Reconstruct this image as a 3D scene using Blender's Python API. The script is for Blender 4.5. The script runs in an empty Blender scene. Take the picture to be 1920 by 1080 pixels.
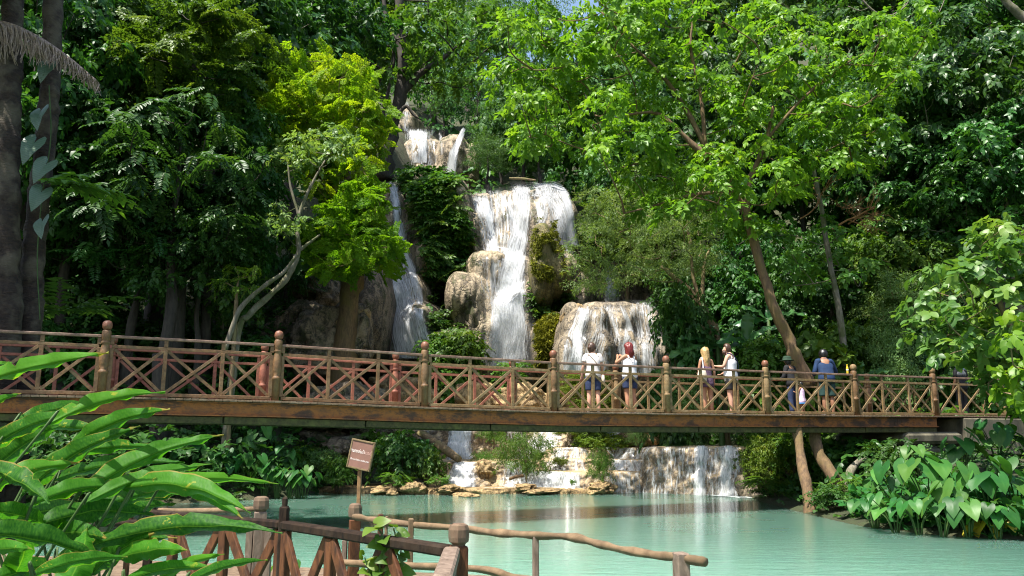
import bpy, bmesh, math, random
import numpy as np
from mathutils import Vector, Matrix, Euler
C = bpy.context
COL = C.scene.collection
rng = np.random.default_rng(7)
random.seed(7)
R = math.radians
# ------------------------------------------------------------------ camera
F = 28 / 36 * 1920
TH = math.atan(281 / F)
CT, ST = math.cos(TH), math.sin(TH)
CZ = 1.9
def at(px, py, Y):
    cx = (px - 960) / F; cy = (540 - py) / F
    dy = CT - cy * ST; dz = ST + cy * CT
    t = Y / dy
    return np.array([cx * t, Y, CZ + dz * t])
def onz(px, py, z):
    cx = (px - 960) / F; cy = (540 - py) / F
    dy = CT - cy * ST; dz = ST + cy * CT
    t = (z - CZ) / dz
    return np.array([cx * t, dy * t, z])
def nrm(v):
    v = np.asarray(v, float)
    return v / (np.linalg.norm(v, axis=-1, keepdims=True) + 1e-9)
# ------------------------------------------------------------------ noise
def _h(ix, iy, iz, s):
    n = (ix * 374761393 + iy * 668265263 + iz * 2147483647 + s * 974711) & 0xffffffff
    n = ((n ^ (n >> 13)) * 1274126177) & 0xffffffff
    n = (n ^ (n >> 16)) & 0xffffffff
    return n / 4294967295.0
def vnoise(x, y, z, s=0):
    x, y, z = np.broadcast_arrays(np.asarray(x, float), np.asarray(y, float), np.asarray(z, float))
    ix, iy, iz = np.floor(x).astype(np.int64), np.floor(y).astype(np.int64), np.floor(z).astype(np.int64)
    fx, fy, fz = x - ix, y - iy, z - iz
    fx, fy, fz = [f * f * (3 - 2 * f) for f in (fx, fy, fz)]
    r = 0
    for a in (0, 1):
        for b in (0, 1):
            for c in (0, 1):
                w = (fx if a else 1 - fx) * (fy if b else 1 - fy) * (fz if c else 1 - fz)
                r = r + w * _h(ix + a, iy + b, iz + c, s)
    return r * 2 - 1
def fbm(x, y, z, o=4, s=0):
    r = 0; a = 1.0; t = 0
    x, y, z = np.asarray(x, float), np.asarray(y, float), np.asarray(z, float)
    for i in range(o):
        r = r + a * vnoise(x * 2 ** i + i * 17.3, y * 2 ** i + i * 5.1, z * 2 ** i, s + i); t += a; a *= .5
    return r / t
def sstep(a, b, x):
    t = np.clip((np.asarray(x, float) - a) / (b - a), 0, 1)
    return t * t * (3 - 2 * t)
# ------------------------------------------------------------------ objects
def tag(o, label=None, cat=None, group=None, kind=None):
    if label: o['label'] = label
    if cat: o['category'] = cat
    if group: o['group'] = group
    if kind: o['kind'] = kind
    return o
def thing(name, label, cat, loc=(0, 0, 0), rotz=0, group=None):
    o = bpy.data.objects.new(name, None); COL.objects.link(o)
    o.location = Vector([float(v) for v in loc]); o.rotation_euler = (0, 0, rotz)
    o.empty_display_size = .2
    return tag(o, label, cat, group)
def link(name, me, parent=None, mat=None, world=False):
    """world=True: mesh data are in world space though the parent sits at its base"""
    o = bpy.data.objects.new(name, me); COL.objects.link(o)
    if parent is not None:
        o.parent = parent
        if world:
            q = parent
            M = Matrix.Identity(4)
            while q is not None:
                M = (Matrix.Translation(q.location) @ q.rotation_euler.to_matrix().to_4x4() @ Matrix.Diagonal((*q.scale, 1))) @ M
                q = q.parent
            M = M.inverted()
            n = len(me.vertices); co = np.empty(n * 3, np.float32); me.vertices.foreach_get('co', co)
            co = co.reshape(-1, 3); A = np.array(M)
            co = co @ A[:3, :3].T + A[:3, 3]
            me.vertices.foreach_set('co', co.astype(np.float32).ravel()); me.update()
    if mat is not None and not me.materials: me.materials.append(mat)
    return o
def npmesh(name, V, Fc, mat=None, smooth=False, attrs=None, uv=None):
    """V (n,3); Fc (m,k) index array or list of such arrays"""
    me = bpy.data.meshes.new(name)
    V = np.asarray(V, np.float32)
    arrs = Fc if isinstance(Fc, list) else [Fc]
    arrs = [np.asarray(a, np.int32) for a in arrs if len(a)]
    me.vertices.add(len(V)); me.vertices.foreach_set('co', V.ravel())
    tot = np.concatenate([np.full(len(a), a.shape[1], np.int32) for a in arrs])
    loops = np.concatenate([a.ravel() for a in arrs])
    me.loops.add(len(loops)); me.loops.foreach_set('vertex_index', loops)
    me.polygons.add(len(tot))
    st = np.zeros(len(tot), np.int32); st[1:] = np.cumsum(tot)[:-1]
    me.polygons.foreach_set('loop_start', st); me.polygons.foreach_set('loop_total', tot)
    if smooth: me.polygons.foreach_set('use_smooth', np.ones(len(tot), bool))
    me.update(calc_edges=True)
    if attrs:
        for k, v in attrs.items():
            a = me.attributes.new(k, 'FLOAT', 'POINT'); a.data.foreach_set('value', np.asarray(v, np.float32))
    if uv is not None:
        u = me.uv_layers.new(name='UVMap'); u.data.foreach_set('uv', np.asarray(uv, np.float32)[loops].ravel())
    if mat is not None: me.materials.append(mat)
    return me
class MB:
    """collects shapes into ONE mesh"""
    def __init__(s): s.v = []; s.f = []; s.n = 0; s.sm = []
    def add(s, V, fs, smooth=False):
        V = [tuple(float(c) for c in p) for p in V]
        s.v += V; s.f += [tuple(int(i) + s.n for i in f) for f in fs]; s.sm += [smooth] * len(fs); s.n += len(V); return s
    def box(s, c, size, rot=None, bev=0.0):
        x, y, z = [q / 2 for q in size]; b = min(bev, .45 * min(size))
        M = rot if rot is not None else Matrix.Identity(3)
        if b <= 0:
            P = [(sx * x, sy * y, sz * z) for sz in (-1, 1) for sx, sy in ((-1, -1), (1, -1), (1, 1), (-1, 1))]
            fs = [(3, 2, 1, 0), (4, 5, 6, 7), (0, 1, 5, 4), (1, 2, 6, 5), (2, 3, 7, 6), (3, 0, 4, 7)]
        else:
            P = []; 
            prof = [(-z, b), (-z + b, 0), (z - b, 0), (z, b)]
            for zz, i in prof:
                for px, py in ((-x + b, -y), (x - b, -y), (x, -y + b), (x, y - b), (x - b, y), (-x + b, y), (-x, y - b), (-x, -y + b)):
                    P.append((px * (x - i) / x, py * (y - i) / y, zz))
            fs = [tuple(range(7, -1, -1)), tuple(range(24, 32))]
            for r in range(3):
                for k in range(8): fs.append((r * 8 + k, r * 8 + (k + 1) % 8, r * 8 + 8 + (k + 1) % 8, r * 8 + 8 + k))
        V = [Vector(c) + M @ Vector(p) for p in P]
        return s.add(V, fs)
    def bar(s, a, b, w, h, up=(0, 0, 1), bev=0.0):
        a, b = Vector([float(q) for q in a]), Vector([float(q) for q in b]); d = b - a
        L = d.length; d.normalize(); u = Vector(up); x = d.cross(u)
        if x.length < 1e-4: x = Vector((1, 0, 0))
        x.normalize(); z = x.cross(d)
        M = Matrix((x, d, z)).transposed()
        return s.box((a + b) / 2, (w, L, h), M, bev)
    def tube(s, pts, rad, n=8, cap=True, wob=0.0, seed=0):
        V, fs = tube(pts, rad, n, cap, wob, seed); return s.add(V, fs, True)
    def lathe(s, prof, c=(0, 0, 0), n=12, smooth=True):
        V = []; fs = []
        for r, z in prof:
            for k in range(n):
                a = 2 * math.pi * k / n; V.append((c[0] + r * math.cos(a), c[1] + r * math.sin(a), c[2] + z))
        for i in range(len(prof) - 1):
            for k in range(n): fs.append((i * n + k, i * n + (k + 1) % n, i * n + n + (k + 1) % n, i * n + n + k))
        fs.append(tuple(range(n - 1, -1, -1))); fs.append(tuple(range((len(prof) - 1) * n, len(prof) * n)))
        return s.add(V, fs, smooth)
    def mesh(s, name, mat=None):
        me = bpy.data.meshes.new(name); me.from_pydata(s.v, [], s.f)
        me.polygons.foreach_set('use_smooth', s.sm); me.update()
        if mat is not None: me.materials.append(mat)
        return me
    def build(s, name, mat=None, parent=None, world=False):
        return link(name, s.mesh(name, mat), parent, None, world)
def tube(pts, rad, n=8, cap=True, wob=0.0, seed=0):
    P = np.asarray(pts, float); m = len(P)
    rad = np.full(m, rad) if np.isscalar(rad) else np.asarray(rad, float)
    T = np.gradient(P, axis=0); T = nrm(T)
    ref = np.array([0.31, 0.52, 0.8]) if abs(T[0] @ np.array([.31, .52, .8])) < .95 else np.array([1., 0, 0])
    V = []; fs = []
    x = np.cross(T[0], ref); x /= np.linalg.norm(x)
    ang = np.linspace(0, 2 * math.pi, n, endpoint=False)
    for i in range(m):
        x = x - T[i] * (x @ T[i]); x /= np.linalg.norm(x) + 1e-9; y = np.cross(T[i], x)
        w = 1 + (wob * vnoise(np.cos(ang) * 1.3 + seed, np.sin(ang) * 1.3, i * .5, seed) if wob else 0)
        V.append(P[i] + (np.cos(ang) * rad[i] * w)[:, None] * x + (np.sin(ang) * rad[i] * w)[:, None] * y)
    V = np.concatenate(V)
    for i in range(m - 1):
        for k in range(n): fs.append((i * n + k, i * n + (k + 1) % n, i * n + n + (k + 1) % n, i * n + n + k))
    if cap: fs += [tuple(range(n - 1, -1, -1)), tuple(range((m - 1) * n, m * n))]
    return V, fs
def spline(pts, k=6):
    """Catmull-Rom through pts (any dimension)"""
    P = np.asarray(pts, float)
    Q = np.vstack([2 * P[0] - P[1], P, 2 * P[-1] - P[-2]])
    out = []
    for i in range(1, len(Q) - 2):
        for t in np.linspace(0, 1, k, endpoint=False):
            a, b, c, d = Q[i - 1:i + 3]
            out.append(.5 * (2 * b + (c - a) * t + (2 * a - 5 * b + 4 * c - d) * t * t + (3 * b - a - 3 * c + d) * t ** 3))
    out.append(P[-1]); return np.array(out)
def children(o): return [q for q in bpy.data.objects if q.parent == o]
def copy_tree(o, parent=None):
    c = o.copy(); COL.objects.link(c); c.parent = parent
    for ch in list(o.children): copy_tree(ch, c)
    return c
# ------------------------------------------------------------------ materials
class NT:
    def __init__(s, name):
        s.m = bpy.data.materials.new(name); s.m.use_nodes = True; s.t = s.m.node_tree; s.t.nodes.clear()
        s.out = s.n('ShaderNodeOutputMaterial')
    def n(s, typ, ins=None, **kw):
        q = s.t.nodes.new(typ)
        for k, v in kw.items(): setattr(q, k, v)
        for k, v in (ins or {}).items(): s.set(q.inputs[k], v)
        return q
    def set(s, inp, v):
        if isinstance(v, bpy.types.NodeSocket): s.t.links.new(v, inp)
        elif isinstance(v, tuple) and len(v) == 3 and inp.type == 'RGBA': inp.default_value = (*v, 1)
        else: inp.default_value = v
    def ramp(s, fac, stops, interp='LINEAR'):
        q = s.n('ShaderNodeValToRGB'); q.color_ramp.interpolation = interp
        e = q.color_ramp.elements
        while len(e) < len(stops): e.new(.5)
        for el, (p, c) in zip(e, stops):
            el.position = p; el.color = (*c, 1) if isinstance(c, tuple) else (c, c, c, 1)
        s.set(q.inputs[0], fac); return q.outputs[0]
    def noise(s, vec, scale, detail=4, rough=.6, dist=0.0):
        q = s.n('ShaderNodeTexNoise', {'Scale': scale, 'Detail': detail, 'Roughness': rough, 'Distortion': dist})
        if vec is not None: s.set(q.inputs['Vector'], vec)
        return q.outputs['Fac']
    def coord(s, which='Object', scale=None):
        o = s.n('ShaderNodeTexCoord').outputs[which]
        if scale is None: return o
        return s.n('ShaderNodeMapping', {'Vector': o, 'Scale': scale}).outputs[0]
    def math(s, op, a, b=0.0, clamp=False):
        q = s.n('ShaderNodeMath', operation=op, use_clamp=clamp); s.set(q.inputs[0], a); s.set(q.inputs[1], b); return q.outputs[0]
    def mix(s, f, a, b, typ='MIX'):
        q = s.n('ShaderNodeMix', data_type='RGBA', blend_type=typ); s.set(q.inputs[0], f); s.set(q.inputs[6], a); s.set(q.inputs[7], b); return q.outputs[2]
    def bump(s, h, st=.5, dist=.05):
        return s.n('ShaderNodeBump', {'Height': h, 'Strength': st, 'Distance': dist}).outputs[0]
    def pbsdf(s, **k):
        q = s.n('ShaderNodeBsdfPrincipled')
        for kk, v in k.items(): s.set(q.inputs[kk.replace('_', ' ')], v)
        return q.outputs[0]
    def done(s, sh):
        s.t.links.new(sh, s.out.inputs[0]); return s.m
def rgb(r, g, b): return tuple((c / 255 / 12.92) if c / 255 < .04045 else ((c / 255 + .055) / 1.055) ** 2.4 for c in (r, g, b))
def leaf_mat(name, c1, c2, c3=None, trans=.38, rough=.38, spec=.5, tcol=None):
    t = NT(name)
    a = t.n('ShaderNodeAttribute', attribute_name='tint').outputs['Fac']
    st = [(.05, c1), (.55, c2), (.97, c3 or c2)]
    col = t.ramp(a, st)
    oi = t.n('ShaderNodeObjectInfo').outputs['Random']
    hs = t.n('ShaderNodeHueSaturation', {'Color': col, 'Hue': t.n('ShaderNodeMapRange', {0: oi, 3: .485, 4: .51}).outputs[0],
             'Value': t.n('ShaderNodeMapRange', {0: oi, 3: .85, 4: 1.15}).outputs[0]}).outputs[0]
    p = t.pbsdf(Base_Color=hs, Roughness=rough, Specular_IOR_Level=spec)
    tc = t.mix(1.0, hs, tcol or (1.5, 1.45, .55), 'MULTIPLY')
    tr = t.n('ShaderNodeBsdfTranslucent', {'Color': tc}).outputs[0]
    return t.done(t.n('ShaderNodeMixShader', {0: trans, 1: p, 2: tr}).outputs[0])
def bark_mat(name, c1, c2, c3=None, scale=(9, 9, 2), bump=.7):
    t = NT(name); v = t.coord('Object', scale)
    n = t.noise(v, 1.6, 6, .65, .4); n2 = t.noise(t.coord('Object'), 1.7, 3)
    col = t.ramp(n, [(.3, c1), (.66, c2)])
    if c3: col = t.mix(t.ramp(n2, [(.46, 0.0), (.62, 1.0)]), col, c3)
    return t.done(t.pbsdf(Base_Color=col, Roughness=.85, Normal=t.bump(n, bump, .04)))
def wood_mat(name, c1, c2, c3, rough=.5, scale=(3, 3, 3), streak=None, wear=(.5, .75), spec=.4):
    t = NT(name); v = t.coord('Object', scale)
    w = t.noise(t.coord('Object', streak or (14, 14, 14)), 1.0, 5, .6, .6)
    n = t.noise(v, 1.3, 5, .65)
    col = t.ramp(w, [(.3, c1), (.65, c2)])
    col = t.mix(t.ramp(n, [(wear[0], 0.0), (wear[1], 1.0)]), col, c3)
    return t.done(t.pbsdf(Base_Color=col, Roughness=t.ramp(n, [(.3, rough), (.7, min(1, rough + .3))]), Specular_IOR_Level=spec, Normal=t.bump(w, .5, .015)))
def plain_mat(name, c, rough=.7, var=.25, scale=12, spec=.4, bump=.2):
    t = NT(name); n = t.noise(t.coord('Object'), scale, 4)
    col = t.ramp(n, [(.3, tuple(q * (1 - var) for q in c)), (.7, tuple(min(1, q * (1 + var)) for q in c))])
    return t.done(t.pbsdf(Base_Color=col, Roughness=rough, Specular_IOR_Level=spec, Normal=t.bump(n, bump, .01)))
M = {}
# foliage
M['leaf_dark'] = leaf_mat('dark_leaf', (.016, .058, .012), (.035, .105, .018), (.075, .165, .025), .34, .45, .3)
M['leaf_blue'] = leaf_mat('blue_green_leaf', (.016, .068, .017), (.036, .12, .024), (.075, .18, .032), .34, .42, .35)
M['leaf_mid'] = leaf_mat('mid_leaf', (.035, .10, .014), (.075, .17, .02), (.14, .23, .03), .38, .45, .3)
M['leaf_bright'] = leaf_mat('bright_leaf', (.065, .16, .012), (.125, .25, .02), (.20, .32, .03), .45, .42, .35)
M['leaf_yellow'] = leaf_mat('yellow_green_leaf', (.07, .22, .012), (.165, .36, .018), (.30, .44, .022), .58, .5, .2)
M['leaf_grey'] = leaf_mat('grey_green_leaf', (.08, .165, .045), (.15, .255, .075), (.23, .33, .10), .40, .45, .35)
M['leaf_gloss'] = leaf_mat('glossy_leaf', (.018, .072, .014), (.038, .125, .02), (.075, .18, .026), .30, .40, .38)
M['leaf_far'] = leaf_mat('far_leaf', (.035, .10, .03), (.065, .16, .045), (.12, .22, .06), .36, .5, .3)
M['leaf_bush'] = leaf_mat('bush_leaf', (.04, .11, .02), (.085, .185, .035), (.16, .26, .05), .38, .42, .35)
M['leaf_olive'] = leaf_mat('olive_leaf', (.06, .12, .012), (.12, .19, .02), (.22, .25, .03), .36, .5, .3)
M['leaf_taro'] = leaf_mat('taro_leaf', (.018, .085, .02), (.036, .135, .025), (.08, .20, .034), .32, .45, .3)
M['leaf_banana'] = leaf_mat('banana_leaf', (.02, .10, .03), (.05, .16, .045), (.10, .22, .06), .35, .35, .5)
M['moss'] = leaf_mat('moss_leaf', (.05, .06, .006), (.13, .145, .010), (.24, .25, .02), .2, .8, .2)
M['dead'] = plain_mat('dead_frond', (.26, .20, .155), .8, .4, 20)
M['rust_leaf'] = plain_mat('dry_orange_leaf', (.26, .10, .02), .7, .4, 9)
M['yellowleaf'] = leaf_mat('yellowing_leaf', (.35, .30, .02), (.45, .38, .03), (.5, .40, .05), .35, .45)
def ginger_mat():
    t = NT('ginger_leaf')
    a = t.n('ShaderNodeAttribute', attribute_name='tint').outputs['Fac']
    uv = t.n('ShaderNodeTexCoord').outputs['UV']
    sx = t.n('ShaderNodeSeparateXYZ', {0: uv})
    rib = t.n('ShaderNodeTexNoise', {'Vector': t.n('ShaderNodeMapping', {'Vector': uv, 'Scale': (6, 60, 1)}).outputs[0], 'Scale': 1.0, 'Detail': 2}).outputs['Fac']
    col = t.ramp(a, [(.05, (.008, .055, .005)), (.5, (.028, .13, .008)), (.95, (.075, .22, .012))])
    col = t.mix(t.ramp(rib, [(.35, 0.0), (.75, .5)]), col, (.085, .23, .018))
    ob = t.coord('Object')
    sp = t.noise(ob, 26, 3, .7); sp2 = t.noise(ob, 5, 2)
    col = t.mix(t.math('MULTIPLY', t.ramp(sp, [(.62, 0.0), (.68, 1.0)]), t.ramp(sp2, [(.45, 0.0), (.55, .8)])), col, (.30, .30, .03))
    edge = t.n('ShaderNodeAttribute', attribute_name='edge').outputs['Fac']
    eg = t.math('ADD', edge, t.math('MULTIPLY', t.math('SUBTRACT', sp2, .5), .35))
    col = t.mix(t.math('MULTIPLY', t.ramp(eg, [(.95, 0.0), (1.03, .6)]), t.ramp(sp2, [(.46, .1), (.6, 1.0)])), col, (.34, .20, .05))
    mid = t.ramp(edge, [(.02, .6), (.055, 0.0)])
    col = t.mix(mid, col, (.14, .28, .03))
    col = t.mix(t.math('MULTIPLY', t.n('ShaderNodeNewGeometry').outputs['Backfacing'], .2), col, (.15, .24, .08))
    p = t.pbsdf(Base_Color=col, Roughness=.52, Specular_IOR_Level=.16, Normal=t.bump(rib, .25, .006))
    tr = t.n('ShaderNodeBsdfTranslucent', {'Color': t.mix(1.0, col, (1.6, 1.7, .5), 'MULTIPLY')}).outputs[0]
    return t.done(t.n('ShaderNodeMixShader', {0: .45, 1: p, 2: tr}).outputs[0])
M['ginger'] = ginger_mat()
# bark
M['bark_tan'] = bark_mat('tan_bark', (.10, .065, .03), (.24, .17, .09), (.16, .14, .05))
M['bark_pale'] = bark_mat('pale_bark', (.08, .07, .05), (.22, .195, .145), (.08, .09, .03))
M['bark_dark'] = bark_mat('dark_bark', (.018, .014, .011), (.06, .048, .036), None)
M['bark_brown'] = bark_mat('brown_bark', (.06, .036, .02), (.19, .115, .055), (.13, .09, .03))
M['bark_palm'] = bark_mat('palm_bark', (.006, .004, .0025), (.042, .026, .015), (.085, .07, .045), (5, 5, 12), 1.0)
M['stem'] = plain_mat('green_stem', (.04, .085, .015), .6)
M['twig'] = bark_mat('twig_bark', (.05, .036, .022), (.13, .095, .055), None)
M['rust_twig'] = bark_mat('rusty_dead_twig', (.17, .07, .02), (.34, .18, .07), None)
# rock
def rock_mat(name, c1, c2, dark, moss=None, wet=.0, scale=1.0):
    t = NT(name)
    v = t.coord('Object', (1.3 * scale, 1.3 * scale, .28 * scale)); ob = t.coord('Object')
    st = t.noise(v, 1.4, 8, .68, .7)
    big = t.noise(ob, .55 * scale, 4, .6)
    fine = t.noise(ob, 7.5 * scale, 5, .7)
    col = t.ramp(st, [(.28, c1), (.50, c2), (.72, tuple(min(1, q * 1.25) for q in c2))])
    col = t.mix(t.ramp(t.math('MULTIPLY', st, fine), [(.16, .9), (.27, 0.0)]), col, dark)
    col = t.mix(t.ramp(big, [(.5, 0.0), (.66, .65)]), col, tuple(q * .55 for q in c1))
    if moss:
        mo = t.math('MULTIPLY', t.ramp(t.noise(ob, 1.1 * scale, 5, .7), [(.5, 0.0), (.6, 1.0)]), t.ramp(fine, [(.35, .2), (.55, 1.0)]))
        col = t.mix(mo, col, moss)
    dv = t.n('ShaderNodeVectorMath', {0: t.coord('Object', (1, 1, .55)), 1: t.n('ShaderNodeTexNoise', {'Vector': ob, 'Scale': 1.4 * scale, 'Detail': 3}).outputs['Color']}, operation='ADD').outputs[0]
    ck = t.n('ShaderNodeTexVoronoi', {'Vector': dv, 'Scale': 1.5 * scale}, feature='DISTANCE_TO_EDGE').outputs['Distance']
    crack = t.ramp(ck, [(0.0, 0.0), (.07, 1.0)]); cm = t.math('MULTIPLY', t.math('SUBTRACT', 1.0, crack), t.ramp(big, [(.38, .15), (.58, .9)]))
    col = t.mix(cm, col, dark)
    h = t.math('ADD', t.math('MULTIPLY', st, 1.6), fine); h = t.math('SUBTRACT', h, t.math('MULTIPLY', cm, .9))
    return t.done(t.pbsdf(Base_Color=col, Roughness=t.ramp(fine, [(.3, .45), (.6, .85)]), Normal=t.bump(h, .85, .10 / scale)))
M['cliff'] = rock_mat('travertine_cliff', (.17, .125, .075), (.39, .31, .205), (.045, .035, .022), (.05, .06, .015))
M['boulder'] = rock_mat('brown_boulder', (.085, .06, .04), (.24, .175, .115), (.02, .016, .012), (.05, .055, .015), 0, 1.6)
M['gold_rock'] = rock_mat('golden_travertine', (.20, .115, .035), (.36, .25, .115), (.07, .04, .015), None, 0, 2.2)
M['dome'] = rock_mat('grey_travertine', (.12, .095, .065), (.30, .24, .16), (.035, .03, .025), None, 0, 1.3)
M['cave'] = plain_mat('wet_dark_rock', (.035, .032, .02), .7, .5, 3, .3, .8)
M['mossrock'] = rock_mat('mossy_rock', (.10, .085, .03), (.19, .155, .06), (.03, .028, .01), (.10, .105, .012), 0, 1.5)
def terr_mat():
    t = NT('travertine_terrace')
    geo = t.n('ShaderNodeNewGeometry'); ob = t.coord('Object')
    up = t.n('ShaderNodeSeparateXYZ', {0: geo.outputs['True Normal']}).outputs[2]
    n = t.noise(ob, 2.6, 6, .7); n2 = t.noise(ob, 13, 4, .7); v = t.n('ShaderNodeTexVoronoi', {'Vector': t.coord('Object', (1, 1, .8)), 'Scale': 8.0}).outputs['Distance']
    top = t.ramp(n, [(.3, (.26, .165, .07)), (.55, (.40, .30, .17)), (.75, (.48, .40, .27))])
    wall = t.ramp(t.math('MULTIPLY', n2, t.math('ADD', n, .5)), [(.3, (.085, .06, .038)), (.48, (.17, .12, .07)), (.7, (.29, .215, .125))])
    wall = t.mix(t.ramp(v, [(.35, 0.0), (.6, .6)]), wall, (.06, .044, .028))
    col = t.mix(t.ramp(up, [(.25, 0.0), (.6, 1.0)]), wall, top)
    h = t.math('ADD', t.math('MULTIPLY', v, -1.2), n2)
    return t.done(t.pbsdf(Base_Color=col, Roughness=.5, Normal=t.bump(h, .7, .05)))
M['terrace'] = terr_mat()
def ground_mat():
    t = NT('forest_floor'); ob = t.coord('Object')
    n = t.noise(ob, .6, 6, .7); f = t.noise(ob, 6, 5, .7)
    col = t.ramp(n, [(.35, (.022, .020, .010)), (.5, (.035, .045, .014)), (.65, (.055, .042, .022))])
    col = t.mix(t.ramp(f, [(.5, 0.0), (.7, .6)]), col, (.03, .06, .012))
    return t.done(t.pbsdf(Base_Color=col, Roughness=.9, Normal=t.bump(f, .8, .15)))
M['ground'] = ground_mat()
def pool_mat():
    t = NT('turquoise_water'); ob = t.coord('Object')
    w1 = t.noise(t.coord('Object', (.8, 3.2, 1)), 1.5, 4, .6, .5)
    w2 = t.noise(t.coord('Object', (3, 11, 1)), 1.6, 3, .6, .2)
    w3 = t.noise(t.coord('Object', (.35, .8, 1)), 1.0, 2)
    h = t.math('ADD', w1, t.math('MULTIPLY', w2, .45))
    big = t.noise(ob, .11, 3)
    col = t.ramp(big, [(.35, (.105, .225, .172)), (.65, (.145, .27, .207))])
    col = t.mix(t.ramp(w3, [(.4, 0.0), (.75, .35)]), col, (.15, .285, .20))
    p = t.pbsdf(Base_Color=col, Roughness=.12, Specular_IOR_Level=.5, IOR=1.33, Normal=t.bump(h, .42, .10), Subsurface_Weight=1.0, Subsurface_Radius=(.9, 1.5, 1.3), Subsurface_Scale=1.8)
    return t.done(p)
M['pool'] = pool_mat()
def fall_mat(name, su=7.0, sv=.55, cut=(.40, .62), col=(.86, .89, .92), mist=.12):
    """falling water: white strands with gaps; attributes edge (0 at the sides) and flow (how dense)"""
    t = NT(name); uv = t.n('ShaderNodeTexCoord').outputs['UV']
    def st(a, b, d=4): return t.noise(t.n('ShaderNodeMapping', {'Vector': uv, 'Scale': (a, b, 1)}).outputs[0], 1.0, d, .62, .35)
    n1 = st(su, sv); n2 = st(su * 3.7, sv * 3.2, 3); n3 = st(su * .28, sv * .8, 2)
    e = t.n('ShaderNodeAttribute', attribute_name='edge').outputs['Fac']
    f = t.n('ShaderNodeAttribute', attribute_name='flow').outputs['Fac']
    s = t.math('ADD', t.math('ADD', t.math('MULTIPLY', n1, .5), t.math('MULTIPLY', n2, .32)), t.math('MULTIPLY', n3, .18))
    s = t.math('ADD', s, t.math('MULTIPLY', t.math('SUBTRACT', f, .5), .42))
    s = t.math('ADD', s, t.math('MULTIPLY', t.math('SUBTRACT', e, 1.0), .45))
    a = t.n('ShaderNodeMapRange', {0: s, 1: cut[0], 2: cut[1], 3: 0.0, 4: .97}).outputs[0]
    a = t.math('MAXIMUM', a, t.math('MULTIPLY', t.math('MULTIPLY', e, f), mist))
    d = t.n('ShaderNodeBsdfDiffuse', {'Color': col, 'Normal': t.bump(t.math('ADD', n1, t.math('MULTIPLY', n2, .6)), .9, .16)}).outputs[0]
    tr = t.n('ShaderNodeBsdfTranslucent', {'Color': col}).outputs[0]
    g = t.n('ShaderNodeBsdfGlossy', {'Color': (.9, .9, .9), 'Roughness': .25}).outputs[0]
    sh = t.n('ShaderNodeMixShader', {0: .3, 1: d, 2: tr}).outputs[0]
    sh = t.n('ShaderNodeMixShader', {0: .06, 1: sh, 2: g}).outputs[0]
    tp = t.n('ShaderNodeBsdfTransparent').outputs[0]
    return t.done(t.n('ShaderNodeMixShader', {0: a, 1: tp, 2: sh}).outputs[0])
M['fall'] = fall_mat('white_falling_water', 10.0, .75, (.44, .60), (.80, .82, .84), .06)
M['fall_fine'] = fall_mat('cascade_water', 9.0, 1.3, (.45, .60), (.78, .80, .80), .06)
M['foam'] = fall_mat('foam_water', 4.5, 4.5, (.42, .60), (.86, .92, .92), .05)
# bridge
M['rail_near'] = wood_mat('varnished_teak_wood', (.075, .038, .017), (.175, .092, .035), (.20, .135, .07), .45)
M['rail_grey'] = wood_mat('weathered_teak_wood', (.10, .062, .026), (.24, .15, .062), (.27, .20, .11), .5)
M['rail_red'] = wood_mat('red_stained_wood', (.16, .05, .03), (.30, .105, .06), (.22, .11, .06), .5)
M['handrail'] = wood_mat('handrail_wood', (.09, .05, .035), (.20, .12, .08), (.28, .19, .14), .45)
M['ball_red'] = wood_mat('red_finial_wood', (.12, .045, .025), (.20, .08, .042), (.19, .10, .06), .32)
def rust_mat():
    t = NT('rusty_steel'); ob = t.coord('Object')
    n = t.noise(t.coord('Object', (1, 1, 2.2)), 1.2, 6, .7); f = t.noise(ob, 11, 4, .7)
    col = t.ramp(n, [(.30, (.035, .018, .011)), (.44, (.085, .034, .016)), (.52, (.29, .095, .018)), (.60, (.20, .07, .02)), (.68, (.11, .05, .026)), (.8, (.22, .15, .085))])
    col = t.mix(t.ramp(f, [(.52, 0.0), (.7, .7)]), col, (.07, .04, .024))
    return t.done(t.pbsdf(Base_Color=col, Roughness=.75, Metallic=.0, Normal=t.bump(f, .3, .01)))
M['rust'] = rust_mat()
M['mossbeam'] = wood_mat('mossy_timber', (.022, .022, .008), (.07, .06, .02), (.10, .10, .03), .8)
M['deck'] = wood_mat('deck_board_wood', (.08, .05, .03), (.17, .115, .07), (.22, .17, .12), .75)
def conc_mat():
    t = NT('stained_concrete'); ob = t.coord('Object')
    n = t.noise(t.coord('Object', (1.2, 1.2, .4)), 1.5, 6, .65); f = t.noise(ob, 15, 3)
    col = t.ramp(n, [(.33, (.035, .032, .022)), (.55, (.13, .115, .075)), (.75, (.25, .22, .15))])
    return t.done(t.pbsdf(Base_Color=col, Roughness=.9, Normal=t.bump(f, .3, .01)))
M['concrete'] = conc_mat()
M['fence_dark'] = wood_mat('tarred_dark_wood', (.010, .007, .006), (.03, .018, .011), (.05, .036, .026), .7, (4, 4, 4), (20, 20, 6), (.5, .75), .12)
M['fence_brown'] = wood_mat('brown_fence_wood', (.03, .012, .007), (.13, .05, .02), (.03, .023, .018), .6, (5, 5, 3), (18, 18, 5), (.5, .75), .2)
M['fence_grey'] = wood_mat('grey_fence_wood', (.09, .06, .042), (.22, .16, .12), (.13, .09, .065), .75, (4, 4, 4), (18, 18, 6))
M['pole'] = wood_mat('peeled_pole_wood', (.085, .052, .026), (.19, .125, .068), (.10, .07, .036), .7, (3, 3, 3), (10, 10, 10))
M['cap'] = wood_mat('weathered_cap_wood', (.07, .042, .026), (.165, .105, .065), (.11, .09, .055), .75, (6, 6, 6), (16, 16, 5))
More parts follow.
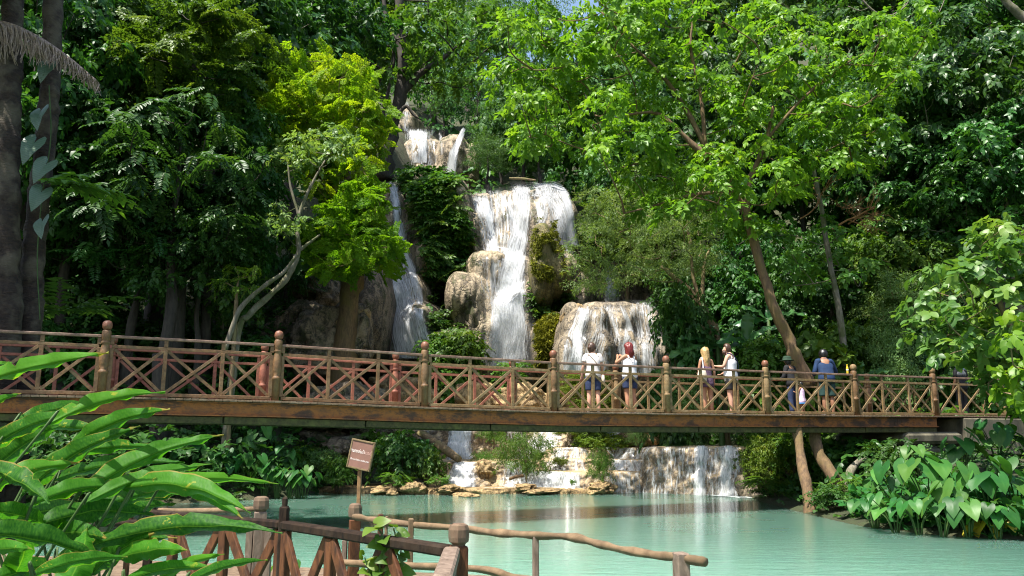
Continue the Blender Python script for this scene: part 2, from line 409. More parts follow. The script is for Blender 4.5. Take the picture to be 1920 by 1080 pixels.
M['sign_board'] = plain_mat('faded_red_board', (.165, .085, .062), .7, .18, 5)
M['sign_frame'] = wood_mat('sign_frame_wood', (.07, .045, .02), (.19, .14, .07), (.11, .09, .035), .8)
M['sign_post'] = wood_mat('sign_post_wood', (.12, .065, .03), (.24, .14, .06), (.16, .11, .05), .7)
M['paint_white'] = plain_mat('white_paint', (.72, .66, .62), .6, .12, 30)
M['paint_faded'] = plain_mat('faded_white_paint', (.45, .28, .23), .6, .2, 30)
# people
M['skin_a'] = plain_mat('fair_skin', (.52, .29, .20), .5, .07, 6, .35, .02)
M['skin_b'] = plain_mat('tan_skin', (.38, .19, .11), .5, .08, 6, .35, .02)
M['skin_c'] = plain_mat('brown_skin', (.25, .125, .07), .5, .08, 6, .35, .02)
M['hair_brown'] = plain_mat('brown_hair', (.06, .028, .015), .45, .4, 40, .5, .4)
M['hair_red'] = plain_mat('red_hair', (.15, .018, .015), .4, .45, 40, .5, .4)
M['hair_blonde'] = plain_mat('blonde_hair', (.38, .25, .10), .45, .4, 30, .5, .4)
M['hair_black'] = plain_mat('black_hair', (.008, .007, .007), .35, .4, 40, .5, .4)
M['white'] = plain_mat('white_cloth', (.74, .73, .74), .85, .05, 5)
M['cream'] = plain_mat('cream_cloth', (.66, .60, .57), .85, .06, 5)
M['denim'] = plain_mat('navy_denim', (.022, .035, .085), .85, .3, 30)
M['denim_blue'] = plain_mat('blue_denim', (.007, .025, .075), .85, .35, 8)
M['purple'] = plain_mat('purple_print_cloth', (.09, .05, .085), .85, .6, 35)
M['black_cloth'] = plain_mat('black_cloth', (.012, .012, .014), .85, .3, 10)
M['teal_cloth'] = plain_mat('dark_teal_cloth', (.012, .04, .035), .85, .3, 10)
M['green_cloth'] = plain_mat('dark_green_cloth', (.012, .035, .018), .85, .4, 10)
M['grey_cloth'] = plain_mat('grey_cloth', (.22, .22, .22), .85, .2, 10)
M['bluegrey_cloth'] = plain_mat('blue_grey_cloth', (.12, .16, .21), .85, .2, 10)
M['robe'] = plain_mat('rust_robe_cloth', (.21, .09, .04), .85, .3, 8)
M['canvas'] = plain_mat('beige_canvas', (.50, .42, .33), .8, .12, 14)
M['lilac'] = plain_mat('lilac_cloth', (.55, .42, .56), .85, .2, 12)
M['blue_trim'] = plain_mat('bright_blue_cloth', (.05, .22, .5), .8, .2, 12)
M['dark_plastic'] = plain_mat('black_plastic', (.02, .02, .022), .35, .1)
M['yellow_plastic'] = plain_mat('yellow_bottle_plastic', (.62, .42, .03), .3, .1)
M['cream_plastic'] = plain_mat('cream_label', (.62, .58, .35), .5, .1)
M['eye'] = plain_mat('eye_white', (.6, .58, .55), .3, .02)
M['shoe'] = plain_mat('shoe_rubber', (.05, .045, .04), .7, .2)
# ------------------------------------------------------------------ terrain
pool_px = [(470, 937), (560, 928), (620, 924), (700, 923), (830, 924), (1000, 921), (1150, 919), (1300, 922), (1400, 928), (1432, 943), (1500, 961), (1580, 980), (1680, 996), (1800, 1007), (1925, 1014)]
pool = [tuple(onz(x, y, 0)[:2]) for x, y in pool_px] + [(15, 11), (16, 2.5), (6, 1.6), (1.5, 1.2), (-2.5, 1.5), (-4.8, 4.0), (-7.5, 7.5), (-11, 11), (-14, 16), (-13, 22)]
POOL = np.array(pool)
def sdist(x, y):
    """signed distance to the pool outline, negative in the water"""
    x, y = np.asarray(x, float), np.asarray(y, float)
    d = np.full(x.shape, 1e9); ins = np.zeros(x.shape, bool)
    n = len(POOL)
    for i in range(n):
        a, b = POOL[i], POOL[(i + 1) % n]; e = b - a
        t = np.clip(((x - a[0]) * e[0] + (y - a[1]) * e[1]) / (e @ e), 0, 1)
        d = np.minimum(d, np.hypot(x - a[0] - t * e[0], y - a[1] - t * e[1]))
        c = ((a[1] > y) != (b[1] > y)) & (x < (b[0] - a[0]) * (y - a[1]) / (b[1] - a[1] + 1e-12) + a[0])
        ins ^= c
    return np.where(ins, -d, d)
def H(x, y):
    x, y = np.asarray(x, float), np.asarray(y, float)
    d = sdist(x, y)
    z = np.where(d < 0, -1.1 * sstep(0, 2.2, -d) - .06, .06 + .22 * sstep(0, 1.6, d) + .9 * sstep(1.0, 5, d))
    near = sstep(9, 5, y) * (d > 0); z = z * (1 - near) + near * (.15)
    mid = sstep(-8.5, -6.0, x) * sstep(10.2, 8.8, x) * sstep(27.5, 29, y)
    z = z * (1 - mid) + mid * np.minimum(z, np.interp(y, [27, 30, 33, 34.5, 37, 60], [-.5, -.25, .3, .9, 1.6, 2.0]))
    cen = np.interp(y, [0, 48.6, 51.5, 60, 75, 80, 84, 140, 200], [0, 0, 14, 18, 24, 30, 34, 63, 70])
    hl = np.interp(y, [0, 25.5, 32, 50, 70, 140, 200], [0, 0, 3.6, 17, 28, 68, 74])
    hr = np.interp(y, [0, 28, 34, 50, 70, 140, 200], [0, 0, 3.2, 15, 28, 68, 74])
    L = sstep(-6.5, -10.5, x + (y - 30) * .02); Rr = sstep(8.2, 11.5, x - (y - 30) * .06)
    w = np.clip(1 - L - Rr, 0, 1)
    side = np.maximum(0, np.abs(x) - 16) * .35 * sstep(14, 30, y)
    z = z + L * hl + Rr * hr + w * cen + side
    return z + .35 * fbm(x * .25, y * .25, 0, 3, 3) * sstep(0, 5, d)
xs = np.concatenate([np.arange(-95, -24, 3.0), np.arange(-24, 24, .6), np.arange(24, 96, 3.0)])
ys = np.concatenate([np.arange(-40, 0, 4.0), np.arange(0, 56, .6), np.arange(56, 180, 2.5)])
gx, gy = np.meshgrid(xs, ys); gz = H(gx, gy)
def gridfaces(ny, nx):
    i = np.arange(ny * nx).reshape(ny, nx)
    return np.stack([i[:-1, :-1].ravel(), i[:-1, 1:].ravel(), i[1:, 1:].ravel(), i[1:, :-1].ravel()], 1)
tag(link('ground', npmesh('ground', np.stack([gx.ravel(), gy.ravel(), gz.ravel()], 1), gridfaces(*gx.shape), M['ground'], True)), kind='structure')
V = np.array([(-26, -6, 0), (26, -6, 0), (26, 33, 0), (-26, 33, 0), (-26, -6, -3), (26, -6, -3), (26, 33, -3), (-26, 33, -3)], float)
tag(link('water', npmesh('water', V, np.array([[0, 1, 2, 3], [7, 6, 5, 4], [0, 4, 5, 1], [1, 5, 6, 2], [2, 6, 7, 3], [3, 7, 4, 0]]), M['pool'])), kind='structure')
# ------------------------------------------------------------------ rock faces made of rounded travertine aprons
def smin(a, b, k=.45):
    h = np.clip(.5 + .5 * (a - b) / k, 0, 1); far = np.abs(a - b) > 50
    return np.where(far, np.minimum(a, b), a * (1 - h) + b * h - k * h * (1 - h))
class Rock:
    """union of rounded aprons (cx, cy, rx, r_up, r_down in photo pixels, front distance, depth) over a back wall"""
    def __init__(s, bulges, wall=None, top=None, flute=1.0, seed=0, k=.25):
        s.b = []; s.wall = wall; s.top = top; s.fl = flute; s.seed = seed; s.k = k
        for cx, cy, rx, ru, rd, D, dep in bulges:
            p = at(cx, cy, D); k = D / 1519.0
            s.b.append((p[0], p[2], rx * k, ru * k, rd * k, D, dep))
    def D(s, X, Z, detail=True):
        X, Z = np.asarray(X, float), np.asarray(Z, float)
        out = np.full(X.shape, 1e3 if s.wall is None else s.wall)
        wx = X + .25 * fbm(X * .5, Z * .5, 1.7, 2, s.seed + 9); wz = Z + .3 * fbm(X * .6, Z * .6, 7.7, 2, s.seed + 19)
        for cx, cz, rx, ru, rd, D, dep in s.b:
            dz = wz - cz; r2 = (np.abs(wx - cx) / rx) ** 2.2 + np.abs(dz / np.where(dz > 0, ru, rd)) ** 2.4
            q = np.where(r2 < 1, D + dep * (1 - np.sqrt(np.clip(1 - r2, 0, 1))), D + dep + (np.sqrt(r2) - 1) * 14)
            if s.wall is None: q = np.where(r2 > 1.3, 1e3, q)
            out = smin(out, q, s.k)
        if s.top is not None:
            zt = np.interp(X, s.top[0], s.top[1]); out = out + 7 * np.maximum(0, Z - zt)
        if detail:
            f = s.fl
            n = .40 * fbm(X * .8, Z * .22, s.seed, 3, s.seed) + .20 * (1 - 2 * np.abs(vnoise(X * 2.1, Z * .45, s.seed + .5, s.seed + 2))) \
                + .10 * (1 - 2 * np.abs(vnoise(X * 4.6, Z * .9, s.seed + 1.5, s.seed + 7))) + .10 * fbm(X * 5, Z * 2.6, s.seed, 3, s.seed + 4)
            out = out - f * n
        return out
    def mesh(s, name, x0, x1, z0, z1, st, mat):
        X, Z = np.meshgrid(np.arange(x0, x1, st), np.arange(z0, z1, st)); Y = s.D(X, Z)
        fc = gridfaces(*X.shape); y = Y.ravel()
        fc = fc[(y[fc] < 500).all(1)]
        used = np.unique(fc); mp = np.full(X.size, -1); mp[used] = np.arange(len(used))
        return npmesh(name, np.stack([X.ravel(), y, Z.ravel()], 1)[used], mp[fc][:, ::-1], mat, True)
    def hit(s, px, py, guess, detail=True):
        """the point where the sight line through a photo pixel meets the rock"""
        Y = np.full(np.shape(px), float(guess))
        for _ in range(6):
            p = at(np.asarray(px, float), np.asarray(py, float), Y); d = s.D(p[0], p[2], detail)
            Y = np.where(d < 500, .5 * Y + .5 * d, Y)
        return np.array(at(np.asarray(px, float), np.asarray(py, float), Y))
_at = at
def at(px, py, Y):
    cx = (np.asarray(px, float) - 960) / F; cy = (540 - np.asarray(py, float)) / F
    dy = CT - cy * ST; dz = ST + cy * CT; t = Y / dy
    return np.array([cx * t, Y + 0 * t, CZ + dz * t])
def px_top(lst, Y):
    P = [at(x, y, Y) for x, y in lst]; return np.array([p[0] for p in P]), np.array([p[2] for p in P])
main = Rock([
    (950, 500, 100, 175, 220, 44.6, 2.2), (928, 600, 96, 150, 170, 43.3, 1.3), (958, 470, 60, 60, 90, 44.2, 1.6), (900, 440, 50, 110, 90, 45.0, 2.2), (1030, 500, 70, 150, 120, 44.6, 2.4), (1038, 632, 44, 56, 90, 40.4, 2.4),
    (905, 425, 48, 72, 80, 45.4, 2.2), (962, 430, 42, 90, 90, 46.0, 1.8), (1015, 440, 76, 100, 90, 44.3, 3.2), (1062, 430, 34, 80, 70, 44.6, 2),
    (958, 545, 66, 85, 130, 43.0, 1.7), (962, 640, 58, 110, 120, 42.3, 1.6), (890, 585, 50, 88, 120, 41.9, 1.9), (864, 545, 38, 50, 60, 41.6, 1.8), (912, 495, 46, 40, 70, 42.7, 1.5), (905, 640, 34, 60, 80, 41.7, 1.2), (938, 590, 22, 40, 50, 42.2, .9),
    (1060, 500, 36, 46, 60, 43.0, 2.0), (1085, 560, 36, 70, 90, 43.5, 2.2), (978, 560, 34, 40, 50, 42.5, 1.6),
    (742, 420, 40, 95, 160, 44.8, 3.2), (790, 470, 44, 90, 60, 44.6, 2.6), (815, 400, 62, 95, 120, 44.4, 3), (850, 380, 40, 70, 80, 44.2, 2),
    (748, 560, 56, 80, 130, 42.0, 4.0), (770, 640, 62, 100, 90, 40.6, 3.0), (782, 600, 30, 40, 60, 40.4, 1.6), (795, 480, 26, 40, 40, 43.6, 1.4), (830, 640, 40, 30, 60, 40.6, 2)],
    48.2, px_top([(560, 330), (700, 330), (745, 322), (760, 300), (800, 292), (850, 305), (868, 345), (945, 346), (955, 338), (1045, 336), (1070, 352), (1088, 420), (1110, 440), (1260, 470)], 46), 1.0, 1)
tag(link('cliff', main.mesh('cliff', -12, 9.2, .3, 17.6, .075, M['cliff'])), kind='structure')
upper = Rock([(790, 300, 64, 66, 120, 71.5, 3), (846, 300, 44, 70, 90, 70.5, 3), (757, 240, 34, 66, 140, 76, 4), (885, 300, 30, 50, 60, 71, 3), (810, 330, 60, 40, 80, 70.5, 3), (735, 260, 40, 60, 120, 75, 4)], None, None, 1.5, 5)
tag(link('cliff.001', upper.mesh('upper_cliff', -17, -3, 20, 38, .16, M['cliff'])), kind='structure')
dome = Rock([(1110, 650, 64, 92, 120, 35.6, 3.2), (1082, 680, 40, 70, 80, 35.0, 2.4), (1198, 600, 56, 46, 60, 37.4, 2.4), (1205, 668, 60, 50, 90, 36.0, 2.6), (1160, 620, 40, 62, 110, 36.6, 2.2),
             (1150, 575, 62, 24, 50, 37.6, 3), (1245, 670, 26, 60, 80, 36.8, 2), (1078, 585, 24, 26, 40, 38.0, 1.8), (1062, 668, 26, 40, 60, 34.6, 1.6), (1128, 600, 24, 36, 40, 36.0, 1.2), (1100, 612, 22, 30, 40, 35.7, 1.0), (1140, 660, 22, 50, 60, 35.3, 1.2), (1178, 640, 22, 30, 30, 36.0, 1.0), (1226, 612, 22, 30, 40, 37.0, 1.2), (1190, 676, 20, 26, 40, 35.6, 1.0), (1222, 668, 18, 34, 60, 35.8, 1.0)], None, None, .95, 11, .1)
o = tag(link('travertine_dome', dome.mesh('travertine_dome', 1.6, 8.2, .9, 9.0, .06, M['dome'])), 'smooth grey tan travertine dome the two women look at, with thin veils running down it', 'rock formation')
leftrock = Rock([(690, 585, 34, 105, 110, 38.6, 3.0), (640, 520, 44, 70, 90, 40.4, 2.5), (610, 555, 34, 38, 60, 39.0, 2), (575, 530, 34, 60, 110, 40.5, 2)], None, None, .7, 21)
tag(link('cliff.002', leftrock.mesh('left_rock_wall', -12.5, -5.2, 1.0, 11.5, .075, M['boulder'])), kind='structure')
# ------------------------------------------------------------------ falling water
def sheet(rock, rows, guess, flow, off=.12, na=15, step=5.0, free=True):
    rows = np.asarray(rows, float)
    n = max(6, int((rows[-1, 0] - rows[0, 0]) / step))
    py = np.linspace(rows[0, 0], rows[-1, 0], n)
    xl = np.interp(py, rows[:, 0], rows[:, 1]); xr = np.interp(py, rows[:, 0], rows[:, 2])
    w = 3.5 * np.stack([vnoise(py * .035, 0, flow * 9, 5), vnoise(py * .035, 4, flow * 9, 6)])
    t = np.linspace(0, 1, na)
    PX = (xl + w[0])[:, None] * (1 - t) + (xr + w[1])[:, None] * t; PY = np.repeat(py[:, None], na, 1)
    P = rock.hit(PX, PY, guess)
    Y = P[1] - off
    for i in range(1, n):                       # water keeps falling clear of what it left
        Y[i] = np.minimum(Y[i], Y[i - 1] + (.02 if free else 9))
    for _ in range(2):
        Y[:, 1:-1] = (Y[:, :-2] + 2 * Y[:, 1:-1] + Y[:, 2:]) / 4
        Y[1:-1] = np.minimum(Y[1:-1], (Y[:-2] + 2 * Y[1:-1] + Y[2:]) / 4)
    Q = at(PX, PY, Y); Q = np.stack([Q[0], Q[1], Q[2]], -1)
    u = np.cumsum(np.r_[0, np.full(na - 1, 1.0)]) / (na - 1)
    wid = np.linalg.norm(Q[:, -1] - Q[:, 0], axis=-1).mean()
    seg = np.linalg.norm(np.diff(Q[:, na // 2], axis=0), axis=-1); v = np.r_[0, np.cumsum(seg)]
    k = rng.uniform(0, 50)
    UV = np.stack([np.repeat((u * wid + k)[None], n, 0), np.repeat((v + k)[:, None], na, 1)], -1)
    ed = np.repeat((1 - np.abs(2 * t - 1) ** 3.5)[None], n, 0)
    ed = ed * (.35 + .65 * sstep(0, .06 * n, np.arange(n)))[:, None]
    return Q.reshape(-1, 3), gridfaces(n, na), UV.reshape(-1, 2), ed.ravel(), np.full(n * na, flow)
def waterfall(name, label, sheets, mat='fall', cat='waterfall', group=None):
    Vs, Fs, U, E, Fl = [], [], [], [], []; n = 0
    for s in sheets:
        Vs.append(s[0]); Fs.append(s[1] + n); U.append(s[2]); E.append(s[3]); Fl.append(s[4]); n += len(s[0])
    me = npmesh(name, np.concatenate(Vs), np.concatenate(Fs), M[mat], True, {'edge': np.concatenate(E), 'flow': np.concatenate(Fl)}, np.concatenate(U))
    return tag(link(name, me), label, cat, group)
S = sheet
RW = lambda *r: list(r)
waterfall('waterfall', 'main white waterfall pouring over the tan cliff and down its middle beside the mossy pillar', [
    S(main, [(348, 872, 950), (400, 876, 960), (470, 886, 965), (520, 892, 960), (580, 905, 960)], 45, .42, .09, 19),
    S(main, [(346, 905, 1000), (420, 915, 1000), (500, 925, 998), (600, 915, 1000), (680, 900, 1004)], 45, .50, .12, 21),
    S(main, [(338, 990, 1062), (380, 1000, 1078), (430, 1010, 1088), (500, 1035, 1088), (540, 1040, 1080)], 44, .48, .1, 21),
    S(main, [(560, 905, 1002), (610, 898, 1006), (690, 872, 1014)], 42, .55, .6, 19),
    S(main, [(335, 952, 1008), (352, 948, 1004), (380, 945, 1002), (430, 940, 998), (470, 928, 994), (505, 916, 1000), (545, 908, 1003), (590, 902, 1004), (630, 896, 1007), (675, 884, 1012)], 45, .58),
    S(main, [(338, 958, 1000), (390, 960, 1002), (440, 950, 996), (475, 936, 992), (520, 932, 994), (560, 925, 996), (610, 918, 998), (672, 905, 1002)], 45, .70, .25, 13),
    S(main, [(470, 950, 990), (500, 940, 990), (540, 926, 985), (570, 920, 960), (610, 916, 970), (672, 906, 1000)], 43, .85, .32, 11),
    S(main, [(335, 1000, 1048), (350, 1004, 1060), (380, 1015, 1072), (420, 1028, 1080), (462, 1036, 1090)], 44, .58),
    S(main, [(337, 985, 1034), (370, 990, 1050), (410, 1000, 1030), (440, 995, 1010)], 45, .56),
    S(main, [(337, 1030, 1050), (360, 1045, 1066), (400, 1060, 1078), (460, 1062, 1088)], 44, .85, .2, 9),
    S(main, [(362, 876, 912), (385, 880, 926), (420, 890, 934), (450, 898, 938), (474, 904, 942)], 45, .58),
    S(main, [(368, 898, 912), (400, 908, 924), (440, 918, 932), (472, 922, 938)], 45, .85, .2, 9),
    S(main, [(352, 922, 944), (400, 924, 940), (440, 930, 942)], 46, .42, .12, 9),
    S(main, [(486, 918, 936), (530, 917, 932), (560, 916, 930), (590, 922, 942), (640, 915, 950)], 43, .62, .14, 9),
    S(main, [(480, 880, 930), (520, 884, 932), (560, 900, 930)], 43, .34, .12, 11),
    S(main, [(620, 905, 1000), (650, 898, 1006), (690, 890, 1010)], 42, .60, .5, 13)])
waterfall('waterfall.001', 'narrow side waterfall that fans out over a rounded base behind the bright yellow green tree', [
    S(main, [(332, 726, 742), (400, 734, 753), (470, 742, 768), (505, 762, 784), (560, 778, 794), (600, 782, 798)], 44, .76, .15, 9),
    S(main, [(332, 722, 748), (400, 728, 760), (470, 735, 778), (520, 750, 790), (580, 765, 800)], 44, .52, .2, 13),
    S(main, [(500, 705, 765), (580, 706, 798), (672, 708, 836)], 42, .66, .28, 19),
    S(main, [(345, 730, 738), (420, 740, 752), (480, 752, 770), (520, 768, 784)], 44, .85, .25, 7),
    S(main, [(470, 734, 764), (520, 742, 770), (560, 748, 774)], 43, .45),
    S(main, [(498, 710, 756), (540, 710, 776), (580, 712, 792), (620, 714, 806), (672, 722, 826)], 42, .62),
    S(main, [(520, 712, 735), (580, 716, 748), (620, 728, 765), (672, 740, 790)], 42, .72, .2, 9),
    S(main, [(540, 752, 768), (600, 764, 800), (640, 790, 815), (672, 800, 828)], 42, .66, .2, 9)])
waterfall('waterfall.002', 'upper waterfall falling in threads over a tan ledge left of the slanting chute', [
    S(upper, [(238, 745, 835), (270, 742, 838), (310, 745, 838)], 72, .46, .15, 15),
    S(upper, [(241, 758, 802), (270, 762, 806), (305, 764, 806)], 72, .66), S(upper, [(186, 752, 770), (215, 752, 772), (245, 750, 774)], 78, .5),
    S(upper, [(244, 792, 806), (275, 790, 802), (305, 790, 800)], 72, .8, .3, 7), S(upper, [(246, 735, 756), (300, 732, 756)], 75, .35), S(upper, [(246, 822, 830), (290, 824, 832)], 72, .5, .2, 7)])
waterfall('waterfall.003', 'upper waterfall chute high on the hill, one slanting white ribbon right of the threads', [
    S(upper, [(238, 864, 877), (262, 853, 869), (285, 842, 862), (310, 834, 858), (334, 826, 856)], 71, .85, .3, 11)])
waterfall('waterfall.004', 'small waterfall half hidden by the grey green tree, above the travertine dome', [
    S(main, [(486, 1126, 1158), (520, 1126, 1166), (568, 1120, 1176)], 47, .60), S(main, [(495, 1136, 1156), (565, 1128, 1165)], 47, .7, .25, 9)])
waterfall('waterfall.005', 'thin veils of water sliding down the grey travertine dome behind the two women', [
    S(dome, [(566, 1085, 1180), (620, 1072, 1190), (700, 1040, 1190)], 36, .46, .08, 25), S(dome, [(562, 1150, 1250), (640, 1160, 1258), (700, 1165, 1262)], 36, .47, .08, 21),
    S(dome, [(570, 1080, 1116), (620, 1060, 1104), (660, 1048, 1100), (700, 1034, 1112)], 36, .62, .12, 19), S(dome, [(636, 1160, 1200), (700, 1158, 1206)], 36, .6, .1, 13),
    S(dome, [(574, 1088, 1112), (600, 1080, 1102), (630, 1072, 1096), (660, 1064, 1098), (700, 1046, 1112)], 36, .72),
    S(dome, [(580, 1090, 1106), (640, 1072, 1092), (700, 1054, 1100)], 36, .85, .2, 9),
    S(dome, [(566, 1134, 1149), (600, 1140, 1152), (640, 1158, 1168), (690, 1158, 1172)], 37, .58, .1, 9),
    S(dome, [(566, 1158, 1172), (605, 1168, 1184), (632, 1166, 1196), (660, 1160, 1180), (700, 1160, 1174)], 37, .62, .1, 9),
    S(dome, [(562, 1176, 1234), (625, 1192, 1240)], 37, .40), S(dome, [(636, 1188, 1242), (700, 1192, 1252)], 36, .46),
    S(dome, [(640, 1200, 1214), (700, 1200, 1216)], 36, .7, .18, 7), S(dome, [(600, 1246, 1254), (640, 1252, 1260), (700, 1258, 1268)], 37, .5, .1, 7)])
# ------------------------------------------------------------------ travertine terraces of the lower cascade
def terrace(name, lip, z, zb, back, seed, bulge=.28, label=None, n=None, gold=False):
    """lip: (photo column, distance); a flat top reaching back, a rounded lip and a lumpy wall"""
    P = np.array([(at(px, 821, Y)[0], Y) for px, Y in lip]); P = spline(P, 14)
    L = np.r_[0, np.cumsum(np.linalg.norm(np.diff(P, axis=0), axis=1))]
    n = n or max(20, int(L[-1] / .07)); s = np.linspace(0, L[-1], n)
    X = np.interp(s, L, P[:, 0]); Y = np.interp(s, L, P[:, 1])
    T = nrm(np.stack([np.gradient(X), np.gradient(Y)], 1)); N = np.stack([T[:, 1], -T[:, 0]], 1)   # outward, to the viewer
    h = z - zb; m = 18
    prof = [(-back, .03), (-back * .6, .03), (-back * .3, .025), (-.45, .02), (-.22, .01), (-.09, -.012), (0, -.06)] + \
           [(bulge * math.sin(k / m * 1.6) + .12 * (k / m) ** 3, -.06 - (h - .06) * k / m) for k in range(1, m + 1)]
    A = []; V = []
    for k, (o, dz) in enumerate(prof):
        px_, py_ = X + N[:, 0] * o, Y + N[:, 1] * o
        zz = np.full(n, z + dz)
        d = .26 * fbm(px_ * .8, py_ * .8, zz * .35 + seed, 3, seed) + .20 * fbm(px_ * 2.6, py_ * 2.6, zz * 2.2, 3, seed + 3) + .07 * fbm(px_ * 9, py_ * 9, zz * 8, 2, seed + 5)
        f = 0.0 if k < 3 else min(1.0, (k - 2) / 5)
        zz = zz + .05 * fbm(px_ * 2, py_ * 2, seed, 3, seed + 1)
        V.append(np.stack([px_ + N[:, 0] * d * f, py_ + N[:, 1] * d * f, zz], 1))
    V = np.stack(V); vv = np.r_[0, np.cumsum(np.linalg.norm(np.diff(V[:, n // 2], axis=0), axis=1))]
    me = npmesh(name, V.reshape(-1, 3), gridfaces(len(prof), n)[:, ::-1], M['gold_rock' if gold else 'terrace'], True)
    o = link(name, me)
    if label: tag(o, label, 'rock terrace')
    else: tag(o, kind='structure')
    nn = np.repeat(N[None], len(prof), 0)
    return dict(V=V, s=s, v=vv, N=nn, X=X)
def lipwater(T, parts, off=.045):
    out = []
    for x0, x1, flow, k0, k1 in parts:      # photo columns of the run, density, first and last profile row
        Y = T['V'][6, :, 1]; col = 960 + F * T['V'][6, :, 0] / (Y * CT)
        idx = np.where((col >= x0) & (col <= x1))[0]
        if len(idx) < 4: continue
        a, b = idx[0], idx[-1] + 1
        Vv = T['V'][k0:k1, a:b].copy(); up = np.zeros(k1 - k0)
        lift = np.array([off if k <= 4 else off * .6 for k in range(k0, k1)])
        Vv[..., 2] += lift[:, None] * (np.arange(k0, k1) < 7)[:, None]
        Vv[..., :2] += T['N'][k0:k1, a:b] * (off + .05 * rng.random() + .12 * np.clip((np.arange(k0, k1) - 6) / 18, 0, 1))[:, None, None] * (np.arange(k0, k1) >= 5)[:, None, None]
        for _ in range(2): Vv[:, 1:-1] = (Vv[:, :-2] + Vv[:, 2:] + 2 * Vv[:, 1:-1]) / 4
        nr, nc = k1 - k0, b - a; r = rng.uniform(0, 40)
        U = np.stack([np.repeat((T['s'][a:b] + r)[None], nr, 0), np.repeat((T['v'][k0:k1] + r)[:, None], nc, 1)], -1)
        t = np.linspace(0, 1, nc); ed = np.repeat((1 - np.abs(2 * t - 1) ** 4)[None], nr, 0)
        kk = np.arange(k0, k1); ed = ed * np.where(kk < 5, np.clip((kk - k0) / 3, 0, .8), 1)[:, None]
        out.append((Vv.reshape(-1, 3), gridfaces(nr, nc)[:, ::-1], U.reshape(-1, 2), ed.ravel(), np.full(nr * nc, flow)))
    return out
E_ = 25
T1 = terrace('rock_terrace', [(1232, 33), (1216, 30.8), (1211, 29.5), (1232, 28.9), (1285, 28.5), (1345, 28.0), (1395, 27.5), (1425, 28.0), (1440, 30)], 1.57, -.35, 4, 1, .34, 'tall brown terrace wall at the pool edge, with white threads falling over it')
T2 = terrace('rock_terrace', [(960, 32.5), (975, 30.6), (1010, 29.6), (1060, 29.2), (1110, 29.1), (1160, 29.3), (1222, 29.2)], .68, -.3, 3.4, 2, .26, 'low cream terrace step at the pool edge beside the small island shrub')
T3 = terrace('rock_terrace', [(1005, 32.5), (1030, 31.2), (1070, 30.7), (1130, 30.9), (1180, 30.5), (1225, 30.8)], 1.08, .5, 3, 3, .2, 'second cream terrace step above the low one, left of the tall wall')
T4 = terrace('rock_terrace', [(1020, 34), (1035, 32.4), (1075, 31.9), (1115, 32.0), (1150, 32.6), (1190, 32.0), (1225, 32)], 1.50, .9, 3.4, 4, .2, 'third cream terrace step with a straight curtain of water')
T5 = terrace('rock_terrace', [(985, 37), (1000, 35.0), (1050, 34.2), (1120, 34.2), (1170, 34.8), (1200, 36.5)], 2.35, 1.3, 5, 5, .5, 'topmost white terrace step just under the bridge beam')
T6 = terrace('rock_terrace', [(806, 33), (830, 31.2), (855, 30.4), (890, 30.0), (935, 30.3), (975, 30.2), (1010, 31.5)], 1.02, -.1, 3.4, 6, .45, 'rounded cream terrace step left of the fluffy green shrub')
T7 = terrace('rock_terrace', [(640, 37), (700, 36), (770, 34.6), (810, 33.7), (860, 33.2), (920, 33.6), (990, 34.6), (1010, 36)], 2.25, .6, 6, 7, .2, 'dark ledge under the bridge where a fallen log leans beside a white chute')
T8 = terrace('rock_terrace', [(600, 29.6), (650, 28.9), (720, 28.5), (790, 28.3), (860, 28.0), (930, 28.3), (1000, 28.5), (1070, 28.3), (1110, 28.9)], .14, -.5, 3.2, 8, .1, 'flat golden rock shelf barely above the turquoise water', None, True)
waterfall('cascade', 'white threads falling over the tall brown terrace wall into the pool', lipwater(T1, [(1212, 1436, .43, 4, E_), (1300, 1332, .78, 3, E_), (1322, 1380, .45, 3, E_), (1345, 1395, .66, 3, E_), (1240, 1262, .5, 3, E_), (1385, 1436, .45, 3, E_), (1212, 1240, .5, 3, E_)]) + lipwater(T1, [(1302, 1330, .7, 5, E_), (1350, 1385, .6, 5, E_)], .12), 'fall_fine', 'cascade')
waterfall('cascade.001', 'wide white apron of water on the low cream step at the pool edge', lipwater(T2, [(975, 1120, .68, 4, E_), (1005, 1090, .62, 6, E_), (1105, 1222, .54, 4, E_)]), 'fall_fine', 'cascade')
waterfall('cascade.002', 'white water spilling over the second cream step, left of the tall wall', lipwater(T3, [(1015, 1120, .54, 4, E_), (1125, 1225, .66, 3, E_)]), 'fall_fine', 'cascade')
waterfall('cascade.003', 'straight curtain of water on the third cream step', lipwater(T4, [(1030, 1115, .58, 5, E_), (1120, 1225, .60, 4, E_)]), 'fall_fine', 'cascade')
waterfall('cascade.004', 'broad white cascade just under the bridge beam, feeding the cream steps', lipwater(T5, [(1000, 1070, .62, 2, E_), (1060, 1200, .86, 1, E_)]), 'fall_fine', 'cascade')
waterfall('cascade.005', 'white water over the rounded step between golden rocks, left of the fluffy shrub', lipwater(T6, [(850, 898, .80, 4, E_), (925, 1005, .66, 5, E_), (860, 900, .7, 8, E_)]), 'fall_fine', 'cascade')
waterfall('cascade.006', 'bright white chute beside the leaning fallen log', lipwater(T7, [(838, 888, .92, 3, E_), (842, 884, .9, 5, E_), (760, 840, .40, 4, E_), (930, 1000, .5, 4, E_)]) + lipwater(T7, [(844, 882, .85, 5, E_)], .14), 'fall_fine', 'cascade')
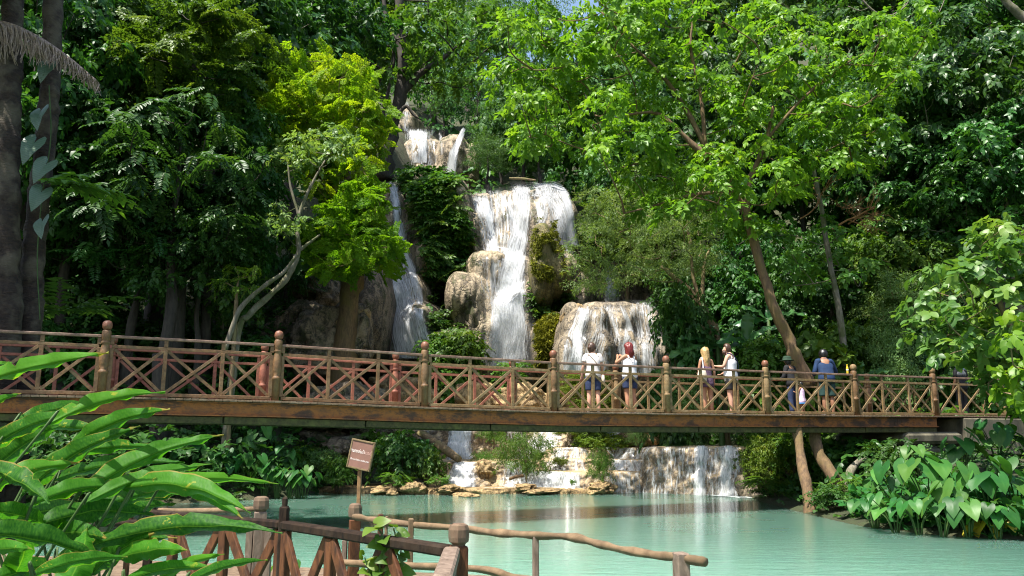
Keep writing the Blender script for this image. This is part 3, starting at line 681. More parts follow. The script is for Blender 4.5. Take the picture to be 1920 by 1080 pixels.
def flat_foam(name, line, w, z, flow, kind='structure'):
    P = spline(np.array([onz(x, y, z)[:2] for x, y in line]), 8); n = len(P); na = 7
    T = nrm(np.gradient(P, axis=0)); N = np.stack([-T[:, 1], T[:, 0]], 1); t = np.linspace(-1, 1, na)
    V = np.zeros((n, na, 3)); V[..., 0] = P[:, :1] + N[:, :1] * t * w; V[..., 1] = P[:, 1:] + N[:, 1:] * t * w; V[..., 2] = z
    s = np.r_[0, np.cumsum(np.linalg.norm(np.diff(P, axis=0), axis=1))]
    U = np.stack([np.repeat(s[:, None], na, 1), np.repeat((t * w)[None], n, 0)], -1)
    ed = np.repeat((1 - np.abs(t) ** 1.6)[None], n, 0) * np.clip(np.minimum(np.arange(n), np.arange(n)[::-1]) / 4, 0, 1)[:, None]
    me = npmesh(name, V.reshape(-1, 3), gridfaces(n, na), M['foam'], False, {'edge': ed.ravel(), 'flow': np.full(n * na, flow)}, U.reshape(-1, 2))
    tag(link(name, me), kind=kind)
flat_foam('water_foam', [(1150, 920), (1205, 921.5), (1260, 924), (1320, 926.5), (1380, 931), (1415, 934)], .45, .014, .95)
flat_foam('water_foam', [(850, 900), (900, 903), (950, 899), (1010, 899)], .5, .215, .78)
flat_foam('water_foam', [(870, 915), (950, 914), (1020, 913), (1090, 917)], .25, .205, .6)
# ------------------------------------------------------------------ foliage: sprays of leaves
def leaf4(base, d, n, L, w, fold=.22, droop=.18):
    """a folded leaf of two triangles on each side of the midrib: 6 points"""
    base, d, n = np.asarray(base, float), nrm(d), nrm(n); x = nrm(np.cross(d, n)); n = np.cross(x, d)
    V = [base, base + d * .45 * L + n * -.0 * L, base + d * L - n * droop * L,
         base + d * .36 * L - x * w + n * fold * w, base + d * .36 * L + x * w + n * fold * w,
         base + d * .74 * L - x * w * .62 + n * (fold * w * .5 - droop * .45 * L), base + d * .74 * L + x * w * .62 + n * (fold * w * .5 - droop * .45 * L)]
    return np.array(V)
LF_F = np.array([[0, 1, 3], [0, 4, 1], [3, 1, 5], [1, 4, 6], [5, 1, 2], [1, 6, 2]])
def leaf2(base, d, n, L, w, fold=.2, droop=.15):
    base, d, n = np.asarray(base, float), nrm(d), nrm(n); x = nrm(np.cross(d, n)); n = np.cross(x, d)
    return np.array([base, base + d * L - n * droop * L, base + d * .42 * L - x * w + n * fold * w, base + d * .42 * L + x * w + n * fold * w])
L2_F = np.array([[0, 1, 2], [0, 3, 1]])
def tmpl(kind, seed):
    r = np.random.default_rng(seed); V, Fc, Tn = [], [], []; n = 0
    def add(v, f):
        nonlocal n
        V.append(v); Fc.append(f + n); n += len(v); Tn.append(np.full(len(v), r.uniform(-.12, .12)))
    def j(s): return r.normal(0, s, 3)
    if kind == 'pinnate':
        m = 9
        for i in range(m):
            t = (i + .8) / (m + .5); p = np.array([0, t, -.28 * t * t])
            for sd in (-1, 1):
                L = .30 * (1 - .45 * abs(t - .45) * 1.4)
                add(leaf2(p, np.array([sd, .55, -.25]) + j(.1), np.array([0, .2, 1]) + j(.2), L, .055), L2_F)
        add(leaf2(np.array([0, 1, -.28]), np.array([0, 1, -.5]), np.array([0, .3, 1]), .25, .055), L2_F)
    elif kind == 'feather':          # twice divided, very fine
        for i in range(7):
            t = (i + .6) / 7; p = np.array([0, t, -.22 * t * t])
            for sd in (-1, 1):
                L = .42 * (1 - .5 * t)
                for k in range(5):
                    q = p + np.array([sd * .8, .55, -.16]) * L * (k + .5) / 5
                    add(leaf2(q, np.array([sd * .4, .9, -.2]) + j(.25), np.array([0, .1, 1]) + j(.3), .15, .050), L2_F)
                    add(leaf2(q, np.array([sd * .9, -.3, -.2]) + j(.25), np.array([0, .1, 1]) + j(.3), .13, .046), L2_F)
    elif kind == 'broad':
        for i in range(9):
            t = (i + .5) / 9; p = np.array([0, t * .9, -.18 * t * t]) + j(.03); sd = 1 if i % 2 else -1
            add(leaf4(p, np.array([sd * (1 - .5 * t), .55 + .3 * t, -.25]) + j(.25), np.array([0, .1, 1]) + j(.35), r.uniform(.34, .46), .115), LF_F)
        add(leaf4(np.array([0, .9, -.18]), np.array([0, 1, -.45]) + j(.1), np.array([0, .3, 1]), .42, .115), LF_F)
    elif kind == 'small':
        for i in range(20):
            p = np.array([r.normal(0, .22), r.uniform(.1, .95), r.normal(-.05, .13)])
            add(leaf2(p, np.array([r.normal(0, .8), .6, r.normal(-.3, .4)]), np.array([0, .1, 1]) + j(.5), r.uniform(.15, .23), .045), L2_F)
    elif kind == 'willow':
        for i in range(22):
            t = r.uniform(0, 1); p = np.array([r.normal(0, .12), t, -.1 * t + r.normal(0, .08)])
            add(leaf2(p, np.array([r.normal(0, .55), .8, r.normal(0, .45)]), np.array([0, .1, 1]) + j(.5), r.uniform(.2, .32), .026), L2_F)
    elif kind == 'large':
        for i in range(6):
            t = (i + .5) / 6; p = np.array([0, t * .8, -.1 * t]) + j(.05); sd = 1 if i % 2 else -1
            d = np.array([sd * .9, .5 + .4 * t, -.15]) + j(.25); nn = np.array([0, -.1, 1]) + j(.3)
            add(oval(p, d, nn, r.uniform(.42, .6), .17), OV_F)
    elif kind == 'hang':            # leafy trailing strand
        for i in range(12):
            t = (i + .5) / 12; p = np.array([r.normal(0, .05), .12 * t, -t])
            add(leaf4(p, np.array([r.normal(0, .8), .5, -.5]), np.array([0, 1, .5]) + j(.4), r.uniform(.16, .26), .07), LF_F)
    elif kind == 'tuft':            # short mossy tuft
        for i in range(9):
            add(leaf2(j(.10), np.array([r.normal(0, .7), r.normal(.3, .5), r.normal(-.5, .5)]), np.array([0, .5, 1]) + j(.6), r.uniform(.3, .6), .07), L2_F)
    return np.concatenate(V), np.concatenate(Fc), np.concatenate(Tn)
def oval(base, d, n, L, w, droop=.2):
    base, d, n = np.asarray(base, float), nrm(d), nrm(n); x = nrm(np.cross(d, n)); n = np.cross(x, d); V = [base]
    for t, ww in ((.14, .62), (.36, 1.0), (.62, .92), (.84, .55)):
        c = base + d * t * L - n * droop * L * t * t
        V += [c - x * w * ww + n * .18 * w * ww, c, c + x * w * ww + n * .18 * w * ww]
    V.append(base + d * L - n * droop * L); return np.array(V)
OV_F = np.array([[0, 2, 1], [0, 3, 2]] + [[a, a + 1, a + 4] for a in (1, 4, 7)] + [[a, a + 4, a + 3] for a in (1, 4, 7)] +
                [[a + 1, a + 2, a + 5] for a in (1, 4, 7)] + [[a + 1, a + 5, a + 4] for a in (1, 4, 7)] + [[10, 11, 13], [11, 12, 13]])
TM = {k: [tmpl(k, 100 + i) for i in range(4)] for k in ('pinnate', 'feather', 'broad', 'small', 'willow', 'large', 'hang', 'tuft')}
def sprays(P, Dr, Nn, size, kind, tint):
    """arrays of spray places -> vertices, faces, tint"""
    P, Dr = np.asarray(P), nrm(Dr); X = nrm(np.cross(Dr, Nn)); Nn = np.cross(X, Dr)
    Mx = np.stack([X, Dr, Nn], 2); which = rng.integers(0, 4, len(P)); VV, FF, TT = [], [], []; n = 0
    for k in range(4):
        i = np.where(which == k)[0]
        if not len(i): continue
        tv, tf, tt = TM[kind][k]
        v = P[i][:, None] + np.einsum('aij,kj->aki', Mx[i], tv) * size[i][:, None, None]
        f = tf[None] + (np.arange(len(i)) * len(tv))[:, None, None] + n
        VV.append(v.reshape(-1, 3)); FF.append(f.reshape(-1, 3)); TT.append(np.clip(tint[i][:, None] + tt[None], 0, 1).ravel()); n += len(i) * len(tv)
    return np.concatenate(VV), np.concatenate(FF), np.concatenate(TT)
def crown_mesh(name, clusters, kind, size, mat, dens=9.0, flat=.7, droop=.35, jit=.35, tint=None, inner=.45, zmin=-.45, njit=.3):
    """clusters (n,4): centre + radius; leaves sit in the outer, upper part of every cluster"""
    P, Dr, Nn, S, T = [], [], [], [], []
    for ci, (x, y, z, r) in enumerate(clusters):
        m = max(5, int(dens * (r / size) ** 2))
        u = nrm(rng.normal(0, 1, (m * 3, 3))); u = u[u[:, 2] > zmin + rng.uniform(-.2, .2, len(u))][:m]; m = len(u)
        rad = r * (inner + (1 - inner) * rng.random(m) ** .6)
        p = np.array([x, y, z]) + u * rad[:, None] * np.array([1, 1, flat])
        d = u * np.array([1, 1, .35]) + np.array([0, 0, -droop]) + rng.normal(0, jit, (m, 3))
        P.append(p - nrm(d) * size * .4); Dr.append(d); Nn.append(u * .5 + np.array([0, 0, 1.0]) + rng.normal(0, njit, (m, 3)))
        S.append(size * rng.uniform(.65, 1.35, m)); ct = rng.uniform(-.16, .16) + (tint[ci] if tint is not None else .5)
        T.append(np.clip(ct + rng.normal(0, .13, m), 0, 1))
    V, Fc, tt = sprays(np.concatenate(P), np.concatenate(Dr), np.concatenate(Nn), np.concatenate(S), kind, np.concatenate(T))
    return npmesh(name, V, Fc, M[mat], False, {'tint': tt})
def ell_clusters(n, c, rx, ry, rz, r, rv=.35, lo=-.9):
    out = []
    k = 0
    while len(out) < n and k < n * 60:
        k += 1
        u = nrm(rng.normal(0, 1, 3)); 
        if u[2] < lo: continue
        q = np.asarray(c) + u * np.array([rx, ry, rz]) * rng.uniform(.45, 1.0)
        rr = r * rng.uniform(1 - rv, 1 + rv)
        if all(np.linalg.norm(q - o[:3]) > .75 * min(rr, o[3]) for o in out): out.append(np.array([*q, rr]))
    return np.array(out)
def limbs(mb, skel, clusters, r0=.035, seed=0, sub=1.0):
    """branches from the nearest lower place of the skeleton into every cluster"""
    r = np.random.default_rng(seed); S = [np.asarray(p, float) for p in skel]
    base = np.asarray(skel[0]); order = np.argsort([np.min(np.linalg.norm(np.asarray(S) - c[:3], axis=1)) for c in clusters])
    for ci in order:
        c = clusters[ci]; A = np.asarray(S); d = np.linalg.norm((A - c[:3]) * np.array([1, 1, 1]), axis=1) + np.maximum(0, A[:, 2] - c[2] + .1) * 1.2
        a = A[np.argmin(d)]; b = c[:3]; L = np.linalg.norm(b - a)
        if L < .15: continue
        m = a * .5 + b * .5 + r.normal(0, .10 * L, 3) - np.array([0, 0, .06 * L]); pts = spline([a, m, b], 4)
        mb.tube(pts, np.linspace(r0 * min(1.6, .5 + .25 * L), r0 * .3, len(pts)), 5, False)
        S += [pts[3], pts[5], pts[7]]
    return S
def tree(name, label, trunk, rad, clusters, kind, size, mat, bark, cat='tree', group=None, r0=.035, extra=(), seed=0, **kw):
    """trunk: world points; extra: further big limbs [(points, radii)]"""
    b = np.asarray(trunk[0], float)
    t = thing(name, label, cat, b, 0, group)
    mb = MB(); pts = spline(trunk, 6); rr = np.interp(np.linspace(0, 1, len(pts)), np.linspace(0, 1, len(rad)), rad)
    mb.tube(pts, rr, 10, True, .35, seed); sk = list(pts[len(pts) // 3::2])
    for e, er in extra:
        ep = spline(e, 6); mb.tube(ep, np.interp(np.linspace(0, 1, len(ep)), np.linspace(0, 1, len(er)), er), 8, True, .25, seed + 1); sk += list(ep[2::2])
    if clusters is not None and len(clusters): limbs(mb, sk, clusters, r0, seed)
    mb.build('trunk', M[bark], t, True)
    if clusters is not None and len(clusters): link('crown', crown_mesh('crown', clusters, kind, size, mat, **kw), t, None, True)
    return t
def pxc(lst, Y, sd=1.0, seed=0):
    """clusters from photo places (column, row, radius in photo pixels[, extra distance])"""
    r = np.random.default_rng(seed); out = []
    for q in lst:
        y = Y + (q[3] if len(q) > 3 else 0) + r.normal(0, sd); p = at(q[0], q[1], y); out.append([*p, q[2] * y / 1519])
    return np.array(out)
def lobes(n, L, Y, rpx, sd=1.2, seed=0, sep=.8):
    """clusters spread over ellipses (cx, cy, rx, ry) of the photo"""
    r = np.random.default_rng(seed); L = np.array(L, float); ar = L[:, 2] * L[:, 3]; out = []; k = 0
    while len(out) < n and k < n * 80:
        k += 1; e = L[r.choice(len(L), p=ar / ar.sum())]; a, q = r.uniform(0, 6.283), math.sqrt(r.random())
        x, y = e[0] + e[2] * q * math.cos(a), e[1] + e[3] * q * math.sin(a); rr = rpx * r.uniform(.7, 1.3)
        if all(math.hypot(x - o[0], (y - o[1]) * 1.2) > sep * rpx for o in out): out.append((x, y, rr))
    return pxc(out, Y, sd, seed)
# ------------------------------------------------------------------ the trees one looks at
def P3(lst, Y): return [at(q[0], q[1], Y + (q[2] if len(q) > 2 else 0)) for q in lst]
def ground_at(p): return np.array([p[0], p[1], float(H(p[0], p[1])) - .2])
# big bright tree at the right
Y = 26.0
tr = P3([(1492, 672), (1480, 640), (1455, 585), (1428, 510), (1402, 410), (1362, 340), (1322, 272), (1280, 195), (1232, 130), (1180, 80), (1128, 22)], Y)
ex = [(P3([(1400, 405), (1405, 340), (1422, 300), (1437, 262), (1450, 200)], Y), [.13, .10, .09, .07, .05]),
      (P3([(1340, 305), (1300, 272), (1262, 235), (1230, 212), (1180, 215), (1110, 235)], Y - .4), [.12, .10, .07, .06, .04, .02]),
      (P3([(1322, 272), (1318, 215), (1310, 160), (1295, 90), (1300, 30)], Y), [.09, .07, .06, .05, .03]),
      (P3([(1437, 262), (1500, 190), (1570, 130), (1640, 90)], Y), [.06, .05, .04, .02]),
      (P3([(1375, 358), (1300, 365), (1230, 385), (1170, 400)], Y - .5), [.06, .05, .035, .02])]
cl = np.concatenate([lobes(165, [(1040, 150, 110, 100), (1110, 40, 170, 60), (1070, 255, 85, 50), (1200, 110, 110, 110), (1220, 280, 110, 60), (1290, 50, 120, 70), (1420, 110, 120, 100),
                         (1580, 120, 140, 80), (1480, 220, 140, 70), (1330, 320, 100, 50), (1440, 340, 90, 50), (1290, 395, 90, 32), (1680, 60, 60, 40), (1600, 210, 90, 40), (1390, 430, 50, 25), (1560, 300, 70, 30), (1250, 330, 90, 50)], Y, 35, 1.3, 3, .8)])
tree('broadleaf_tree', 'tall bright green tree with a forked reddish trunk leaning left over the bridge', [tr[0] + (tr[0] - tr[2]) * .62] + tr, [.26, .21, .19, .165, .15, .14, .12, .10, .08, .06, .04, .03], cl, 'broad', .50, 'leaf_bright', 'bark_brown',
     extra=ex, seed=3, dens=11, flat=.62, droop=.45, r0=.032)
# yellow green feathery tree at the left
Y = 32.5
tr = P3([(640, 640), (650, 590), (664, 520), (672, 470), (664, 400), (650, 330), (630, 250), (612, 170), (605, 115)], Y)
cl = np.concatenate([lobes(145, [(590, 145, 85, 45), (530, 200, 40, 50), (600, 215, 90, 60), (670, 200, 60, 55), (585, 280, 85, 45), (665, 275, 60, 45), (640, 340, 60, 40), (690, 250, 35, 40)], Y, 23, 1.5, 5, .62)])
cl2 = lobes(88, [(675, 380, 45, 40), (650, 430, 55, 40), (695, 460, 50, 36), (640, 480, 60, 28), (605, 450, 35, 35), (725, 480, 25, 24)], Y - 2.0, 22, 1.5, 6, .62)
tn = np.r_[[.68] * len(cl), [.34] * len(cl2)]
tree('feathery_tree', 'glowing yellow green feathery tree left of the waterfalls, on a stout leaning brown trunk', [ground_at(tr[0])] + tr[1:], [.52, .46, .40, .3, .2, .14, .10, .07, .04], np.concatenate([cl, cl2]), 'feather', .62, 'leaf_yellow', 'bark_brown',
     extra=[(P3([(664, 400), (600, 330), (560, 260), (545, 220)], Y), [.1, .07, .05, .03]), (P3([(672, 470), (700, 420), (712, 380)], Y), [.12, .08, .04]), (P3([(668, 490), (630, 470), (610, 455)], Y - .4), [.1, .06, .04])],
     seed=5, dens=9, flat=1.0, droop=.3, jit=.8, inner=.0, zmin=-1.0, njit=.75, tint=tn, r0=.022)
# pale thin tree with a double trunk
Y = 26.5
tr = P3([(428, 668), (446, 630), (468, 590), (512, 548), (542, 515), (560, 470), (557, 430), (565, 390), (585, 345), (610, 300)], Y)
cl = lobes(26, [(600, 275, 55, 28), (560, 300, 45, 25), (640, 265, 40, 22), (545, 425, 26, 22), (530, 400, 18, 14)], Y, 22, .6, 8, .8)
tree('pale_tree', 'slender tree with a pale curved double trunk rising behind the left bridge panels', [ground_at(tr[0])] + tr[1:], [.115, .11, .105, .10, .095, .085, .075, .06, .045, .03], cl, 'broad', .36, 'leaf_grey', 'bark_pale',
     extra=[(P3([(412, 690), (434, 620), (450, 580), (490, 540), (530, 512), (556, 478)], Y - .4), [.09, .085, .08, .07, .06, .05]), (P3([(560, 470), (580, 455), (600, 440)], Y), [.07, .05, .03]), (P3([(562, 410), (545, 350), (540, 310)], Y), [.06, .04, .03])],
     seed=8, dens=8, r0=.02)
tree('sapling', 'small lime green sapling with flat feathery layers left of the pale double trunk', [ground_at(at(441, 640, 26.2))] + P3([(441, 600), (443, 560), (446, 530)], 26.2), [.08, .07, .05, .03], pxc([(446, 512, 22), (425, 530, 24), (470, 520, 22), (452, 540, 22), (480, 505, 18), (440, 500, 16), (415, 540, 16), (475, 540, 14)], 26.2, .3), 'pinnate', .42, 'leaf_bright', 'bark_tan', 'sapling', seed=9, dens=8, flat=.4)
# dark tree on the cliff
Y = 49.0
tr = P3([(716, 335), (722, 290), (735, 235), (750, 180), (755, 130), (752, 70), (748, 0), (745, -60)], Y)
cl = lobes(70, [(690, 40, 80, 60), (800, 40, 90, 60), (740, 110, 50, 40), (860, 120, 70, 40), (845, 160, 45, 18), (920, 60, 60, 50), (640, 60, 50, 50)], Y, 34, 2, 11, .95)
tree('dark_tree', 'dark forked tree standing on top of the cliff in front of the upper waterfalls', tr, [.65, .6, .5, .4, .36, .32, .28, .2], cl, 'broad', .85, 'leaf_mid', 'bark_dark',
     extra=[(P3([(750, 180), (775, 150), (800, 128), (830, 110), (862, 82)], Y), [.3, .26, .22, .16, .08]), (P3([(752, 80), (730, 60), (722, 20), (715, -30)], Y), [.22, .2, .18, .1]),
            (P3([(700, 170), (715, 140), (735, 125), (738, 90)], Y + 1), [.22, .2, .18, .1]), (P3([(737, 228), (760, 200), (775, 215), (790, 225)], Y - .5), [.16, .12, .08, .04]), (P3([(706, 330), (712, 250), (735, 140)], Y - .4), [.14, .14, .1])],
     seed=11, dens=7, r0=.06)
# grey green tree beside the dome
Y = 31.0
tr = P3([(1352, 668), (1344, 640), (1330, 605), (1312, 570), (1292, 545), (1265, 520), (1240, 500)], Y)
cl = lobes(46, [(1150, 395, 55, 45), (1210, 400, 60, 40), (1110, 500, 45, 50), (1160, 455, 60, 40), (1230, 465, 60, 45), (1300, 480, 50, 40), (1190, 500, 35, 25), (1280, 430, 50, 30)], Y, 30, 1.2, 13, .85)
tree('grey_green_tree', 'grey green tree with a forked tan trunk spreading left over the travertine dome', [ground_at(tr[0])] + tr[1:], [.22, .20, .18, .16, .13, .10, .06], cl, 'willow', .48, 'leaf_grey', 'bark_tan',
     extra=[(P3([(1335, 618), (1318, 580), (1317, 540), (1322, 490), (1330, 470)], Y), [.12, .10, .09, .07, .04]), (P3([(1312, 570), (1300, 520), (1296, 480)], Y), [.09, .07, .04]), (P3([(1340, 630), (1305, 605), (1292, 575), (1290, 545)], Y - .3), [.09, .08, .07, .05])],
     seed=13, dens=15, r0=.025, flat=.75, droop=.6)
# thin straight trunk and the flat layers round it
Y = 28.0
tr = P3([(1586, 650), (1576, 600), (1563, 530), (1551, 460), (1540, 390), (1528, 330), (1520, 290)], Y)
cl = lobes(24, [(1500, 430, 70, 28), (1430, 425, 60, 25), (1560, 425, 50, 20), (1500, 500, 60, 30), (1600, 495, 40, 35), (1520, 545, 45, 20)], Y, 26, 1.0, 17, .8)
tree('thin_tree', 'thin straight grey trunk with flat leafy layers beside the dead orange branch', [ground_at(tr[0])] + tr[1:], [.12, .11, .10, .09, .08, .06, .04], cl, 'broad', .45, 'leaf_mid', 'bark_pale', seed=17, dens=8, flat=.45, r0=.025)
# dead orange branch
def dead_branch():
    mb = MB(); r = np.random.default_rng(4)
    def grow(p, d, L, rad, lev):
        n = 5; pts = [p]; dd = d
        for i in range(n):
            dd = nrm(dd + r.normal(0, .16, 3) + np.array([0, 0, .02])); pts.append(pts[-1] + dd * L / n)
        mb.tube(spline(pts, 2), np.linspace(rad, rad * .45, 2 * n + 1), 5, False)
        if lev < 4:
            for k in range(4 if lev < 3 else 3):
                i = r.integers(1, n + 1); grow(pts[i], nrm(dd + r.normal(0, .55, 3)), L * r.uniform(.45, .7), rad * .55, lev + 1)
    a = at(1560, 430, 27.8); grow(a, nrm(at(1690, 395, 27.4) - a), 1.6, .045, 0); grow(at(1590, 420, 27.8), nrm(at(1650, 370, 27.4) - at(1590, 420, 27.8)), 1.2, .03, 1); grow(at(1500, 410, 27.8), np.array([.9, 0, .3]), 1.2, .03, 1)
    t = thing('dead_branch', 'bare tangle of dead orange twigs hanging right of the thin grey trunk', 'dead branch', a)
    mb.build('twigs', M['rust_twig'], t, True)
dead_branch()
# ------------------------------------------------------------------ forest trees: a few grown kinds, copied
def kind_tree(key, Rr, Hh, n, r, leafkind, size, mat, bark, flat, droop, dens, seed, trunk_h=6.0, lo=-.8):
    """a tree with the crown centre at the origin of height trunk_h + Hh; meshes only"""
    global rng
    rng = np.random.default_rng(seed)
    c = np.array([0, 0, trunk_h + Hh * .5]); cl = ell_clusters(n, c, Rr, Rr, Hh, r, .35, lo)
    mb = MB(); tp = spline([(0, 0, -.6), (.15, .1, trunk_h * .4), (-.1, .2, trunk_h * .8), (.1, 0, trunk_h + Hh * .4), (0, .1, trunk_h + Hh)], 5)
    mb.tube(tp, np.linspace(.055 * Rr + .06, .04, len(tp)), 8, True, .3, seed); limbs(mb, list(tp[6:]), cl, .035, seed)
    return mb.mesh(key + '_trunk', M[bark]), crown_mesh(key + '_crown', cl, leafkind, size, M and mat, dens, flat, droop)
KT = {}
KT['dark'] = kind_tree('dark', 3.6, 4.2, 60, 1.15, 'broad', .62, 'leaf_dark', 'bark_dark', .6, .5, 8, 31)
KT['blue'] = kind_tree('blue', 3.4, 3.4, 46, 1.05, 'pinnate', .95, 'leaf_blue', 'bark_dark', .5, .45, 10, 32)
KT['mid'] = kind_tree('mid', 3.6, 3.8, 60, 1.1, 'broad', .60, 'leaf_mid', 'bark_tan', .62, .45, 9, 33)
KT['gloss'] = kind_tree('gloss', 3.4, 4.0, 56, 1.1, 'broad', .66, 'leaf_gloss', 'bark_pale', .62, .55, 9, 34)
KT['far'] = kind_tree('far', 3.8, 4.4, 64, 1.15, 'small', .95, 'leaf_far', 'bark_dark', .7, .35, 9, 35)
KT['far2'] = kind_tree('far2', 3.6, 4.0, 58, 1.15, 'broad', .80, 'leaf_far', 'bark_dark', .7, .4, 7, 36)
KT['bright'] = kind_tree('bright', 3.4, 3.6, 50, 1.1, 'broad', .62, 'leaf_bright', 'bark_tan', .6, .45, 9, 37)
KT['grey'] = kind_tree('grey', 3.2, 3.0, 46, 1.0, 'small', .62, 'leaf_grey', 'bark_tan', .7, .35, 10, 38)
KT['fern'] = kind_tree('fern', 3.2, 3.0, 34, 1.1, 'feather', 1.1, 'leaf_mid', 'bark_dark', .5, .35, 7, 39)
def shrub_kind(key, n, r, leafkind, size, mat, dens, seed, flat=.8, droop=.3):
    global rng
    rng = np.random.default_rng(seed)
    cl = ell_clusters(n, (0, 0, .75), .95, .95, .65, r, .3, -.7)
    mb = MB()
    for k in range(7):
        a = rng.uniform(0, 6.28); q = np.array([math.cos(a), math.sin(a), 0]) * rng.uniform(.2, .6)
        mb.tube(spline([(q[0] * .15, q[1] * .15, -.15), (q[0] * .6, q[1] * .6, .5), (q[0], q[1], 1.05)], 3), np.linspace(.03, .01, 7), 5, False)
    return mb.mesh(key + '_stems', M['twig']), crown_mesh(key + '_foliage', cl, leafkind, size, mat, dens, flat, droop)
KS = {}
KS['dark'] = shrub_kind('dark', 20, .48, 'broad', .34, 'leaf_dark', 7, 51)
KS['mid'] = shrub_kind('mid', 20, .48, 'broad', .34, 'leaf_mid', 7, 52)
KS['gloss'] = shrub_kind('gloss', 20, .48, 'large', .42, 'leaf_gloss', 8, 53)
KS['fluffy'] = shrub_kind('fluffy', 26, .45, 'willow', .34, 'leaf_mid', 10, 54)
KS['grey'] = shrub_kind('grey', 20, .48, 'small', .36, 'leaf_grey', 9, 55)
KS['olive'] = shrub_kind('olive', 22, .46, 'tuft', .22, 'leaf_olive', 9, 56)
KS['fern'] = shrub_kind('fern', 14, .5, 'pinnate', .55, 'leaf_mid', 7, 57)
KS['large'] = shrub_kind('large', 22, .45, 'large', .50, 'leaf_mid', 9, 58)
KS['bright'] = shrub_kind('bright', 20, .48, 'broad', .34, 'leaf_bright', 7, 59)
rng = np.random.default_rng(70)
KDESC = dict(dark='dark broadleaf tree', blue='blue green layered tree', mid='mid green leafy tree', gloss='glossy dark leaved tree', far='hazy fine leaved tree', far2='hazy broad leaved tree',
             bright='bright sunlit tree', grey='pale grey green tree', fern='feathery drooping tree')
def ktree(kind, px, py, Y, Rm, hk=1.0, label=None, rz=None, group=None):
    """crown centre at the photo place, at its real distance; the trunk goes to the ground there"""
    p = at(px, py, Y); Rb = dict(dark=3.6, blue=3.4, mid=3.6, gloss=3.4, far=3.8, far2=3.6, bright=3.4, grey=3.2, fern=3.2)[kind]
    s = Rm / Rb; hz = s * hk; g = float(H(p[0], p[1])); ch = (6 + 2) * hz
    t = thing('forest_tree', label, 'tree', (p[0], p[1], max(g, p[2] - ch) if g < p[2] else p[2] - ch), 0, group)
    tm, cm = KT[kind]
    o = link('trunk', tm, t); o2 = link('crown', cm, t); a = rng.uniform(0, 6.28) if rz is None else rz
    t.location.z = p[2] - ch
    for q in (o, o2): q.rotation_euler = (0, 0, a); q.scale = (s, s, hz)
    gap = (p[2] - ch) - g          # a longer bole where the ground lies lower
    if gap > .3:
        mb = MB(); mb.tube(spline([(0, 0, -gap - .4), (.12, 0, -gap * .5), (0, 0, .8)], 4), np.linspace(.30 * s + .05, .24 * s, 9), 8, True, .3, 3); mb.build('bole', M['bark_dark'], t)
    return t
def shrub(kind, px, py, Y, w, h, label, name='shrub', rz=None, group=None, z=None, cat=None):
    """w, h in metres; (px, py) is the foot"""
    p = at(px, py, Y)
    lift = 0
    if z is None: z = float(H(p[0], p[1])) - .1; lift = max(0, p[2] - z)      # rooted in the ground even where the rails hide its foot
    t = thing(name, label, cat or name.replace('_', ' '), (p[0], p[1], z), 0, group)
    sm, fm = KS[kind]; a = rng.uniform(0, 6.28) if rz is None else rz
    for nm, me in (('stems', sm), ('foliage', fm)):
        o = link(nm, me, t); o.rotation_euler = (0, 0, a); o.scale = (w / 2.4, w / 2.4, (h + (lift if nm == 'stems' else 0)) / 1.7); o.location = (0, 0, lift if nm == 'foliage' else 0)
    for q in range(int(lift / (h * .55) + .7)):       # lower storeys of leaves down to the ground
        o = link('foliage', fm, t); o.rotation_euler = (0, 0, a + 1.9 * (q + 1)); o.scale = (w / 2.4, w / 2.4, h / 1.7); o.location = (.15 * w * math.sin(q * 2.1 + a), .15 * w * math.cos(q * 2.1 + a), lift * (q / max(1, int(lift / (h * .55) + .7))))
    return t
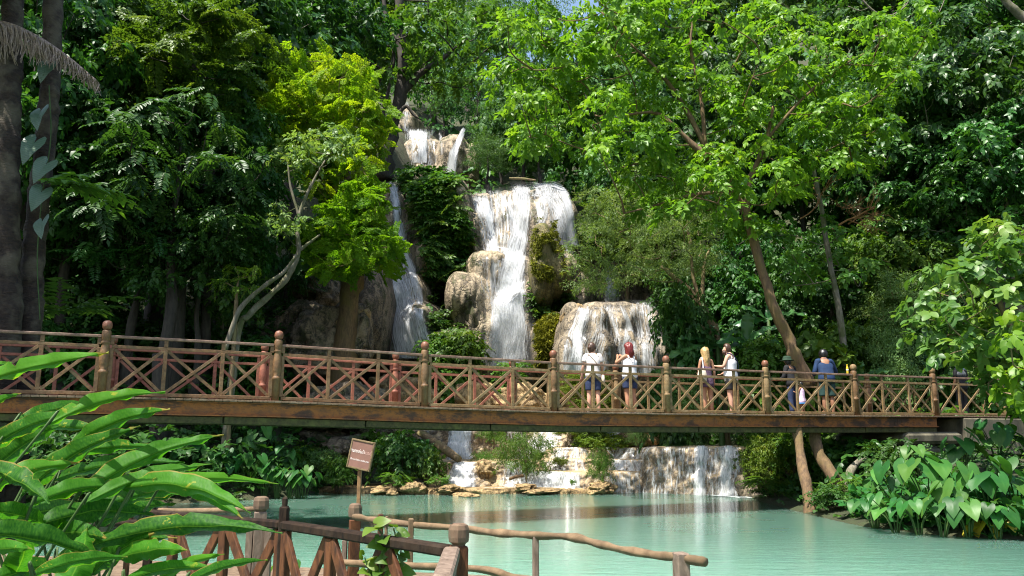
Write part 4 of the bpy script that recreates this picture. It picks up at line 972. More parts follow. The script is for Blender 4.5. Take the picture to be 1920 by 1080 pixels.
# ------------------------------------------------------------------ the forest
G_L, G_T, G_R = 'trees of the dark left forest', 'trees on the hillside above the waterfalls', 'trees of the right forest'
FOREST = [
 # kind, column, row, distance, crown radius, height factor, label, group
 ('dark', 150, 330, 27.5, 3.6, 1.0, 'dark shaded tree directly right of the palm trunks, level with their big climbing leaves', G_L),
 ('mid', 215, 110, 31, 4.0, 1.0, 'yellow lit leafy tree behind the drooping dead palm frond', G_L),
 ('fern', 365, 110, 28, 2.7, 1.0, 'feathery tree with drooping fronds high on the left, above the blue green tree', G_L),
 ('blue', 330, 330, 26.5, 3.3, .9, 'blue green tree with flat drooping layers in the middle of the left forest', G_L),
 ('blue', 260, 430, 28.0, 2.8, .8, 'lower blue green tree whose layers hang just above the bridge rail', G_L),
 ('dark', 405, 275, 29, 2.2, 1.1, 'dark tree wrapped in creepers, left of the yellow green feathery tree', G_L),
 ('gloss', 425, 425, 30.5, 2.2, 1.1, 'glossy dark tree just behind the pale double trunk', G_L),
 ('dark', 120, 500, 29, 2.5, .9, 'low dark tree at the foot of the palm trunks', G_L),
 ('dark', 60, 190, 26, 3.2, 1.2, 'dark tree behind the two palm trunks', G_L),
 ('dark', 330, 20, 33, 4.2, 1.0, 'dark tree on the top edge left of the sky gap, above the feathery drooping one', G_L),
 ('gloss', 460, 90, 36, 4.0, 1.1, 'tall dark tree rising behind the top of the yellow green tree', G_L),
 ('dark', 110, 20, 29, 3.6, 1.0, 'dark tree on the top edge above the dead palm frond', G_L),
 ('blue', 545, 480, 36, 2.2, 1.0, 'dark blue green tree in the shade between pale trunk and feathery tree', G_L),
 ('dark', 380, 480, 28, 2.2, 1.1, 'dark creeper clad tree above the lime sapling', G_L),
 ('dark', 560, 60, 42, 4.6, 1.0, 'dark tree behind the crown of the yellow green feathery tree', G_L),
 ('mid', 640, 30, 52, 5.0, 1.0, 'leafy tree on the hill left of the dark forked tree', G_T),
 ('far2', 655, 150, 62, 3.6, 1.0, 'hillside tree left of the upper waterfalls', G_T),
 ('far2', 815, 62, 84, 4.8, 1.0, 'hazy hillside tree right above the upper waterfalls', G_T),
 ('far', 832, 195, 82, 1.9, .8, 'pale hazy bush like tree just above the slanting upper chute', G_T),
 ('far', 900, 130, 76, 5.5, 1.1, 'hazy tree on the slope right of the dark forked tree', G_T),
 ('far', 940, 250, 68, 2.6, 1.2, 'hazy tree beside the slanting upper chute, on its right', G_T),
 ('far2', 985, 225, 62, 3.6, 1.2, 'blue hazy tree in the notch between the upper chute and the big bright tree', G_T),
 ('far', 915, 290, 58, 1.8, .8, 'low hazy tree just above the rim of the main cliff, left end', G_T),
 ('far2', 1012, 275, 56, 1.9, .7, 'low hazy tree just above the lip of the main waterfall', G_T),
 ('far2', 1135, 330, 56, 2.4, 1.1, 'dark hazy tree at the right end of the main waterfall lip', G_T),
 ('mid', 1170, 425, 46, 2.3, 1.1, 'leafy tree hanging over the right edge of the main waterfall', G_T),
 ('far2', 1100, 200, 62, 5.5, 1.1, 'dark hillside tree behind the left lobe of the big bright tree', G_T),
 ('far', 980, 60, 96, 6.5, 1.0, 'hazy ridge tree left of the big bright tree', G_T),
 ('far', 880, 20, 110, 7.0, .9, 'farthest ridge tree beside the gap of sky', G_T),
 ('far2', 1250, 60, 66, 6.5, 1.0, 'ridge tree behind the top of the big bright tree', G_T),
 ('dark', 1230, 300, 44, 3.4, 1.2, 'dark tree behind the fork of the big bright tree', G_R),
 ('far2', 1400, 40, 56, 5.5, 1.0, 'dark hillside tree at the top edge, right of the bright crown middle', G_R),
 ('dark', 1380, 260, 40, 3.6, 1.2, 'dark tree seen in the gap right of the bright tree fork', G_R),
 ('gloss', 1830, 190, 30.5, 3.2, 1.0, 'glossy dark tree with white leaf glints, high at the right edge', G_R),
 ('gloss', 1690, 260, 32, 3.0, 1.1, 'glossy dark tree right of the bright crown, above the dead orange branch', G_R),
 ('gloss', 1880, 330, 29, 2.6, 1.0, 'glossy dark tree at the right edge above the lit broad leaved bush', G_R),
 ('gloss', 1770, 400, 31, 2.6, 1.0, 'glossy dark tree with a pale lit stretch of trunk above the lit bush', G_R),
 ('dark', 1650, 400, 36, 3.0, 1.1, 'dark tree in the black hollow behind the dead orange branch', G_R),
 ('dark', 1500, 300, 38, 3.4, 1.1, 'dark tree under the right half of the bright crown', G_R),
 ('dark', 1860, 40, 38, 4.2, 1.0, 'dark tree filling the top right corner', G_R),
 ('dark', 1680, 60, 44, 4.4, 1.0, 'dark tree along the top edge left of the corner one', G_R),
 ('mid', 1690, 500, 31, 2.2, 1.0, 'bright leaved tree between the thin grey trunk and the lit bush', G_R),
 ('grey', 1700, 570, 29.5, 1.7, 1.0, 'pale grey green tree just above the bridge, left of the lit bush', G_R),
 ('dark', 1420, 560, 36, 2.6, 1.1, 'dark tree behind the lower trunk of the big bright tree', G_R),
 ('dark', 1560, 560, 33, 2.2, 1.1, 'dark tree behind the thin straight grey trunk', G_R),
 ('mid', 1230, 400, 42, 2.8, 1.0, 'leafy tree above the travertine dome, behind the grey green one', G_R),
 ('grey', 1290, 390, 38, 2.3, .9, 'grey green tree right of the main waterfall, under the bright crown', G_R),
 ('dark', 1300, 560, 39, 2.2, 1.1, 'dark tree in the shade right of the travertine dome', G_R),
]
for k in FOREST: ktree(*k[:6], label=k[6], group=k[7])
# unseen tree added out of view on the left, to shade the palms
t = thing('forest_tree', 'unseen tall dark tree beyond the left edge, added to shade the palm trunks', 'tree', (-14.6, 15.0, 15.5 - 8.4), 0, G_L)
for nm, me in zip(('trunk', 'crown'), KT['dark']):
    o = link(nm, me, t); o.scale = (1.05, 1.05, 1.05); o.rotation_euler = (0, 0, 1.0)
mb = MB(); mb.tube([(0, 0, -7.6), (.1, 0, -3), (0, 0, .6)], [.5, .4, .33], 8, True, .3, 3); mb.build('bole', M['bark_dark'], t)
# far-off wood covering the slopes: one mass
def far_wood():
    global rng
    rng = np.random.default_rng(90); cl = []
    while len(cl) < 430:
        y = rng.uniform(54, 150); x = rng.uniform(-.75, .75) * y
        px = 960 + F * x / y / CT
        if abs(x + 8.5 - 0) < 6 and y < 80: continue
        if 770 < px < 850 and y > 95: continue
        r = rng.uniform(2.2, 4.2); cl.append((x, y, float(H(x, y)) + rng.uniform(.5, 6.5), r))
    for y, x0, x1 in ((36, -24, -9), (40, -26, -9.5), (46, -30, -10), (38, 12, 26), (42, 12, 28), (48, 12, 34)):
        for x in np.arange(x0, x1, 2.4): cl.append((x + rng.uniform(-1, 1), y + rng.uniform(-2, 2), float(H(x, y)) + rng.uniform(.5, 6), rng.uniform(1.6, 2.6)))
    me = crown_mesh('wood', np.array(cl), 'broad', 1.5, 'leaf_far', 4.5, .8, .35)
    tag(link('forest', me), 'hazy green forest covering the steep slopes far behind the waterfalls', 'forest', None, 'stuff')
far_wood()
# undergrowth and hanging greenery
def carpet(name, label, pts, size, kind, mat, tint=.5, up=.8, cat='undergrowth'):
    P = np.asarray(pts); m = len(P); a = rng.uniform(0, 6.283, m)
    D = np.stack([np.cos(a), np.sin(a) - .5, np.full(m, up * .5)], 1) + rng.normal(0, .25, (m, 3)); N = np.array([0, -.35, 1.0]) + rng.normal(0, .35, (m, 3))
    V, Fc, tt = sprays(P, D, N, size * rng.uniform(.6, 1.4, m), kind, np.clip(tint + rng.normal(0, .2, m), 0, 1))
    return tag(link(name, npmesh(name, V, Fc, M[mat], False, {'tint': tt})), label, cat, None, 'stuff')
def on_ground(n, x0, x1, y0, y1, h=.5, cond=None):
    x, y = rng.uniform(x0, x1, n * 3), rng.uniform(y0, y1, n * 3); d = sdist(x, y); k = d > .15
    if cond is not None: k &= cond(x, y)
    x, y = x[k][:n], y[k][:n]; return np.stack([x, y, H(x, y) + rng.random(len(x)) ** 1.5 * h], 1)
carpet('undergrowth', 'dark leafy undergrowth on the left bank behind the bridge', on_ground(2600, -22, -6.8, 21, 36, 1.5), .55, 'broad', 'leaf_dark', .45)
carpet('undergrowth', 'leafy undergrowth on the right bank behind the bridge', on_ground(2600, 8.3, 26, 25.5, 38, 1.6), .55, 'broad', 'leaf_mid', .3)
carpet('undergrowth', 'dark undergrowth along the right bank under the bridge', on_ground(900, 7.5, 20, 13, 26, .5, lambda x, y: sdist(x, y) < 7), .32, 'broad', 'leaf_dark', .5)
carpet('undergrowth', 'leafy low cover at the right waterline among the taro stalks', on_ground(900, 8, 18, 13, 20, .5, lambda x, y: sdist(x, y) < 2.5), .42, 'large', 'leaf_taro', .35)
carpet('undergrowth', 'low growth on the left bank under the bridge', on_ground(900, -16, -7.6, 14, 27, .6), .34, 'broad', 'leaf_dark', .6)
carpet('undergrowth', 'low plants between the rocks at the foot of the cliff', on_ground(700, -7, 7.5, 38.5, 46, .8), .4, 'broad', 'leaf_mid', .3)
def on_rock(rock, n, poly, guess, off=.05):
    """places on a rock face inside a photo polygon"""
    Q = np.array(poly, float); x = rng.uniform(Q[:, 0].min(), Q[:, 0].max(), n * 4); y = rng.uniform(Q[:, 1].min(), Q[:, 1].max(), n * 4)
    ins = np.zeros(x.shape, bool); j = len(Q) - 1
    for i in range(len(Q)):
        a, b = Q[i], Q[j]; ins ^= ((a[1] > y) != (b[1] > y)) & (x < (b[0] - a[0]) * (y - a[1]) / (b[1] - a[1] + 1e-9) + a[0]); j = i
    ins &= vnoise(x * .045, y * .045, len(poly) * 3.3, n) < .28
    x, y = x[ins][:n], y[ins][:n]; P = rock.hit(x, y, guess); return np.stack([P[0], P[1] - off - rng.random(len(x)) * .25, P[2]], 1)
carpet('hanging_plants', 'thick dark plants draping the cliff between the two waterfalls', on_rock(main, 1500, [(748, 325), (770, 310), (850, 328), (872, 346), (874, 470), (850, 510), (818, 440), (800, 385), (760, 350)], 44), .55, 'broad', 'leaf_mid', .30, .1, 'hanging plants')
carpet('hanging_plants', 'long grassy tufts hanging among the dark cliff plants', on_rock(main, 260, [(750, 325), (870, 340), (872, 480), (800, 470), (770, 400)], 44, .15), .8, 'tuft', 'leaf_mid', .6, -.8, 'hanging plants')
carpet('hanging_plants', 'pinnate ferns hanging on the cliff between the two waterfalls', on_rock(main, 160, [(750, 320), (870, 335), (872, 500), (810, 560), (780, 400)], 44, .2), .95, 'pinnate', 'leaf_mid', .5, -.2, 'hanging plants')
carpet('hanging_plants', 'fern curtain hanging low on the cliff left of the beige dome', on_rock(main, 900, [(800, 430), (874, 420), (872, 500), (835, 535), (830, 640), (870, 660), (905, 668), (840, 690), (800, 560)], 44), .5, 'broad', 'leaf_dark', .6, .1, 'hanging plants')
carpet('hanging_plants', 'dark green plants in the hollow under the beige dome', on_rock(main, 700, [(800, 545), (830, 560), (880, 640), (905, 690), (800, 690)], 45), .45, 'broad', 'leaf_mid', .18, .1, 'hanging plants')
carpet('hanging_plants', 'leafy plants in the dark hollow below the mossy pillar', on_rock(main, 420, [(1000, 530), (1062, 520), (1068, 560), (1050, 590), (1000, 600)], 43, .5), .42, 'broad', 'leaf_mid', .2, .1, 'hanging plants')
carpet('moss_cover', 'yellow green moss below the dark hollow, right of the main waterfall', on_rock(main, 1500, [(1004, 596), (1052, 580), (1076, 570), (1070, 620), (1045, 672), (1004, 690)], 43, .2), .42, 'tuft', 'moss', .6, -.3, 'moss')
carpet('hanging_plants', 'greenery along the upper rim right of the main waterfall', on_rock(main, 500, [(1078, 350), (1120, 380), (1150, 470), (1110, 480), (1088, 450)], 47, .3), .6, 'broad', 'leaf_mid', .4, .2, 'hanging plants')
pill = Rock([(1022, 452, 27, 50, 120, 41.2, 2.2), (1044, 490, 22, 50, 60, 41.6, 1.8), (1010, 500, 18, 30, 60, 41.1, 1.2), (1062, 500, 18, 34, 50, 42.2, 1.4)], None, None, .5, 33)
pt = thing('mossy_pillar', 'rock pillar shaggy with yellow green moss in the middle of the main waterfall', 'rock pillar', at(1022, 530, 42))
link('rock', pill.mesh('rock', .8, 3.5, 7.6, 13.4, .06, M['mossrock']), pt, None, True)
o = carpet('moss', None, on_rock(pill, 430, [(998, 430), (1010, 404), (1040, 406), (1046, 440), (1060, 480), (1058, 510), (1040, 530), (1000, 520), (995, 480)], 41.5, -.06), .36, 'tuft', 'moss', .45, -2.4); o.parent = pt
o.matrix_parent_inverse = Matrix.Translation(pt.location).inverted()
for k in ('category', 'kind'):
    if k in o: del o[k]
# ------------------------------------------------------------------ big leaves
def strap(mb, tints, edges, uvs, P, S1, S2, W, ruff=.06, seed=0, tint=.5, shape=(.75, .8), na=4):
    """a long blade along midrib P with half blades along S1 and S2"""
    n = len(P); t = np.linspace(0, 1, n); T = nrm(np.gradient(P, axis=0))
    w = W * np.clip(np.sin(np.pi * np.clip(t, 0, 1) ** shape[0]), 0, 1) ** shape[1]
    w = np.maximum(w, .004); r = np.random.default_rng(seed); ph = r.uniform(0, 9); V = []
    e = []; u = []; nick = [np.ones(n), np.ones(n)]
    for _ in range(r.integers(0, 3)):
        i = r.integers(n // 5, n - 2); nick[r.integers(0, 2)][i] *= r.uniform(.45, .85)
    for k in range(-na, na + 1):
        q = abs(k) / na; Sd = S1 if k < 0 else S2
        nn = nrm(np.cross(T, Sd)) * (1 if k < 0 else -1)
        ruffle = ruff * W * q * q * (np.sin(t * 21 + ph + (0 if k < 0 else 1.7)) + .6 * np.sin(t * 43 + ph * 2)) + ruff * W * 1.2 * vnoise(t * 8, k * .2, seed + .5, seed)
        V.append(P + Sd * (w * q * (nick[k > 0] if q > .6 else 1))[:, None] + nn * (ruffle - .10 * W * q * q)[:, None]); e.append(np.where(np.arange(n) > n - 4, max(q, .97), q)); u.append(np.stack([np.full(n, k / na * .5 + .5), t * n * .03], 1))
    V = np.stack(V, 1); m = 2 * na + 1
    base = mb.n; fs = gridfaces(n, m)
    mb.add(V.reshape(-1, 3), fs, True); tints.append(np.full(n * m, tint)); edges.append(np.stack(e, 1).ravel()); uvs.append(np.stack(u, 1).reshape(-1, 2))
def blade_mesh(name, P, S1, S2, W, mat, **kw):
    mb = MB(); T, E2, U = [], [], []; strap(mb, T, E2, U, P, S1, S2, W, **kw)
    return npmesh(name, np.array(mb.v), np.array(mb.f), M[mat], True, {'tint': np.concatenate(T), 'edge': np.concatenate(E2)}, np.concatenate(U))
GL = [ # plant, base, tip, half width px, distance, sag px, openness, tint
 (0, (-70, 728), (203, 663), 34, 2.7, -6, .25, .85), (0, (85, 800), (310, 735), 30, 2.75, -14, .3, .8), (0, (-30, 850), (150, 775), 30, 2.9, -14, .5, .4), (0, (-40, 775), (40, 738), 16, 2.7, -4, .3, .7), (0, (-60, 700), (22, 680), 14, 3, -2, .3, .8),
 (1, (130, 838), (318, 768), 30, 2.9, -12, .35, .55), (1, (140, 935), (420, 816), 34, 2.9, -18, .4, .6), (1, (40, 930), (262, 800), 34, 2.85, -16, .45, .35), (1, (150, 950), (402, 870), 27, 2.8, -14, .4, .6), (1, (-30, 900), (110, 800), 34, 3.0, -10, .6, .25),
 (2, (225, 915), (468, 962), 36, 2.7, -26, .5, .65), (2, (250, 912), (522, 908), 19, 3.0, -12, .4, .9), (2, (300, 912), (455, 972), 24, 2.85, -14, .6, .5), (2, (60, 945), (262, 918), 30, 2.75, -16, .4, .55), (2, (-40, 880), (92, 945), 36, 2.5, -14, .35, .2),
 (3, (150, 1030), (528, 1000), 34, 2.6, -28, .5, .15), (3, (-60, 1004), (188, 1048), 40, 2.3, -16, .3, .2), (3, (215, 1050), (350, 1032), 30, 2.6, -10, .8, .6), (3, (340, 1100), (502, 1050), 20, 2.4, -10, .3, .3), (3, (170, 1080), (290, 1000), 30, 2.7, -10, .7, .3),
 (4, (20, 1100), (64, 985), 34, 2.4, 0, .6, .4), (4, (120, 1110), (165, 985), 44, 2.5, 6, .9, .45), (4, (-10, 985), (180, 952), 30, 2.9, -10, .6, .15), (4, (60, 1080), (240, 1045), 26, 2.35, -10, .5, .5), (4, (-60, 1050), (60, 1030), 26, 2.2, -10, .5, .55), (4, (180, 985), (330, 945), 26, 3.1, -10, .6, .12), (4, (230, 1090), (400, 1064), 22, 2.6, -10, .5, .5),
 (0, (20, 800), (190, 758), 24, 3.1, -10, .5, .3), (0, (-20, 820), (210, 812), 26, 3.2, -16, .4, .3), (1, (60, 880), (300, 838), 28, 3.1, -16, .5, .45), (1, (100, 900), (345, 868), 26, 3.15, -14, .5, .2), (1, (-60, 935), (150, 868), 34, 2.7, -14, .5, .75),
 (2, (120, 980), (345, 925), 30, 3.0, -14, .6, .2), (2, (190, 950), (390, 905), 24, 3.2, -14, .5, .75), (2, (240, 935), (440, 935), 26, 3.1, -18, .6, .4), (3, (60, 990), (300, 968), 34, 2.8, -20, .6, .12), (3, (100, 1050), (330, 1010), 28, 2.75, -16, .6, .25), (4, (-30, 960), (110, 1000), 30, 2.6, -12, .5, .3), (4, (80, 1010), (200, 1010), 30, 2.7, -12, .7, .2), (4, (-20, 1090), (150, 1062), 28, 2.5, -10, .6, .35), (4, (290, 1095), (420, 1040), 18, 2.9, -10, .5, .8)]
gl_lab = ['tall ginger plant whose topmost bright leaf points over the bridge deck', 'ginger plant with torn pale leaves below the girder end', 'ginger plant with ruffled leaf tips reaching over the dark fence', 'dark ginger plant lowest in the corner with a long shaded leaf', 'short broad leaved ginger plant at the bottom edge']
for g in range(5):
    L = [q for q in GL if q[0] == g]; root = np.array([-2.3 + .32 * g, 2.35 + .15 * ((g * 2) % 3), .12])
    t = thing('ginger_plant', gl_lab[g], 'plant', root, 0, 'ginger plants in the near corner'); mb = MB(); far = []
    for i, (_, b, tp, w, Yd, sag, op, tn) in enumerate(L):
        k = 30; s = np.linspace(0, 1, k); b, tp = np.array(b, float), np.array(tp, float)
        dv = tp - b; pn = np.array([-dv[1], dv[0]]) / np.hypot(*dv)
        pp = b + dv * s[:, None] + pn * (sag * -np.sin(np.pi * s) * -1)[:, None]
        Yv = Yd + .28 * (s - .5) * (1 if i % 2 else -.6)
        P = at(pp[:, 0], pp[:, 1], Yv).T; T = nrm(np.gradient(P, axis=0)); view = nrm(P - np.array([0, 0, CZ]))
        side = nrm(np.cross(view, T)); side = side * np.sign(side[:, 2:3] + 1e-6)
        S1 = nrm(side * 1.0 + view * .55); S2 = nrm(-side * op + view * (1.0 - .4 * op))
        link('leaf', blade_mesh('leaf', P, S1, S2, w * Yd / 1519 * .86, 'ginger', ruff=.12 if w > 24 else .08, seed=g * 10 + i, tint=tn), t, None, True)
        m = root + (P[0] - root) * .55 + np.array([-.06, .03, .12])
        mb.tube(spline([root + rng.normal(0, .03, 3) * np.array([1, 1, 0]), m, P[0], P[1]], 5), np.linspace(.008, .003, 16), 6, False)
    mb.build('canes', M['stem'], t, True)
# taro
HP = [(0, .72), (.14, .55), (.29, .33), (.40, .08), (.43, -.12), (.36, -.31), (.21, -.38), (.08, -.27)]
def heart():
    O = np.array([(0, .72)] + HP[1:] + [(0, -.05)] + [(-x, y) for x, y in HP[:0:-1]]); n = len(O); V = [np.array([0, 0, 0.])]
    for f in (.45, .8, 1.0):
        for x, y in O: 
            x, y = x * f, y * f; V.append(np.array([x, y, .22 * abs(x) - .38 * max(0, y) ** 2 - .30 * max(0, -y) ** 2 - .25 * x * x + (.02 * math.sin(9 * y + 3 * x) if f == 1 else 0)]))
    fc = [(0, 1 + i, 1 + (i + 1) % n) for i in range(n)]; q = []
    for r_ in range(2):
        for i in range(n): q.append((1 + r_ * n + i, 1 + r_ * n + n + i, 1 + r_ * n + n + (i + 1) % n, 1 + r_ * n + (i + 1) % n))
    return np.array(V), fc, q
HV, HF3, HF4 = heart()
def heart_mesh(name, tint, mat='leaf_taro'):
    return npmesh(name, HV, [np.array(HF3), np.array(HF4)], M[mat], True, {'tint': np.clip(np.full(len(HV), tint) + .25 * (HV[:, 1] > .2), 0, 1)})
HM = [heart_mesh('taro_leaf', v) for v in (.15, .4, .6, .8)]; HMY = heart_mesh('yellow_taro_leaf', .5, 'yellowleaf')
def taro(label, base, leaves, name='taro_plant', group=None, cat='plant'):
    """leaves: (offset from the base, size, facing turn, tilt, mesh)"""
    t = thing(name, label, cat, base, 0, group); mb = MB()
    for off, sz, rz, tl, me in leaves:
        off = np.array(off, float); o = link('leaf', me, t); o.location = off; o.scale = (sz, sz, sz); o.rotation_euler = (-tl, rng.uniform(-.2, .2), rz)
        a = np.array([off[0] * .12, off[1] * .12, -.1]); mb.tube(spline([a, a * .4 + off * .5 + np.array([-off[0] * .15, -off[1] * .15, .06]), off], 4), np.linspace(.018, .009, 9) * (.6 + sz), 5, False)
    mb.build('stalks', M['stem'], t); return t
def taro_random(label, base, n, hgt, sz, spread, group, yellow=0):
    L = []
    for i in range(n):
        a = -1.57 + 4.4 * ((i + rng.random() * .8) / n - .5); d = spread * rng.uniform(.4, 1); h = hgt * rng.uniform(.6, 1.05)
        L.append(((d * math.cos(a), d * math.sin(a) * .8, h), sz * rng.uniform(.75, 1.25), a - math.pi / 2 + rng.normal(0, .4), rng.uniform(.5, 1.15), HM[rng.integers(0, 4)] if i >= yellow else HMY))
    return taro(label, base, L, group=group)
rng = np.random.default_rng(77)
GT = 'taro plants on the right bank'
for i, (px, py, n, h, s, sp, lab) in enumerate([
    (1700, 985, 8, 1.05, .46, .5, 'taro plant with big heart leaves at the left end of the right bank clump'), (1760, 992, 8, 1.20, .50, .55, 'taro plant second from the left end of the right bank clump'),
    (1820, 1000, 8, 1.15, .48, .55, 'taro plant in the middle of the right bank clump, by the yellowed leaves'), (1880, 1003, 8, 1.25, .50, .55, 'taro plant near the picture edge in the right bank clump'), (1935, 1000, 8, 1.2, .50, .55, 'taro plant cut by the picture edge at the right bank'),
    (1740, 965, 8, 1.05, .46, .55, 'taro plant behind the left part of the right bank clump'), (1830, 970, 8, 1.15, .48, .6, 'taro plant behind the middle of the right bank clump, reaching up to the concrete abutment'), (1900, 968, 8, 1.15, .48, .6, 'taro plant behind the right part of the right bank clump'),
    (1655, 968, 5, .75, .42, .4, 'smaller taro plant left of the right bank clump'), (1600, 955, 5, .6, .34, .35, 'small taro plant at the water edge by the leaning trunk'), (1680, 940, 5, .9, .45, .4, 'taro plant in the shade behind the small one')]):
    p = onz(px, py, .05); taro_random(lab, (p[0], p[1] + .35, max(.05, float(H(p[0], p[1] + .35)))), n, h, s, sp, GT)
for i, (px, py, lab) in enumerate([(1690, 996, 'low taro plant at the waterline, first from the left of the front row'), (1735, 1000, 'low taro plant at the waterline, second from the left of the front row'), (1780, 1004, 'low taro plant at the waterline, third from the left of the front row'), (1830, 1006, 'low taro plant at the waterline behind the yellowed leaves'), (1885, 1008, 'low taro plant at the waterline right of the yellowed leaves'), (1650, 988, 'low taro plant at the waterline near the small dark ferns')]):
    p = onz(px, py, .05); taro_random(lab, (p[0], p[1] + .25, .05), 8, .60, .36, .5, GT)
p = onz(1850, 1004, .03); taro_random('low taro with yellow dying leaves floating at the water edge of the right bank', (p[0], p[1], .03), 5, .22, .36, .4, GT, 3)
p = onz(1905, 1006, .03); taro_random('small taro with one yellow leaf at the very edge of the right bank', (p[0], p[1], .03), 4, .28, .34, .35, GT, 2)
GT = 'taro plants on the left bank'
for i, (px, py, n, h, s, sp) in enumerate([(330, 925, 11, .8, .40, .6), (385, 928, 11, .85, .40, .6), (440, 930, 11, .85, .40, .6), (495, 930, 11, .85, .40, .6), (545, 926, 11, .8, .38, .6), (300, 900, 10, 1.1, .42, .7), (360, 898, 10, 1.2, .42, .7), (420, 896, 10, 1.25, .42, .7), (480, 896, 10, 1.25, .42, .7), (530, 898, 10, 1.15, .40, .7), (260, 925, 7, .9, .5, .6), (572, 912, 8, .9, .4, .5), (350, 912, 11, 1.0, .40, .6), (410, 915, 11, 1.0, .40, .6), (465, 918, 11, 1.0, .40, .6), (520, 918, 11, .95, .38, .6), (560, 920, 10, .7, .34, .5), (315, 915, 11, 1.0, .40, .6)]):
    Yd = 26.2 if py > 910 else 27.6; p = at(px, py, Yd)
    taro_random('taro plant in the thick blue green clump on the left bank below the girder', (p[0], p[1], max(.05, float(H(p[0], p[1])))), n, h, s, sp, GT)
# climbing plant with big ribbed leaves, palm trunks, dead frond
Yp = 17.6
def palm(label, pts, rad, Y):
    tr = P3(pts, Y); g = ground_at(tr[0]); t = thing('palm_tree', label, 'palm tree', g, 0, 'palm trunks at the left edge'); mb = MB()
    p = spline([g] + tr, 14); r = np.interp(np.linspace(0, 1, len(p)), np.linspace(0, 1, len(rad)), rad) * (1 + .05 * np.sin(np.arange(len(p)) * 1.9))
    mb.tube(p, r, 14, True, .16, int(Y * 7)); mb.build('trunk', M['bark_palm'], t, True); return t
t1 = palm('thick palm trunk cut by the left edge, with one blue leaf on it', [(8, 640), (12, 480), (14, 320), (18, 180), (22, 60), (26, -80)], [.34, .31, .28, .26, .245, .235, .22], Yp)
t2 = palm('second palm trunk right of the edge one, carrying the climbing leaves', [(52, 640), (60, 520), (72, 380), (88, 240), (96, 120), (102, -60)], [.30, .26, .245, .235, .23, .22, .21], Yp + .6)
def dead_frond():
    Y = Yp - .3; mid = spline(P3([(-60, 45, .1), (0, 40, 0), (60, 62, -.1), (120, 100, -.1), (178, 148, 0)], Y), 8); t = thing('palm_frond', 'drooping dead grey palm frond across the top left corner', 'palm frond', mid[8])
    mb = MB(); mb.tube(mid, np.linspace(.03, .006, len(mid)), 6, False); r = np.random.default_rng(6); L2 = np.linspace(0, len(mid) - 1.01, 260)
    for s in L2:
        i = int(s); a = mid[i] + (mid[i + 1] - mid[i]) * (s - i); f = s / len(mid); L = 1.55 * (.78 - .55 * f) * r.uniform(.6, 1.1); dx = .35 * L + r.normal(0, .04)
        p = [a, a + np.array([dx * .45, r.normal(0, .06) - .03, -L * .22]), a + np.array([dx * .8, r.normal(0, .08) - .04, -L * .62]), a + np.array([dx * .9 + r.normal(0, .03), r.normal(0, .1) - .04, -L])]
        p = spline(p, 3); w = np.linspace(.024, .007, len(p)); V = []
        for q, ww in zip(p, w): V += [q + np.array([-ww, 0, 0]), q + np.array([0, -.006, .002]), q + np.array([ww, 0, 0])]
        mb.add(V, gridfaces(len(p), 3))
    mb.build('dry_leaflets', M['dead'], t, True)
dead_frond()
t = thing('climbing_plant', 'climber with big pale ribbed heart shaped leaves up the second palm trunk', 'climbing plant', at(70, 430, Yp + .2)); mb = MB()
mb.tube(spline(P3([(75, 600, -.05), (70, 480, -.1), (80, 360, -.12), (95, 260, -.1), (92, 160, -.1)], Yp + .3), 6), .014, 6, False); mb.build('vine_stem', M['stem'], t, True)
def ribbed(L):
    O = HV.copy(); O[:, 0] *= .80; return O
tl = NT('ribbed_leaf')
wv = tl.n('ShaderNodeTexWave', {'Vector': tl.coord('Object'), 'Scale': 4.5, 'Distortion': 1.0}, bands_direction='Y').outputs['Fac']
cc = tl.ramp(wv, [(.1, (.05, .10, .055)), (.7, (.065, .12, .07))])
M['ribbed'] = tl.done(tl.pbsdf(Base_Color=cc, Roughness=.4, Normal=tl.bump(wv, .2, .02)))
RM = npmesh('ribbed_leaf', ribbed(1), [np.array(HF3), np.array(HF4)], M['ribbed'], True)
for px, py, s, rx, rz in [(92, 145, .40, 1.25, 2.7), (78, 232, .46, 1.1, 2.2), (66, 290, .50, 1.2, 2.6), (88, 330, .46, 1.15, 2.9), (80, 382, .44, 1.2, 3.3), (82, 438, .40, 1.1, 2.2), (16, 346, .34, 1.2, 3.0)]:
    p = at(px - 4, py - 20, Yp - .1); o = link('leaf', RM, t); s *= 1.5; o.scale = (s, s, s); o.location = Vector(p) - t.location; o.rotation_euler = (-rx, .35 * math.sin(px * 1.7), 3.14 + .45 * (rz - 2.7))
# split-leaf fronds right of the palms
def frond_plant(label, foot, Y, n, L, kind, size, mat, name='fern_plant', lift=.9, cat='fern', arc=(0, 6.283), group=None, m=9):
    b = at(*foot, Y) if len(foot) == 2 else np.array(foot, float)
    t = thing(name, label, cat, b, 0, group); P, D, N, S = [], [], [], []; mb = MB()
    for i in range(n):
        a = arc[0] + (arc[1] - arc[0]) * (i + rng.random()) / n; l = L * rng.uniform(.7, 1.1); el = rng.uniform(.35, 1.0) * lift
        d = np.array([math.cos(a), math.sin(a), el]); P.append(b + nrm(d) * .03); D.append(d); N.append(np.array([-d[0] * el, -d[1] * el, 1.0])); S.append(l)
    V, Fc, tt = sprays(np.array(P), np.array(D), np.array(N), np.array(S), kind, rng.uniform(.25, .85, len(P)))
    link('fronds', npmesh('fronds', V, Fc, M[mat], False, {'tint': tt}), t, None, True); return t
frond_plant('fern with drooping pinnate fronds at the foot of the palm trunks behind the rail', (110, 585), 20.5, 9, 1.6, 'pinnate', 1, 'leaf_dark', lift=.8)
frond_plant('split leaf fronds hanging right of the second palm trunk', (122, 350), 18.6, 10, 1.5, 'pinnate', 1, 'leaf_mid', lift=.2, arc=(-1.5, 1.2))
